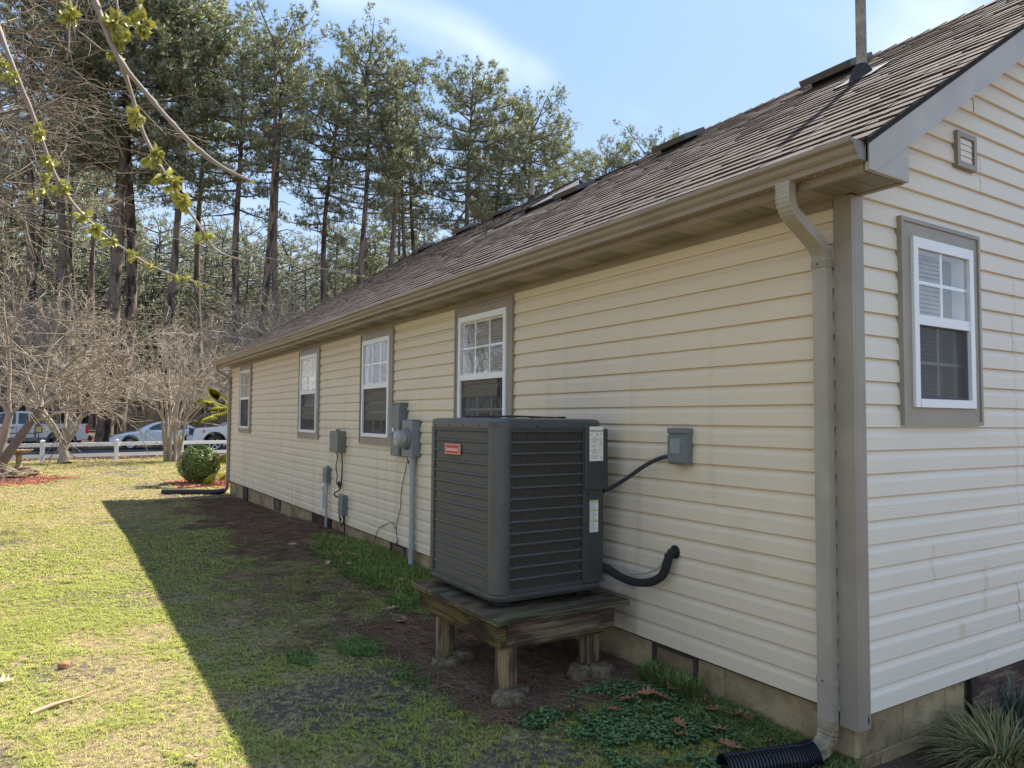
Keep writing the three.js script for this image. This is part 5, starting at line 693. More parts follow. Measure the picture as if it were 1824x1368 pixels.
{ // low house across the street
  const o = thing('brick_house', 'low grey-painted house with dark roof across the street', 'house', [0, 0.1, -62]);
  const x0 = -0.4, x1 = 15, h = 2.8, wins = [[1.35, 2.5], [4.2, 5.2], [6.9, 8.1], [10.5, 12]], m = new MB(), wm = std([0.52, 0.50, 0.47], 0.9, { map: rep(T.concrete, 0.5, 0.5) });
  const ed = [x0, ...wins.flat(), x1]; for (let i = 0; i + 1 < ed.length; i++) { if (i % 2) { m.box(ed[i], ed[i + 1], 0, 1.25, -0.2, 0); m.box(ed[i], ed[i + 1], 2.1, h, -0.2, 0); } else m.box(ed[i], ed[i + 1], 0, h, -0.2, 0); } m.box(x0, x0 + 0.2, 0, h, -8, -0.2); m.box(x1 - 0.2, x1, 0, h, -8, -0.2); m.box(x0, x1, 0, h, -8.2, -8); m.build('wall', wm, o);
  for (const [a, b] of wins) { const g = grp('window', o), f = new MB(); f.box(a, b, 1.25, 1.31, -0.12, 0.03); f.box(a, b, 2.04, 2.1, -0.12, 0.02); f.box(a, a + 0.06, 1.31, 2.04, -0.12, 0.02); f.box(b - 0.06, b, 1.31, 2.04, -0.12, 0.02); f.box((a + b) / 2 - 0.04, (a + b) / 2 + 0.04, 1.31, 2.04, -0.12, 0.02); f.build('frame', std([0.4, 0.39, 0.37], 0.6), g); const p = new MB(); p.box(a + 0.06, b - 0.06, 1.31, 2.04, -0.1, -0.08); p.build('pane', M.glassDark, g); }
  const r = new MB(); for (let c = 0; c < 16; c++) { const ya = 2.72 + c * 0.135, yb = ya + 0.135, za = 0.75 - c * 0.32, zb = za - 0.32; r.quad([x0 - 0.6, ya + 0.015, za], [x1 + 0.6, ya + 0.015, za], [x1 + 0.6, yb, zb], [x0 - 0.6, yb, zb]); r.quad([x0 - 0.6, ya - 0.01, za], [x1 + 0.6, ya - 0.01, za], [x1 + 0.6, ya + 0.015, za], [x0 - 0.6, ya + 0.015, za]); } r.quad([x0 - 0.6, 4.88, -4.37], [x1 + 0.6, 4.88, -4.37], [x1 + 0.6, 2.72, -9], [x0 - 0.6, 2.72, -9]); r.build('roof', std([0.15, 0.138, 0.128], 0.95, { map: rep(T.shingle, 0.6, 0.6) }), o);
  const f = new MB(); f.box(x0 - 0.6, x1 + 0.6, 2.56, 2.715, 0.70, 0.74); f.build('fascia', std([0.38, 0.36, 0.33], 0.6), o); const s = new MB(); s.box(x0 - 0.6, x1 + 0.6, 2.60, 2.62, -0.2, 0.70); s.build('soffit', std([0.3, 0.28, 0.26], 0.7), o); const ge = new MB(); ge.tri([x0, h, 0], [x0, h, -8], [x0, 4.75, -4.3]); ge.tri([x1, h, 0], [x1, h, -8], [x1, 4.75, -4.3]); ge.build('gable', wm, o);
}
{ // birdbath
  const o = thing('birdbath', 'pale stone birdbath with scalloped bowl beside the leaning tree', 'birdbath', [-4.30, groundY(-4.3, -26.2), -26.2]);
  const st = std([0.48, 0.43, 0.35], 0.85, { map: rep(T.concrete, 2, 2) });
  part('pedestal', new THREE.LatheGeometry([[0, 0], [0.16, 0], [0.155, 0.04], [0.10, 0.09], [0.085, 0.2], [0.08, 0.36], [0.10, 0.46], [0.13, 0.5], [0, 0.5]].map((p) => new THREE.Vector2(...p)), 20), st, o);
  const b = new THREE.LatheGeometry([[0.10, 0.5], [0.22, 0.53], [0.34, 0.58], [0.375, 0.615], [0.36, 0.625], [0.30, 0.60], [0.15, 0.565], [0, 0.56]].map((p) => new THREE.Vector2(...p)), 56), p = b.attributes.position; for (let i = 0; i < p.count; i++) { const r = Math.hypot(p.getX(i), p.getZ(i)), a = Math.atan2(p.getZ(i), p.getX(i)), k = 1 + 0.07 * sstep(0.25, 0.37, r) * Math.cos(a * 14); p.setXYZ(i, p.getX(i) * k, p.getY(i) + 0.012 * sstep(0.3, 0.37, r) * Math.cos(a * 14), p.getZ(i) * k); } b.computeVertexNormals(); part('bowl', b, st, o);
}
{ // lantern-shaped feeder on a pole
  const o = thing('yard_lantern', 'small lantern on a thin black pole in front of the silver pickup', 'lantern', [-3.92, -0.36, -33]);
  new MB().tube([[0, 0, 0], [0, 1.05, 0]], 0.018, 8).build('pole', M.black, o);
  part('case', rbox(0.22, 0.26, 0.22, 0, 1.2, 0, 0.01), std([0.42, 0.36, 0.2], 0.5), o); part('base', rbox(0.26, 0.03, 0.26, 0, 1.06, 0, 0.006), M.black, o); for (const [x, z] of [[-1, -1], [1, -1], [1, 1], [-1, 1]]) part('corner_bar', boxG(0.022, 0.26, 0.022, x * 0.115, 1.2, z * 0.115), M.black, o); const c = new THREE.ConeGeometry(0.2, 0.12, 4); c.rotateY(Math.PI / 4); c.translate(0, 1.39, 0); part('cap', c, M.black, o);
  const o2 = thing('hanging_feeder', 'pale hanging feeder just right of the lantern pole', 'bird feeder', [-3.66, -0.36, -33]); new MB().tube([[0.26, 0, 0], [0.26, 1.45, 0], [0.2, 1.58, 0], [0.08, 1.6, 0], [0, 1.52, 0], [0, 1.35, 0]], 0.009, 6).build('hook', M.black, o2); part('tube', rbox(0.13, 0.24, 0.13, 0, 1.22, 0, 0.03), std([0.6, 0.55, 0.42], 0.5), o2);
}
{ // weathered rocks by the leaning tree
  const r = rng(606), spots = [[-4.55, -22.0, 0.44, 0.24, 'largest pale grey weathered rock at the foot of the leaning tree'], [-3.98, -22.35, 0.34, 0.21, 'pale grey weathered rock on the right of the rock pile'], [-4.25, -21.75, 0.36, 0.14, 'low flat grey rock in front of the rock pile'], [-4.95, -21.85, 0.32, 0.18, 'grey rock at the left edge of the picture in red mulch']];
  for (const [x, z, s, h, l] of spots) { const g = new THREE.IcosahedronGeometry(1, 4), p = g.attributes.position; for (let i = 0; i < p.count; i++) { const a = p.getX(i), b = p.getY(i), c = p.getZ(i), n = 0.75 + 0.5 * fbm(a * 1.7 + s * 30, b * 3 + c * 1.3, 4, 620) - 0.22 * sstep(0.5, 0.62, fbm(a * 2 + 7, b * 8 + c, 3, 640)); p.setXYZ(i, a * n * s, b * n * h, c * n * s * 0.7); } g.computeVertexNormals(); const m = part('rock', g, M.rock, scene); m.position.set(x, groundY(x, z) + h * 0.5, z); m.rotation.y = r() * 0.6; tag(m, l, 'rock'); }
}
// overhead wires
{
  const sag = (a, b, s, n = 30) => { const p = []; for (let i = 0; i <= n; i++) { const t = i / n; p.push([lerp(a[0], b[0], t), lerp(a[1], b[1], t) - s * 4 * t * (1 - t), lerp(a[2], b[2], t)]); } return p; };
  const wm = std([0.20, 0.19, 0.18], 0.6);
  tag(new MB().tube(sag([-22, 13.2, -36], [9.0, 6.6, -24], 0.5), 0.013, 5).build('overhead_wire', wm, scene), 'upper overhead wire sloping down to the right behind the roof', 'wire'); tag(new MB().tube(sag([-24, 9.4, -36], [5.0, 4.5, -29], 0.5), 0.012, 5).build('overhead_wire', wm, scene), 'lower overhead wire crossing in front of the bare shrubs', 'wire');
}

// ---------------------------------------------------------------- trees
const ORD = 'first second third fourth fifth sixth seventh eighth ninth tenth eleventh twelfth thirteenth fourteenth fifteenth sixteenth seventeenth eighteenth nineteenth twentieth twenty-first twenty-second twenty-third twenty-fourth twenty-fifth twenty-sixth'.split(' ');
const dirTurn = (d, ang, az) => { const t = V(...d).normalize(), h = Math.abs(t.y) < 0.95 ? V(0, 1, 0) : V(1, 0, 0), a = new THREE.Vector3().crossVectors(t, h).normalize(), b = new THREE.Vector3().crossVectors(t, a); return t.multiplyScalar(Math.cos(ang)).addScaledVector(a, Math.sin(ang) * Math.cos(az)).addScaledVector(b, Math.sin(ang) * Math.sin(az)).normalize().toArray(); };
// a branch grows as a bent line; levels: [{n, ang, len, rad, seg, wob, up, sides}]
function grow(r, mbs, base, dir, len, rad, level, L) {
  const c = L[level], n = c.seg, pts = [base], rs = [rad]; let d = [...dir], p = [...base];
  for (let i = 1; i <= n; i++) { d = [d[0] + c.wob * (r() - 0.5), d[1] + c.wob * (r() - 0.5) + (c.up ?? 0) / n, d[2] + c.wob * (r() - 0.5)]; const l = Math.hypot(...d); d = d.map((q) => q / l); p = p.map((q, k) => q + (d[k] * len) / n); pts.push([...p]); rs.push(Math.max(c.min ?? 0.0025, rad * lerp(1, c.tip ?? 0.45, i / n))); }
  mbs[c.mb].tube(pts, rs, c.sides);
  if (level + 1 < L.length) { const k = L[level + 1], cnt = Math.max(1, Math.round(k.n * (0.75 + 0.5 * r()))), az0 = r() * 6.28; for (let i = 0; i < cnt; i++) { const t = clamp(lerp(k.from ?? 0.25, 1, (i + r() * 0.8) / cnt), 0, 0.999), f = t * n, j = Math.min(n - 1, Math.floor(f)), u = f - j, b = [0, 1, 2].map((q) => lerp(pts[j][q], pts[j + 1][q], u)), dd = [0, 1, 2].map((q) => pts[j + 1][q] - pts[j][q]); grow(r, mbs, b, dirTurn(dd, k.ang * (0.7 + 0.6 * r()), az0 + i * 2.4 + r()), len * k.len * (0.6 + 0.8 * r()) * lerp(1, k.fall ?? 0.7, t), rs[j] * k.rad, level + 1, L); } }
}
// pines: straight bole, bare below, ragged rounded crown of limbs carrying needle tufts
function makePine(seed, H, crown0, R, lean, dense = 1) {
  const r = rng(seed), o = new THREE.Group(), bole = new MB(), limbs = new MB(), need = new MB();
  const bend = (y) => [lean * Math.pow(y / H, 1.6) * H * 0.12 + 0.22 * Math.sin(y * 0.31 + seed), y, 0.18 * Math.sin(y * 0.27 + seed * 2)];
  const tp = []; for (let i = 0; i <= 14; i++) tp.push(bend((H * 0.94 * i) / 14)); const r0 = 0.0105 * H; bole.tube(tp, tp.map((_, i) => r0 * (i === 0 ? 1.25 : 1) * Math.pow(1 - i / 15, 0.75) + 0.015), 9);
  const tuft = (p, s, d) => {
    const sh = 0.75 + 0.5 * r(), yel = r(), col = mix3([0.28 * sh, 0.325 * sh, 0.165 * sh], [0.48 * sh, 0.49 * sh, 0.21 * sh], yel * yel);
    if (r() < 0.05) { col[0] = 0.16; col[1] = 0.11; col[2] = 0.06; } need.color(...col);
    for (let k = 0; k < 9; k++) { const a = r() * 6.283, u = lerp(-0.6, 1, r()), q = Math.sqrt(Math.max(0, 1 - u * u)); let n = [q * Math.cos(a) + d[0] * 0.5, u * 0.9 + 0.15, q * Math.sin(a) + d[2] * 0.5]; const l = Math.hypot(...n); n = n.map((c) => c / l); const L = s * (0.7 + 0.5 * r()), w = s * 0.10, ax = [n[2], 0.2 * (r() - 0.5), -n[0]], al = Math.hypot(...ax) || 1; const sx = ax.map((c) => (c / al) * w); need.tri([p[0] - sx[0], p[1] - sx[1], p[2] - sx[2]], [p[0] + sx[0], p[1] + sx[1], p[2] + sx[2]], [p[0] + n[0] * L, p[1] + n[1] * L, p[2] + n[2] * L], n); }
  };
  for (let i = 0; i < 9; i++) { const y = H * lerp(0.25, crown0, r()), b = bend(y), a = r() * 6.28, l = 0.4 + 1.4 * r(); limbs.tube([b, [b[0] + Math.cos(a) * l * 0.5, y + 0.1 * l, b[2] + Math.sin(a) * l * 0.5], [b[0] + Math.cos(a) * l, y - 0.1 * l, b[2] + Math.sin(a) * l]], [0.035, 0.025, 0.008], 4); }
  const nL = Math.round(52 * dense);
  for (let i = 0; i < nL; i++) {
    const t = Math.pow((i + r()) / nL, 0.85), y = H * lerp(crown0, 0.935, t), b = bend(y), a = i * 2.399 + r() * 0.9;
    const env = R * (0.42 + 0.58 * Math.pow(Math.sin(Math.PI * clamp(0.14 + 0.70 * t)), 0.7)) * (0.5 + 0.62 * r()), rise = lerp(-0.05, 0.55, t * t) + 0.3 * (r() - 0.5), pts = [b]; let p = [...b];
    for (let k = 1; k <= 5; k++) { p = [p[0] + (Math.cos(a + 0.3 * (r() - 0.5)) * env) / 5, p[1] + ((rise + 0.35 * (k / 5 - 0.5)) * env) / 5, p[2] + (Math.sin(a + 0.3 * (r() - 0.5)) * env) / 5]; pts.push([...p]); }
    const lr = 0.018 * env + 0.015; limbs.tube(pts, pts.map((_, k) => lr * (1 - 0.8 * k / 5) + 0.006), 4);
    const nb = Math.round((4 + env * 1.7) * dense);
    for (let k = 0; k < nb; k++) {
      const f = lerp(0.28, 1, (k + r()) / nb) * 5, j = Math.min(4, Math.floor(f)), u = f - j, q = [0, 1, 2].map((c) => lerp(pts[j][c], pts[j + 1][c], u)), sa = a + (k % 2 ? 1 : -1) * (0.4 + 0.9 * r()), sl = (0.35 + 0.75 * r()) * (0.5 + env * 0.14), e = [q[0] + Math.cos(sa) * sl, q[1] + sl * (0.15 + 0.45 * r()), q[2] + Math.sin(sa) * sl];
      limbs.tube([q, e], [0.012, 0.006], 3); const nt = 8 + Math.floor(r() * 5); for (let w = 0; w < nt; w++) { const g = lerp(0.55, 1.05, (w + 0.5 + 0.4 * r()) / nt); tuft([lerp(q[0], e[0], g) + 0.42 * (r() - 0.5), lerp(q[1], e[1], g) + 0.55 * (r() - 0.4), lerp(q[2], e[2], g) + 0.42 * (r() - 0.5)], 0.19 + 0.10 * r(), [Math.cos(sa), 0, Math.sin(sa)]); }
    }
  }
  bole.build('trunk', M.pineBark, o); limbs.build('limbs', M.limb, o); need.build('crown', M.needle, o); return o;
}
// where the photographer stood: distances and directions of the trees were paced out from here
const EYE = V(-3.262, 1.398, 2.094), VIEW = new THREE.Quaternion().setFromRotationMatrix(new THREE.Matrix4().makeBasis(V(0.84718641, 0.0079658, 0.53123605), V(-0.03261706, 0.99878136, 0.03703934), V(-0.53029362, -0.04870658, 0.84641382)));
const ray = (px, py) => V(((px - 912) / 1287.5), -(py - 684) / 1287.5, -1).applyQuaternion(VIEW);
const spot = (px, dist) => { const d = ray(px, 742), k = dist / Math.hypot(d.x, d.z); return [EYE.x + d.x * k, EYE.z + d.z * k]; };   // ground point seen in direction px, dist metres away
const topAt = (px, py, dist) => { const d = ray(px, py), k = dist / Math.hypot(d.x, d.z); return EYE.y + d.y * k; };
{
  const protos = [makePine(11, 24, 0.54, 3.2, 0.2, 0.95), makePine(12, 24, 0.60, 2.9, -0.3, 0.85), makePine(13, 24, 0.52, 3.5, 0.4, 1.05), makePine(14, 24, 0.64, 2.7, -0.1, 0.7), makePine(15, 24, 0.56, 3.7, 0.0, 1.1), makePine(16, 24, 0.66, 3.0, 0.6, 0.75)];
  // [direction px, top px, distance, prototype, label, width]
  const L = [
    [186, -120, 49, 2, 'massive dark pine trunk, left one of the close pair left of centre', 1.25], [216, -90, 50, 4, 'massive dark pine trunk, right one of the close pair left of centre', 1.2], [40, -80, 48, 0, 'pine trunk seen through bare branches at the left edge', 1], [108, -40, 50, 1, 'straight pine between the left edge and the paired trunks', 1], [300, -5, 48, 2, 'broad pine whose crown fills the sky above the paired trunks', 1.05], [352, 40, 52, 3, 'slim pine standing back between two broad pines', 0.9],
    [424, 42, 46, 0, 'tall pine with open forked crown left of the tallest pine', 1], [464, 24, 43, 1, 'tallest pine of the skyline, with a pointed dense crown', 1], [489, 52, 45, 3, 'dark pine trunk close behind the tallest pine', 0.9], [566, 96, 50, 2, 'pine with dark trunk between the tallest pine and the straight bare one', 0.9], [641, 58, 45, 4, 'pine with long straight pale trunk and rounded crown above the roof end', 0.92], [684, 92, 48, 5, 'pine with yellow-green crown right of the long straight trunk', 0.9], [712, 175, 50, 3, 'slender pine beside the far roof slope', 0.85], [741, 205, 54, 1, 'shorter pine just above the far end of the ridge', 0.9],
    [832, 118, 51, 4, 'full rounded pine rising behind the middle of the roof', 0.95], [872, 190, 57, 2, 'hazy pine behind the full rounded one', 0.85], [936, 172, 55, 0, 'pine with layered crown above the small roof gable', 1], [1003, 218, 62, 2, 'low pine crown right of the layered pine', 0.9], [1082, 252, 68, 4, 'round distant pine crown left of the roof vent', 0.9], [1142, 236, 70, 0, 'distant pine crown just above the roof vent', 1], [1190, 285, 76, 5, 'rightmost distant pine crown peeking over the roof', 0.8],
  ];
  let fi = new Set(); const put = (i, x, z, h, wid, turn, label) => { let m; if (!fi.has(i)) { fi.add(i); m = protos[i]; m.name = numbered('pine_tree'); scene.add(m); } else { m = protos[i].clone(); m.name = numbered('pine_tree'); scene.add(m); } const s = h / 24; m.scale.set(s * wid, s, s * wid); m.position.set(x, groundY(x, z) - 0.1, z); m.rotation.y = turn; tag(m, label, 'pine tree', 'tall pines beyond the street'); return m; };
  const r = rng(717); let nth = 0;
  for (const [px, py, d, i, label, w] of L) { const [x, z] = spot(px, d); put(i, x, z, topAt(px, py, d) - groundY(x, z), w, r() * 6.28, label); }
  for (let i = 0; i < 26; i++) { const px = -60 + i * 38 + 22 * (r() - 0.5), d = 56 + 26 * r(), [x, z] = spot(px, d), py = lerp(120, 330, clamp((px - 100) / 800)) + 150 * r(); if (x > -2 && x < 17 && z < -60 && z > -72) continue; put([1, 3, 5][Math.floor(r() * 3)], x, z, topAt(px, py, d) - groundY(x, z), 0.85 + 0.2 * r(), r() * 6.28, `pine standing back in the woods, ${ORD[Math.min(25, nth++)]} from the left of the back row`); }
}
// the wood behind them: one mass of trunks, brush and foliage
{
  const w = new MB(), r = rng(818); { const m = makePine(21, 20, 0.25, 4.2, 0, 0.5); const add = (mesh, col) => { const g = mesh.geometry, p = g.attributes.position, n = g.attributes.normal, c = g.attributes.color; for (let i = 0; i < p.count; i++) { w.color(...(c ? [c.getX(i), c.getY(i), c.getZ(i)] : col)); w.v([p.getX(i), p.getY(i), p.getZ(i)], [n.getX(i), n.getY(i), n.getZ(i)], [0, 0]); } }; add(m.children[0], [0.09, 0.075, 0.065]); add(m.children[1], [0.08, 0.065, 0.055]); add(m.children[2]); }
  const N = 430, im = new THREE.InstancedMesh(w.geo(), M.needle, N); im.name = 'far_woodland'; const q = new THREE.Matrix4(); for (let i = 0; i < N; i++) { const px = -150 + (1500 * i) / N + 30 * r(), d = 82 + 75 * r(), [x, z] = spot(px, d), h = (topAt(px, lerp(375, 450, clamp((px - 100) / 700)) + 150 * r(), d) + 1) / 20; q.makeRotationY(r() * 6.28).scale(V(Math.max(0.35, h) * 1.1, Math.max(0.3, h), Math.max(0.35, h) * 1.1)).setPosition(x, 0, z); im.setMatrixAt(i, q); } scene.add(im); tag(im, 'dense wood of pines closing the view behind the street', 'woodland'); stuff(im);
}
// bare deciduous trees
function makeBare(seed, o) {
  const r = rng(seed), g = new THREE.Group(), mbs = [new MB(), new MB(), new MB()];
  for (const t of o.stems) grow(r, mbs, t.base, t.dir, t.len, t.rad, 0, o.levels);
  if (o.bole) mbs[0].tube(o.bole.pts, o.bole.rs, 12);
  mbs[0].build('trunk', o.bark ?? M.crepe, g); if (mbs[1].p.length) mbs[1].build('branches', o.branch ?? M.crepe, g); if (mbs[2].p.length) mbs[2].build('twigs', o.twig ?? M.twig, g); return g;
}
const LV = (f) => [{ seg: 7, wob: 0.32, up: 0.10, tip: 0.5, sides: 8, mb: 0 }, { n: 6, from: 0.35, ang: 0.55, len: 0.62, rad: 0.6, seg: 5, wob: 0.35, up: 0.14, tip: 0.45, sides: 6, mb: 1 }, { n: 6, from: 0.2, ang: 0.6, len: 0.6, rad: 0.58, seg: 4, wob: 0.4, up: 0.1, tip: 0.45, sides: 4, mb: 1, min: 0.006 }, { n: 4.5 * f, from: 0.1, ang: 0.7, len: 0.62, rad: 0.5, seg: 3, wob: 0.45, up: 0.06, sides: 3, mb: 2, min: 0.007, tip: 0.5 }, { n: 3 * f, from: 0.15, ang: 0.7, len: 0.55, rad: 0.6, seg: 2, wob: 0.45, sides: 3, mb: 2, min: 0.0055, tip: 0.6 }];
{
  // crepe myrtles in the yard
  const gnarl = (h, r0, seed) => ({ pts: [0, 0.06, 0.16, 0.3, 0.45, 0.6, h].map((y, i) => [0.04 * Math.sin(i * 2 + seed), y - 0.08, 0.04 * Math.cos(i * 3 + seed)]), rs: [r0 * 1.75, r0 * 1.45, r0 * 1.12, r0 * 1.22, r0 * 1.0, r0 * 1.05, r0 * 0.95] });
  const stem = (a, tilt, len, rad, h, off = 0.05) => ({ base: [Math.cos(a) * off, h - 0.12, Math.sin(a) * off], dir: [Math.cos(a) * Math.sin(tilt), Math.cos(tilt), Math.sin(a) * Math.sin(tilt)], len, rad });
  const c1 = makeBare(31, { levels: LV(0.8), bole: gnarl(0.85, 0.155, 1), stems: [stem(0.1, 0.62, 2.2, 0.075, 0.85), stem(0.9, 0.3, 2.9, 0.07, 0.85), stem(2.6, 0.35, 2.8, 0.07, 0.85), stem(3.3, 0.7, 2.1, 0.06, 0.85), stem(4.4, 0.45, 2.4, 0.06, 0.85), stem(5.4, 0.25, 2.9, 0.06, 0.85)] });
  c1.name = numbered('crepe_myrtle'); scene.add(c1); c1.position.set(-3.05, groundY(-3.05, -28.9), -28.9); tag(c1, 'bare crepe myrtle with thick gnarled trunk in front of the silver pickup', 'tree', 'bare crepe myrtles in the yard');
  const c2 = makeBare(33, { levels: LV(0.6), stems: [0.15, 0.9, 1.9, 2.7, 3.5, 4.4, 5.3].map((a, i) => ({ base: [Math.cos(a) * 0.16, -0.1, Math.sin(a) * 0.14], dir: [Math.cos(a) * (i % 3 ? 0.14 : 0.32), 1, Math.sin(a) * 0.2], len: 3.6 + 0.5 * (i % 2), rad: 0.062 + 0.02 * (i % 3 === 1) })), bole: { pts: [[-0.13, -0.1, 0], [-0.14, 0.1, 0], [-0.13, 0.5, 0], [-0.12, 0.95, 0]], rs: [0.2, 0.135, 0.12, 0.09] } });
  { const t = new MB(); t.tube([[0.17, -0.1, 0.02], [0.18, 0.1, 0.02], [0.22, 0.5, 0.02], [0.26, 1.0, 0.02]], [0.19, 0.12, 0.10, 0.08], 12); t.build('trunk', M.crepe, c2); }
  c2.name = numbered('crepe_myrtle'); scene.add(c2); c2.position.set(0.5, groundY(0.5, -28.8), -28.8); tag(c2, 'bare multi-stemmed crepe myrtle in front of the white sedan', 'tree', 'bare crepe myrtles in the yard');
  const path = (ps) => ps; const LT = LV(0.75);
  LT[1].rad = 0.5; LT[2].rad = 0.5; const c3 = makeBare(35, { levels: LT, stems: [{ base: [0.32, 1.75, 0.1], dir: [0.05, 1, 0], len: 3.2, rad: 0.055 }, { base: [0.3, 1.7, 0.05], dir: [0.75, 0.8, 0.1], len: 2.7, rad: 0.045 }, { base: [1.05, 1.9, 0.2], dir: [0.7, 0.75, 0.2], len: 2.9, rad: 0.05 }, { base: [1.0, 1.85, 0.2], dir: [0.15, 1, -0.2], len: 2.9, rad: 0.045 }, { base: [0.75, 1.45, 0.1], dir: [0.9, 0.35, 0.4], len: 2.6, rad: 0.04 }, { base: [0.3, 1.75, 0.1], dir: [-0.55, 0.9, 0.1], len: 2.9, rad: 0.06 }, { base: [0.2, 1.3, 0], dir: [-0.8, 0.6, -0.3], len: 2.4, rad: 0.05 }], bole: { pts: [[0, -0.15, 0], [0.02, 0.1, 0], [0.08, 0.6, 0], [0.2, 1.15, 0.03], [0.32, 1.8, 0.1]], rs: [0.2, 0.15, 0.125, 0.115, 0.09] } });
  { const t = new MB(); t.tube([[-0.12, -0.15, 0.25], [0.0, 0.12, 0.25], [0.32, 0.65, 0.25], [0.68, 1.3, 0.22], [1.05, 1.95, 0.2]], [0.2, 0.15, 0.125, 0.11, 0.075], 12); t.build('trunk', std([0.20, 0.15, 0.12], 0.8, { map: M.crepe.map, bumpMap: M.crepe.bumpMap, bumpScale: 0.006 }), c3); }
  c3.name = numbered('crepe_myrtle'); scene.add(c3); c3.position.set(-4.72, groundY(-4.7, -22.4), -22.4); tag(c3, 'leaning bare crepe myrtle with two crossing trunks at the left edge', 'tree', 'bare crepe myrtles in the yard');
  // bare shrubs and young trees across the street
  const sh = [41, 42, 43].map((s, i) => makeBare(s, { levels: LV(i === 1 ? 0.6 : 0.72), twig: i === 2 ? M.twigDark : M.twig, bark: i === 2 ? M.twigDark : M.crepe, branch: i === 2 ? M.twigDark : M.crepe, stems: [0, 1.1, 2.3, 3.4, 4.5, 5.5].map((a, k) => ({ base: [Math.cos(a) * 0.15, -0.1, Math.sin(a) * 0.15], dir: [Math.cos(a) * 0.3, 1, Math.sin(a) * 0.3], len: 3.4 + 0.6 * (k % 3), rad: 0.05 })) }));
  const r = rng(919), done = new Set();
  const S = [[20, 47, 0, 1.35], [88, 49, 1, 1.4], [440, 43, 0, 1.45], [480, 41, 1, 1.4], [530, 44, 2, 1.4], [580, 48, 1, 1.5], [-30, 46, 1, 1.4], [50, 56, 2, 1.7], [440, 54, 2, 1.7], [620, 52, 0, 1.5]];
  S.forEach(([px, d, i, s], k) => { const [x, z] = spot(px, d); if (x > -1 && z < -59 && x < 16) return; let m = sh[i]; if (done.has(i)) m = sh[i].clone(); done.add(i); m.name = numbered('bare_shrub'); scene.add(m); m.scale.set(s * 0.95, s, s * 0.95); m.position.set(x, groundY(x, z) - 0.05, z); m.rotation.y = r() * 6.28; tag(m, `leafless ${i === 2 ? 'grey-brown' : 'tan'} shrub tree across the street, ${ORD[S.filter((q) => q[0] < px).length]} from the left`, 'shrub', 'leafless shrub trees across the street'); });
  // bare trees of the neighbouring lot, out of the picture to the left: they are what the panes reflect
  for (const [x, z, s, w] of [[-13, -6, 2.3, 'second nearest the camera'], [-16, -14, 2.6, 'tallest towards the street'], [-12.5, -21, 2.2, 'nearest the street'], [-19, -2, 2.8, 'farthest out to the left']]) { const m = sh[0].clone(); m.name = numbered('bare_shrub'); scene.add(m); m.scale.setScalar(s); m.position.set(x, -0.3, z); m.rotation.y = x; tag(m, `leafless tree on the neighbouring lot left of the lawn, ${w}`, 'tree', 'leafless trees on the neighbouring lot'); }
}
// a large bare tree just left of the picture: its limbs and fine twigs cross the upper left corner
{
  const r = rng(1011), g = thing('bare_oak', 'bare tree whose long limbs and fine twigs cross the upper left corner', 'tree', [-10.2, -0.3, -9.5]);
  const mbs = [new MB(), new MB(), new MB()], L = LV(1.25); L[0].wob = 0.28; L[0].sides = 7; L[0].tip = 0.25;
  mbs[0].tube([[0, -0.2, 0], [0.05, 1.5, 0], [0, 3, 0], [0.1, 5, 0.1], [0, 7.5, 0]], [0.34, 0.26, 0.24, 0.2, 0.14], 12);
  for (const [y, dx, dy, dz, len, rad] of [[4.2, 1, 0.26, -0.15, 5.6, 0.075], [3.4, 1, 0.12, -0.5, 5.4, 0.06], [5.2, 0.9, 0.34, 0.25, 5.2, 0.07], [6.0, 1, 0.42, -0.5, 5.6, 0.07], [6.6, 0.7, 0.6, 0.5, 4.6, 0.06], [3.0, 0.9, 0.05, -0.75, 4.6, 0.05], [7.0, 0.3, 1, -0.2, 4, 0.07], [5.6, -0.8, 0.6, 0.2, 4.5, 0.07], [4.8, -0.5, 0.6, -0.8, 4.5, 0.07], [2.6, 1, 0.0, -0.3, 4.6, 0.045], [4.6, 1, 0.1, -0.75, 5.2, 0.05], [5.0, 1, 0.2, 0.0, 5.0, 0.055]]) grow(r, mbs, [0, y, 0], V(dx, dy, dz).normalize().toArray(), len, rad, 0, L);
  mbs[0].build('trunk', std([0.15, 0.12, 0.10], 0.9), g); mbs[1].build('branches', std([0.17, 0.135, 0.11], 0.9), g); mbs[2].build('twigs', std([0.21, 0.165, 0.125], 0.9), g);
  const bud = new MB(), tp = mbs[2].p; for (let i = 0; i < 1500; i++) { const k = Math.floor(r() * (tp.length / 9)) * 9, x = tp[k], y = tp[k + 1], z = tp[k + 2], s = 0.008 + 0.012 * r(); bud.tri([x - s, y, z], [x + s, y + s * 0.4, z], [x, y - s * 1.4, z + s]); bud.tri([x, y, z - s], [x, y + s * 0.5, z + s], [x + s, y - s, z]); } bud.build('buds', std([0.33, 0.28, 0.07], 0.8), g);
}
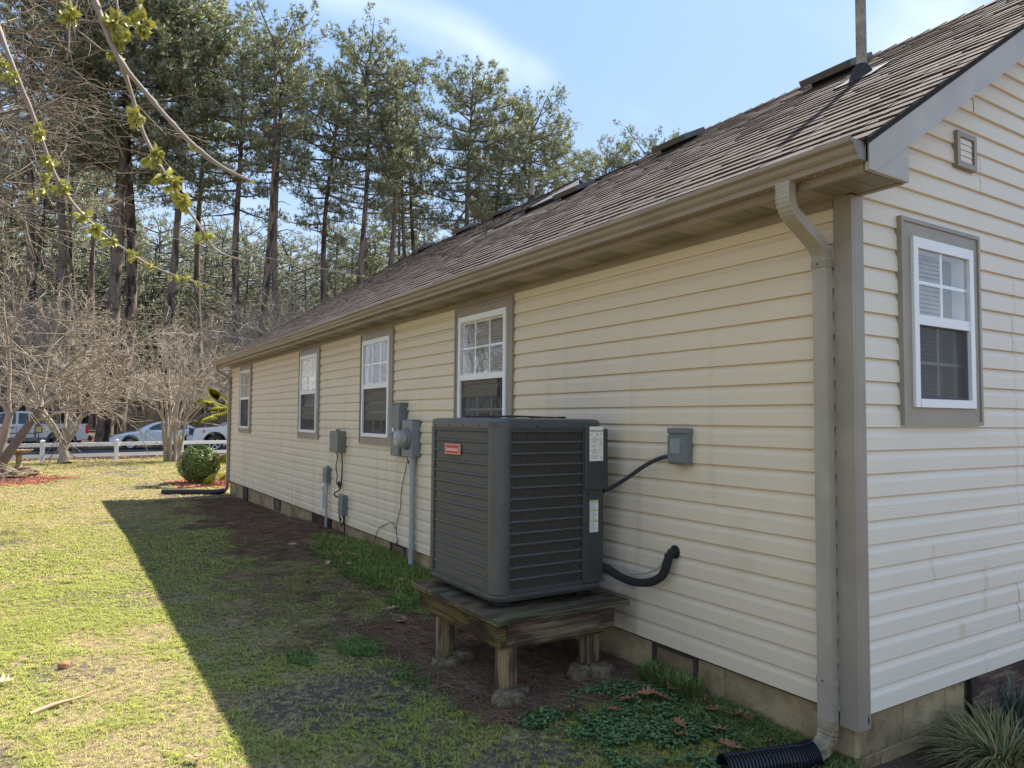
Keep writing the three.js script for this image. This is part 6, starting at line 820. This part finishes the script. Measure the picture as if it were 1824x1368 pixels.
// twigs hanging close to the camera, breaking into yellow-green leaf
{
  const pt = (px, py, d) => { const v = ray(px, py); return [EYE.x + v.x * d, EYE.y + v.y * d, EYE.z + v.z * d]; };
  const r = rng(1112), bark = std([0.34, 0.265, 0.215], 0.7, { map: rep(T.mottle, 6, 3) }), leafM = phys([1, 1, 1], 0.55, { vertexColors: true, transmission: 0.35, thickness: 0 });
  const leaf = (m, p, d, s) => { const a = V(...d).normalize(), b = new THREE.Vector3().crossVectors(a, V(r() - 0.5, r() - 0.5, r() - 0.5)).normalize(), n = new THREE.Vector3().crossVectors(a, b), P = V(...p), k = 0.75 + 0.5 * r(); m.color(0.50 * k, 0.48 * k, 0.12 * k); const q = (t, w, c) => P.clone().addScaledVector(a, t * s).addScaledVector(b, w * s).addScaledVector(n, c * s).toArray(); const st = [[0, 0], [0.25, 0.19], [0.55, 0.25], [0.82, 0.15], [1, 0]]; for (let i = 0; i + 1 < st.length; i++) for (const e of [-1, 1]) m.quad(q(st[i][0], 0, 0.18 * Math.sin(st[i][0] * 3)), q(st[i][0], e * st[i][1], 0.10 + 0.18 * Math.sin(st[i][0] * 3)), q(st[i + 1][0], e * st[i + 1][1], 0.10 + 0.18 * Math.sin(st[i + 1][0] * 3)), q(st[i + 1][0], 0, 0.18 * Math.sin(st[i + 1][0] * 3))); };
  const twig = (label, pts, r0, r1, clusters) => {
    const o = thing('overhanging_twig', label, 'branch'), P = smoothPath(pts, 40), m = new MB(), node = (i) => 1 + 0.35 * Math.max(0, Math.cos(i * 1.05)) ** 8; m.tube(P, P.map((_, i) => lerp(r0, r1, i / 40) * node(i)), 8); m.build('stem', bark, o);
    for (const [t, n, s] of clusters) { const i = Math.round(t * 40), b = P[i], lm = new MB().color(0.4, 0.4, 0.07), stub = new MB(); for (let k = 0; k < n; k++) { const d = [r() - 0.5, r() - 0.75, r() - 0.5], e = b.map((q, c) => q + d[c] * s * 0.7); stub.tube([b, e], [r1 * 0.7, r1 * 0.35], 4); for (let w = 0; w < 8; w++) leaf(lm, e.map((q) => q + 0.004 * (r() - 0.5)), [d[0] + 0.9 * (r() - 0.5), d[1] + 0.9 * (r() - 0.5), d[2] + 0.9 * (r() - 0.5)], s * (0.55 + 0.5 * r())); } stub.build('bud_stalk', bark, o); lm.build('young_leaves', leafM, o); }
  };
  const D = 1.42; // metres in front of the lens; the twigs hang at slightly different depths
  twig('long pale bare twig ending in a brown bud near the top left', [pt(120, -120, D), pt(170, 5, D), pt(212, 105, D), pt(268, 175, D + 0.03), pt(300, 212, D + 0.03), pt(345, 258, D + 0.05), pt(400, 300, D + 0.06), pt(446, 322, D + 0.07)], 0.0062, 0.0028, [[0.72, 2, 0.012], [0.995, 2, 0.008]]);
  twig('budding twig with yellow-green leaf clusters below the long pale twig', [pt(195, 70, D + 0.02), pt(218, 120, D + 0.02), pt(238, 180, D + 0.04), pt(256, 238, D + 0.05), pt(286, 296, D + 0.06), pt(318, 348, D + 0.07), pt(352, 398, D + 0.08), pt(386, 446, D + 0.09), pt(432, 464, D + 0.1)], 0.0048, 0.0016, [[0.04, 3, 0.018], [0.29, 6, 0.022], [0.45, 7, 0.024], [0.52, 6, 0.024], [0.58, 4, 0.02], [0.645, 6, 0.024], [0.78, 6, 0.023]]);
  const E = 1.75; twig('slender twig with small leaf clusters sloping down from the left edge', [pt(-90, -160, E), pt(-15, 20, E), pt(22, 115, E), pt(62, 215, E + 0.04), pt(105, 325, E + 0.08), pt(150, 385, E + 0.1), pt(205, 432, E + 0.14), pt(270, 474, E + 0.2), pt(330, 496, E + 0.24), pt(372, 508, E + 0.26)], 0.0062, 0.0014, [[0.24, 3, 0.02], [0.34, 6, 0.022], [0.41, 6, 0.022], [0.46, 6, 0.022], [0.54, 4, 0.022], [0.60, 5, 0.022], [0.655, 5, 0.02], [0.72, 5, 0.02], [0.78, 4, 0.016], [0.84, 3, 0.016], [0.9, 3, 0.013], [0.96, 2, 0.012], [0.995, 2, 0.01]]);
  twig('short leafy twig dropping from the top edge beside the pale twig', [pt(215, -90, D), pt(206, -20, D), pt(210, 30, D), pt(204, 52, D)], 0.003, 0.0016, [[0.7, 7, 0.024], [0.85, 7, 0.026], [1, 6, 0.024]]);
  twig('short leafy twig right of the pale twig at the top edge', [pt(262, -90, D + 0.05), pt(240, -20, D + 0.05), pt(252, 28, D + 0.05), pt(258, 48, D + 0.05)], 0.0026, 0.0014, [[0.55, 4, 0.022], [0.85, 6, 0.022], [1, 5, 0.02]]);
  twig('short leafy twig left of the pale twig near the top edge', [pt(118, -90, D + 0.1), pt(123, -10, D + 0.1), pt(124, 30, D + 0.1), pt(122, 90, D + 0.1)], 0.0022, 0.0014, [[0.55, 4, 0.02], [0.66, 6, 0.022]]);
  twig('small leaf cluster hanging at the left edge above the slender twig', [pt(-60, 20, E), pt(-10, 75, E), pt(4, 110, E), pt(8, 128, E)], 0.003, 0.0014, [[0.7, 4, 0.02], [0.95, 5, 0.02]]);
  twig('leaf clusters on a thin side shoot left of the slender twig', [pt(84, 282, E + 0.06), pt(84, 305, E + 0.06), pt(80, 335, E + 0.06), pt(62, 348, E + 0.06)], 0.002, 0.0012, [[0.3, 4, 0.02], [0.6, 5, 0.02], [0.98, 4, 0.018]]);
}

// ---------------------------------------------------------------- ground cover
function scatter(name, geo, mat, list, label, cat) {                  // list: {x,y,z,s,sy,r,tx,tz,c}
  const im = new THREE.InstancedMesh(geo, mat, list.length), q = new THREE.Quaternion(), e = new THREE.Euler(), m = new THREE.Matrix4(), col = new THREE.Color();
  list.forEach((o, i) => { e.set(o.tx ?? 0, o.r, o.tz ?? 0); q.setFromEuler(e); m.compose(V(o.x, o.y, o.z), q, V(o.s, o.sy ?? o.s, o.s)); im.setMatrixAt(i, m); im.setColorAt(i, col.setRGB(...o.c)); });
  im.name = numbered(name); im.castShadow = im.receiveShadow = true; scene.add(im); tag(im, label, cat); return stuff(im, label);
}
function bladeClump(seed, n, h, w, lean) { const r = rng(seed), m = new MB(); for (let i = 0; i < n; i++) { const a = r() * 6.283, b = r() * 6.283, R = 0.018 * Math.sqrt(r()) * (h / 0.04), x = R * Math.cos(b), z = R * Math.sin(b), hh = h * (0.5 + 0.7 * r()), l = hh * lean * (0.4 + r()), dx = Math.cos(a), dz = Math.sin(a), px = -dz * w / 2, pz = dx * w / 2, mx = x + dx * l * 0.35, mz = z + dz * l * 0.35, my = hh * 0.62; const n0 = [dx * -0.3, 0.9, dz * -0.3]; m.tri([x - px, -0.004, z - pz], [x + px, -0.004, z + pz], [mx + px * 0.8, my, mz + pz * 0.8], n0); m.tri([x - px, -0.004, z - pz], [mx + px * 0.8, my, mz + pz * 0.8], [mx - px * 0.8, my, mz - pz * 0.8], n0); m.tri([mx - px * 0.8, my, mz - pz * 0.8], [mx + px * 0.8, my, mz + pz * 0.8], [x + dx * l, hh * (1 - 0.25 * lean), z + dz * l], n0); } return m.geo(); }
const visible = (x, z, margin = 1.2) => { const dx = x - EYE.x, dz = z - EYE.z, f = dx * 0.5303 - dz * 0.8464, s = dx * 0.8472 + dz * 0.5312; return f > -0.5 && Math.abs(s) < f * 0.72 + margin; };
{
  const r = rng(2001), lists = { grass: [], straw: [] };
  const zones = [[-5.8, 0.15, -6.2, 1.2, 4600, 0.72], [-8, 0.15, -13, -6.2, 1700, 1.05], [-11, 3, -22, -13, 700, 1.5], [-14, 4, -31.4, -22, 380, 2.0]];
  for (const [x0, x1, z0, z1, den, sc] of zones) {
    const n = Math.round((x1 - x0) * (z1 - z0) * den);
    for (let i = 0; i < n; i++) {
      const x = lerp(x0, x1, r()), z = lerp(z0, z1, r()); if (!visible(x, z) || (x > -0.03 && z > ZEND)) { r(); continue; }
      const c = cover(x, z); if (r() < c.mulch * 0.93 || r() < c.redBed * 0.97 || r() < c.soil * 0.8 || r() < 0.22 || r() < c.moss * 0.3) continue;
      const g = r() < 0.13 + 0.52 * c.green || r() < c.bright, k = 0.72 + 0.56 * r(); let col, s = sc * (0.65 + 0.6 * r());
      if (g) { col = mix3([0.35, 0.355, 0.055], [0.20, 0.245, 0.045], r()); if (c.bright > 0.4) { col = mix3([0.075, 0.165, 0.022], [0.12, 0.21, 0.03], r()); s *= 1.0 + 0.8 * r(); } s *= 1 + 0.25 * c.green; } else { col = mix3([0.52, 0.405, 0.20], [0.33, 0.25, 0.125], r()); s *= 0.85; }
      lists[g ? 'grass' : 'straw'].push({ x, y: groundY(x, z), z, s, sy: s * (g ? 0.75 : 0.6), r: r() * 6.28, c: col.map((q) => q * k) });
    }
  }
  const gm = phys([1, 1, 1], 0.7, { transmission: 0.0 });
  scatter('grass', bladeClump(1, 7, 0.038, 0.0036, 1.2), gm, lists.grass, 'short green spring grass growing through the lawn', 'grass');
  scatter('dormant_grass', bladeClump(2, 8, 0.032, 0.0036, 2.2), gm, lists.straw, 'straw-coloured dormant grass covering the lawn', 'grass');
  // tall grass tufts against the foundation and in the corner
  const tall = []; for (let i = 0; i < 5600; i++) { const z = -1.1 - 6.6 * r(), x = -0.02 - 0.75 * r() * r(); const c = cover(x, z); if (r() > c.bright * 0.9 + (z < -3.0 && z > -6.8 ? 0.12 : 0)) continue; const k = 0.7 + 0.6 * r(), s = 0.9 + 1.0 * r(); tall.push({ x, y: groundY(x, z), z, s, sy: s * 1.2, r: r() * 6.28, c: mix3([0.14 * k, 0.24 * k, 0.035 * k], [0.24 * k, 0.29 * k, 0.06 * k], r()) }); }
  for (let i = 0; i < 330; i++) { const z = -1.38 + 0.42 * r(), x = -0.02 - 0.09 * r(), k = 0.7 + 0.6 * r(), s = 1.0 + 0.8 * r(); tall.push({ x, y: groundY(x, z), z, s, sy: s * (1.3 + 1.4 * r()), r: r() * 6.28, c: [0.17 * k, 0.24 * k, 0.055 * k] }); }
  for (let i = 0; i < 500; i++) { const z = -0.9 + 0.9 * r(), x = -0.02 - 0.35 * r() * r(), k = 0.7 + 0.6 * r(), s = 1 + 1.2 * r(); tall.push({ x, y: groundY(x, z), z, s, sy: s, r: r() * 6.28, c: [0.13 * k, 0.19 * k, 0.045 * k] }); }
  scatter('tall_grass', bladeClump(3, 9, 0.055, 0.0030, 1.2), gm, tall, 'longer bright green grass along the foundation', 'grass');
  // clover-like weeds in the damp corner: three round leaflets on a stalk
  const lf = new MB(); for (let k = 0; k < 3; k++) { const a = k * 2.094, cx = Math.cos(a) * 0.0085, cz = Math.sin(a) * 0.0085, N = 7; for (let i = 0; i < N; i++) { const q = (j) => { const t = (j / N) * 6.283, R = 0.0085 * (1 - 0.16 * Math.cos(t)); return [cx + Math.cos(a + t) * R, 0.030 + 0.004 * Math.cos(t), cz + Math.sin(a + t) * R]; }; lf.tri([cx, 0.0285, cz], q(i), q(i + 1)); } } lf.box(-0.0008, 0.0008, 0, 0.029, -0.0008, 0.0008);
  const cl = []; for (let i = 0; i < 46000; i++) { const x = -1.25 + 1.23 * r(), z = -1.75 + 2.3 * r(); const w = fbm(x * 3.2, z * 3.2, 3, 271), d = Math.max(blob(x, z, -0.42, -0.95, 0.60, 0.55, 273), 0.95 * blob(x, z, -0.75, -1.18, 0.36, 0.22, 274), 0.8 * blob(x, z, -0.32, -0.25, 0.35, 0.35, 275), 0.6 * blob(x, z, -0.9, -0.6, 0.2, 0.15, 276)); if (r() > d * 0.9 * sstep(0.38, 0.53, w) || x > -0.02) continue; const k = 0.6 + 0.7 * r(), s = 0.45 + 0.5 * r(); cl.push({ x, y: groundY(x, z) + 0.02 * r() * d, z, s, r: r() * 6.28, tx: 0.7 * (r() - 0.5), tz: 0.7 * (r() - 0.5), c: mix3([0.07 * k, 0.145 * k, 0.055 * k], [0.17 * k, 0.23 * k, 0.05 * k], r() * r()) }); }
  scatter('clover', lf.geo(), std([1, 1, 1], 0.6), cl, 'dense clover-like weeds growing between the stand and the corner of the house', 'weeds');
  // pine straw and wood litter under the stand and along the wall
  const st = new MB(); { const rr = rng(9); for (let i = 0; i < 5; i++) { const a = rr() * 6.283, l = 0.05 + 0.05 * rr(), x = 0.05 * (rr() - 0.5), z = 0.05 * (rr() - 0.5), y = 0.006 + 0.012 * rr(), p = smoothPath([[x - Math.cos(a) * l, y * 0.4, z - Math.sin(a) * l], [x, y + 0.006, z], [x + Math.cos(a) * l, y * 0.7, z + Math.sin(a) * l]], 3); st.tube(p, 0.0011, 3); } }
  const sl = []; for (let i = 0; i < 9000; i++) { const u = r(); let x, z; if (u < 0.5) { x = -1.2 + 1.18 * r(); z = -3.4 + 2.1 * r(); } else if (u < 0.85) { x = -1.6 + 1.58 * r(); z = -14 + 8 * r(); } else { x = -1.9 + 1.6 * r(); z = -6 + 3 * r(); } const c = cover(x, z), inn = u < 0.5 ? 0.9 : c.mulch + 0.4 * c.soil; if (r() > inn) continue; const k = 0.5 + 0.8 * r(); sl.push({ x, y: groundY(x, z), z, s: 0.8 + 0.9 * r(), r: r() * 6.28, tx: 0.3 * (r() - 0.5), tz: 0.3 * (r() - 0.5), c: mix3([0.20 * k, 0.10 * k, 0.065 * k], [0.30 * k, 0.20 * k, 0.13 * k], r()) }); }
  scatter('pine_straw', st.geo(), std([1, 1, 1], 0.9), sl, 'brown pine straw lying under the stand and along the foundation', 'pine straw');
  const ch = new MB().box(-0.03, 0.03, 0, 0.012, -0.008, 0.008).geo(), cc = []; for (let i = 0; i < 16000; i++) { const second = r() < 0.3, x = second ? -0.9 + 2.6 * r() : -7 + 4.3 * r(), z = second ? -20 + 3.6 * r() : -24.2 + 5.4 * r(), c = cover(x, z); if (r() > c.redBed) continue; const k = 0.6 + 0.8 * r(); cc.push({ x, y: groundY(x, z) + 0.012 * r(), z, s: 0.8 + 0.9 * r(), r: r() * 6.28, tx: 0.6 * (r() - 0.5), tz: 0.6 * (r() - 0.5), c: [0.38 * k, 0.14 * k, 0.085 * k] }); }
  scatter('mulch_chips', ch, std([1, 1, 1], 0.85), cc, 'red wood mulch round the leaning tree and the round bush', 'mulch');
  const lt = []; for (let i = 0; i < 9000; i++) { const x = -22 + 40 * r(), z = r() < 0.5 ? -31.2 - 4.2 * r() : -44 - 12 * r(), k = 0.6 + 0.8 * r(); if (!visible(x, z, 3)) continue; lt.push({ x, y: groundY(x, z) + 0.02, z, s: 1.3 + 1.6 * r(), r: r() * 6.28, tx: 0.8 * (r() - 0.5), tz: 0.8 * (r() - 0.5), c: [0.20 * k, 0.12 * k, 0.075 * k] }); }
  scatter('leaf_litter', ch, std([1, 1, 1], 0.85), lt, 'brown leaf litter on the ground beyond the fence', 'leaf litter');
}
// fallen oak leaves, each lying by itself
{
  const r = rng(2101), lobes = [[0, 0.0], [0.03, 0.1], [0.16, 0.18], [0.10, 0.30], [0.33, 0.42], [0.26, 0.47], [0.14, 0.5], [0.36, 0.68], [0.28, 0.72], [0.12, 0.70], [0.2, 0.9], [0.08, 0.88], [0, 1.0]];
  const leafG = (seed) => { const q = rng(seed), m = new MB(), cu = 0.3 + 0.5 * q(), tw = 0.5 * (q() - 0.5), P = (x, t) => [x * 0.9, 0.02 + cu * (x * x * 1.6 + 0.5 * (t - 0.5) ** 2) + tw * x * (t - 0.5), t - 0.5], rows = lobes.map(([w, t]) => [w * (0.85 + 0.3 * q()), t]); for (let i = 0; i + 1 < rows.length; i++) for (const s of [-1, 1]) { const [w0, t0] = rows[i], [w1, t1] = rows[i + 1]; m.quad(P(0, t0), P(s * w0, t0), P(s * w1, t1), P(0, t1)); } m.tube([P(0, 0), [0, 0.03, -0.68]], 0.012, 4); return m.geo(); };
  const gs = [1, 2, 3, 4, 5].map(leafG), ms = [[0.36, 0.16, 0.075], [0.30, 0.13, 0.065], [0.42, 0.23, 0.13], [0.46, 0.30, 0.19]].map((c) => std(c, 0.75));
  const put = (x, z, mi, label, group, s = 1) => { const m = part('fallen_leaf', gs[Math.floor(r() * 5)], ms[mi], scene), k = (0.095 + 0.05 * r()) * s; m.scale.setScalar(k); m.position.set(x, groundY(x, z) + (x > -1.2 && z > -1.5 ? 0.052 : 0.034), z); m.rotation.set(0.5 * (r() - 0.5), r() * 6.28, 0.6 * (r() - 0.5)); tag(m, label, 'leaf', group); };
  const near = [[-0.30, -1.13], [-0.26, -1.05], [-0.8, -1.19], [-0.44, -1.12], [-0.10, -1.10], [-0.05, -0.96], [-0.10, -0.85], [-0.14, -0.75], [-0.06, -0.59], [-0.44, -0.72], [-0.31, -0.57], [-0.40, -0.42], [-0.09, -0.66], [-0.52, -0.62], [-0.62, -1.05], [-0.2, -0.35]];
  near.forEach(([x, z], i) => put(x, z, i % 2, 'orange-brown oak leaf lying on the weeds between the stand and the house corner', 'oak leaves on the weeds by the corner'));
  [[-0.56, -5.83], [-0.44, -5.73], [-0.79, -5.52], [-1.04, -5.38], [-0.36, -5.02], [-0.35, -4.5], [-0.27, -4.33], [-0.3, -4.95], [-1.15, -5.01], [-1.23, -4.52], [-0.85, -3.37], [-0.81, -3.7], [-1.06, -3.19], [-0.9, -3.3], [-0.8, -6.86], [-1.04, -9.33], [-1.67, -8.53], [-1.68, -7.53], [-0.7, -3.5], [-0.6, -5.35]].forEach(([x, z], i) => put(x, z, 1 + (i % 3), 'tan oak leaf on the shaded ground left of the air conditioner', 'oak leaves on the shaded ground'));
  put(-3.49, -3.33, 3, 'pale curled leaf at the left edge of the sunlit lawn'); put(-2.66, -1.69, 3, 'pale dead leaf on the sunlit grass at the bottom edge', undefined, 0.8);
  { const m = part('pine_cone', (() => { const g = new THREE.IcosahedronGeometry(0.028, 2), p = g.attributes.position; for (let i = 0; i < p.count; i++) { const k = 1 + 0.35 * (fbm(p.getX(i) * 90, p.getY(i) * 90 + p.getZ(i) * 60, 2, 5) - 0.5); p.setXYZ(i, p.getX(i) * k * 1.3, p.getY(i) * k, p.getZ(i) * k); } g.computeVertexNormals(); return g; })(), std([0.33, 0.16, 0.08], 0.8), scene); m.position.set(-3.18, groundY(-3.18, -3.52) + 0.022, -3.52); tag(m, 'small brown seed cone on the sunlit lawn', 'cone'); }
  { const m = new MB().tube(smoothPath([[-3.34, 0, -2.72], [-3.22, 0.012, -2.78], [-3.12, 0.008, -2.83], [-3.02, 0.004, -2.92]], 10), [0.012, 0.016, 0.015, 0.013, 0.011, 0.009, 0.007, 0.005, 0.004, 0.003, 0.002], 5).build('dead_leaf', ms[3], scene); m.position.y = groundY(-3.2, -2.8) + 0.016; tag(m, 'long pale dead leaf on the sunlit lawn', 'leaf'); }
}
// clipped round bush
{
  const x = -0.12, z = -18.2, o = thing('round_bush', 'clipped round green bush by the far corner of the house', 'bush', [x, 0.17, z]), r = rng(2201), m = new MB(), R = 0.53;
  for (let i = 0; i < 9000; i++) { const u = 2 * r() - 1, a = r() * 6.283, q = Math.sqrt(1 - u * u), d = [q * Math.cos(a), u, q * Math.sin(a)], rad = R * (0.90 + 0.16 * fbm(d[0] * 4 + 9, d[1] * 4 + d[2] * 3, 3, 2203)) * (1 - 0.16 * r() * r()) * (i % 30 ? 1 : 1.06), p = d.map((c) => c * rad), s = 0.014 + 0.012 * r(), k = 0.6 + 0.8 * r(); m.color(0.12 * k, 0.18 * k, 0.025 * k); const n = V(d[0] + 1.2 * (r() - 0.5), d[1] + 1.2 * (r() - 0.5) + 0.4, d[2] + 1.2 * (r() - 0.5)).normalize(), t = new THREE.Vector3().crossVectors(n, V(r() - 0.5, r() - 0.5, r() - 0.5)).normalize(), b = new THREE.Vector3().crossVectors(n, t), P = V(...p), c = (e, f) => P.clone().addScaledVector(t, e * s).addScaledVector(b, f * s).toArray(); m.quad(c(-1, 0), c(0, -0.55), c(1, 0), c(0, 0.55)); }
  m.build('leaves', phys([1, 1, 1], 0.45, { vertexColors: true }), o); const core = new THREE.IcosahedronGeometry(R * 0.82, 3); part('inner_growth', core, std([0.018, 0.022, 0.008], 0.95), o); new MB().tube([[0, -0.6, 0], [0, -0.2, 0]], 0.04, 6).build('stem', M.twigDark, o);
}
// fan palm mostly behind the far corner
{
  const g = groundY(0.62, -17.8), o = thing('fan_palm', 'small fan palm with yellow-green fronds behind the far corner of the house', 'palm', [0.62, g, -17.8]), r = rng(2301);
  const tr = new MB().tube([[0, -0.1, 0], [0, 0.6, 0], [0.03, 1.3, 0], [0, 1.95, 0]], [0.12, 0.10, 0.11, 0.12], 10).build('trunk', M.twigDark, o);
  for (let f = 0; f < 15; f++) { const a = f * 2.399 + 0.4, el = f < 11 ? 0.9 - 0.13 * f : -0.5, L = 0.45 + 0.2 * r(), base = [0, f < 11 ? 1.9 : 1.0 - 0.15 * (f - 11), 0], hub = [Math.cos(a) * Math.cos(el) * L, base[1] + Math.sin(el) * L, Math.sin(a) * Math.cos(el) * L], m = new MB(); const D = V(Math.cos(a) * Math.cos(el), Math.sin(el), Math.sin(a) * Math.cos(el)), S = V(-Math.sin(a), 0, Math.cos(a)), U = new THREE.Vector3().crossVectors(S, D); const k = 0.8 + 0.5 * r(); m.color(0.52 * k, 0.50 * k, 0.05 * k);
    m.tube([base, hub], 0.011, 4); for (let i = 0; i < 27; i++) { const t = lerp(-1.9, 1.9, i / 26), len = 0.44 * (1 - 0.1 * Math.abs(t)), d = D.clone().multiplyScalar(Math.cos(t)).addScaledVector(S, Math.sin(t)), w = new THREE.Vector3().crossVectors(d, U).multiplyScalar(0.013), H = V(...hub), mid = H.clone().addScaledVector(d, len * 0.6).addScaledVector(U, -0.02), tip = H.clone().addScaledVector(d, len).add(V(0, -0.14, 0)); m.quad(H.toArray(), mid.clone().add(w).toArray(), tip.toArray(), mid.clone().sub(w).toArray()); } m.build('frond', phys([1, 1, 1], 0.5, { vertexColors: true, transmission: 0.3, thickness: 0 }), o); }
}
// grassy border plant at the gable foundation, and the strap-leaved plant beside it
{
  const strap = (m, r, base, a, L, w, arch, up, col) => { m.color(...col); const n = 7, c = Math.cos(a), s = Math.sin(a); let prev = null; for (let i = 0; i <= n; i++) { const t = i / n, d = L * (0.25 * t + arch * t * t), y = L * (up * t - arch * 0.75 * t * t), ww = w * (1 - t * t * 0.9) * (t < 0.1 ? 0.7 : 1), p = [base[0] + c * d, base[1] + y, base[2] + s * d], q = [[p[0] - s * ww, p[1], p[2] + c * ww], [p[0], p[1] - ww * 0.5, p[2]], [p[0] + s * ww, p[1], p[2] - c * ww]]; if (prev) { m.quad(prev[0], prev[1], q[1], q[0]); m.quad(prev[1], prev[2], q[2], q[1]); } prev = q; } };
  const r = rng(2401), X = 0.74, Z = 0.29, G = groundY(X, Z), o = thing('border_grass', 'clump of arching dark green border grass at the foot of the gable wall', 'plant', [X, G, Z]), m = new MB(), dd = new MB();
  for (let i = 0; i < 800; i++) { const b = r() * 6.283, R = 0.17 * Math.sqrt(r()), k = 0.6 + 0.7 * r(), dead = r() < 0.22; strap(dead ? dd : m, r, [R * Math.cos(b), 0, R * Math.sin(b) * 0.8], b + 1.1 * (r() - 0.5), 0.17 + 0.14 * r(), 0.0036 + 0.0018 * r(), 0.7 + 0.5 * r(), 0.95 + 0.5 * r(), dead ? [0.30 * k, 0.22 * k, 0.11 * k] : mix3([0.15 * k, 0.17 * k, 0.05 * k], [0.32 * k, 0.29 * k, 0.11 * k], r() * r())); }
  const bm = phys([1, 1, 1], 0.75, { vertexColors: true }); m.build('leaves', bm, o); dd.build('dead_leaves', bm, o);
  const X2 = 1.27, Z2 = 0.12, o2 = thing('strap_leaf_plant', 'upright blue-green strap-leaved plant by the weathered board', 'plant', [X2, groundY(X2, Z2), Z2]), m2 = new MB(); for (let i = 0; i < 30; i++) { const k = 0.7 + 0.5 * r(); strap(m2, r, [0.07 * (r() - 0.5), 0, 0.07 * (r() - 0.5)], r() * 6.283, 0.20 + 0.1 * r(), 0.013, 0.12 + 0.15 * r(), 1.1, [0.085 * k, 0.115 * k, 0.085 * k]); } m2.build('leaves', bm, o2);
}

renderer.render(scene, camera);
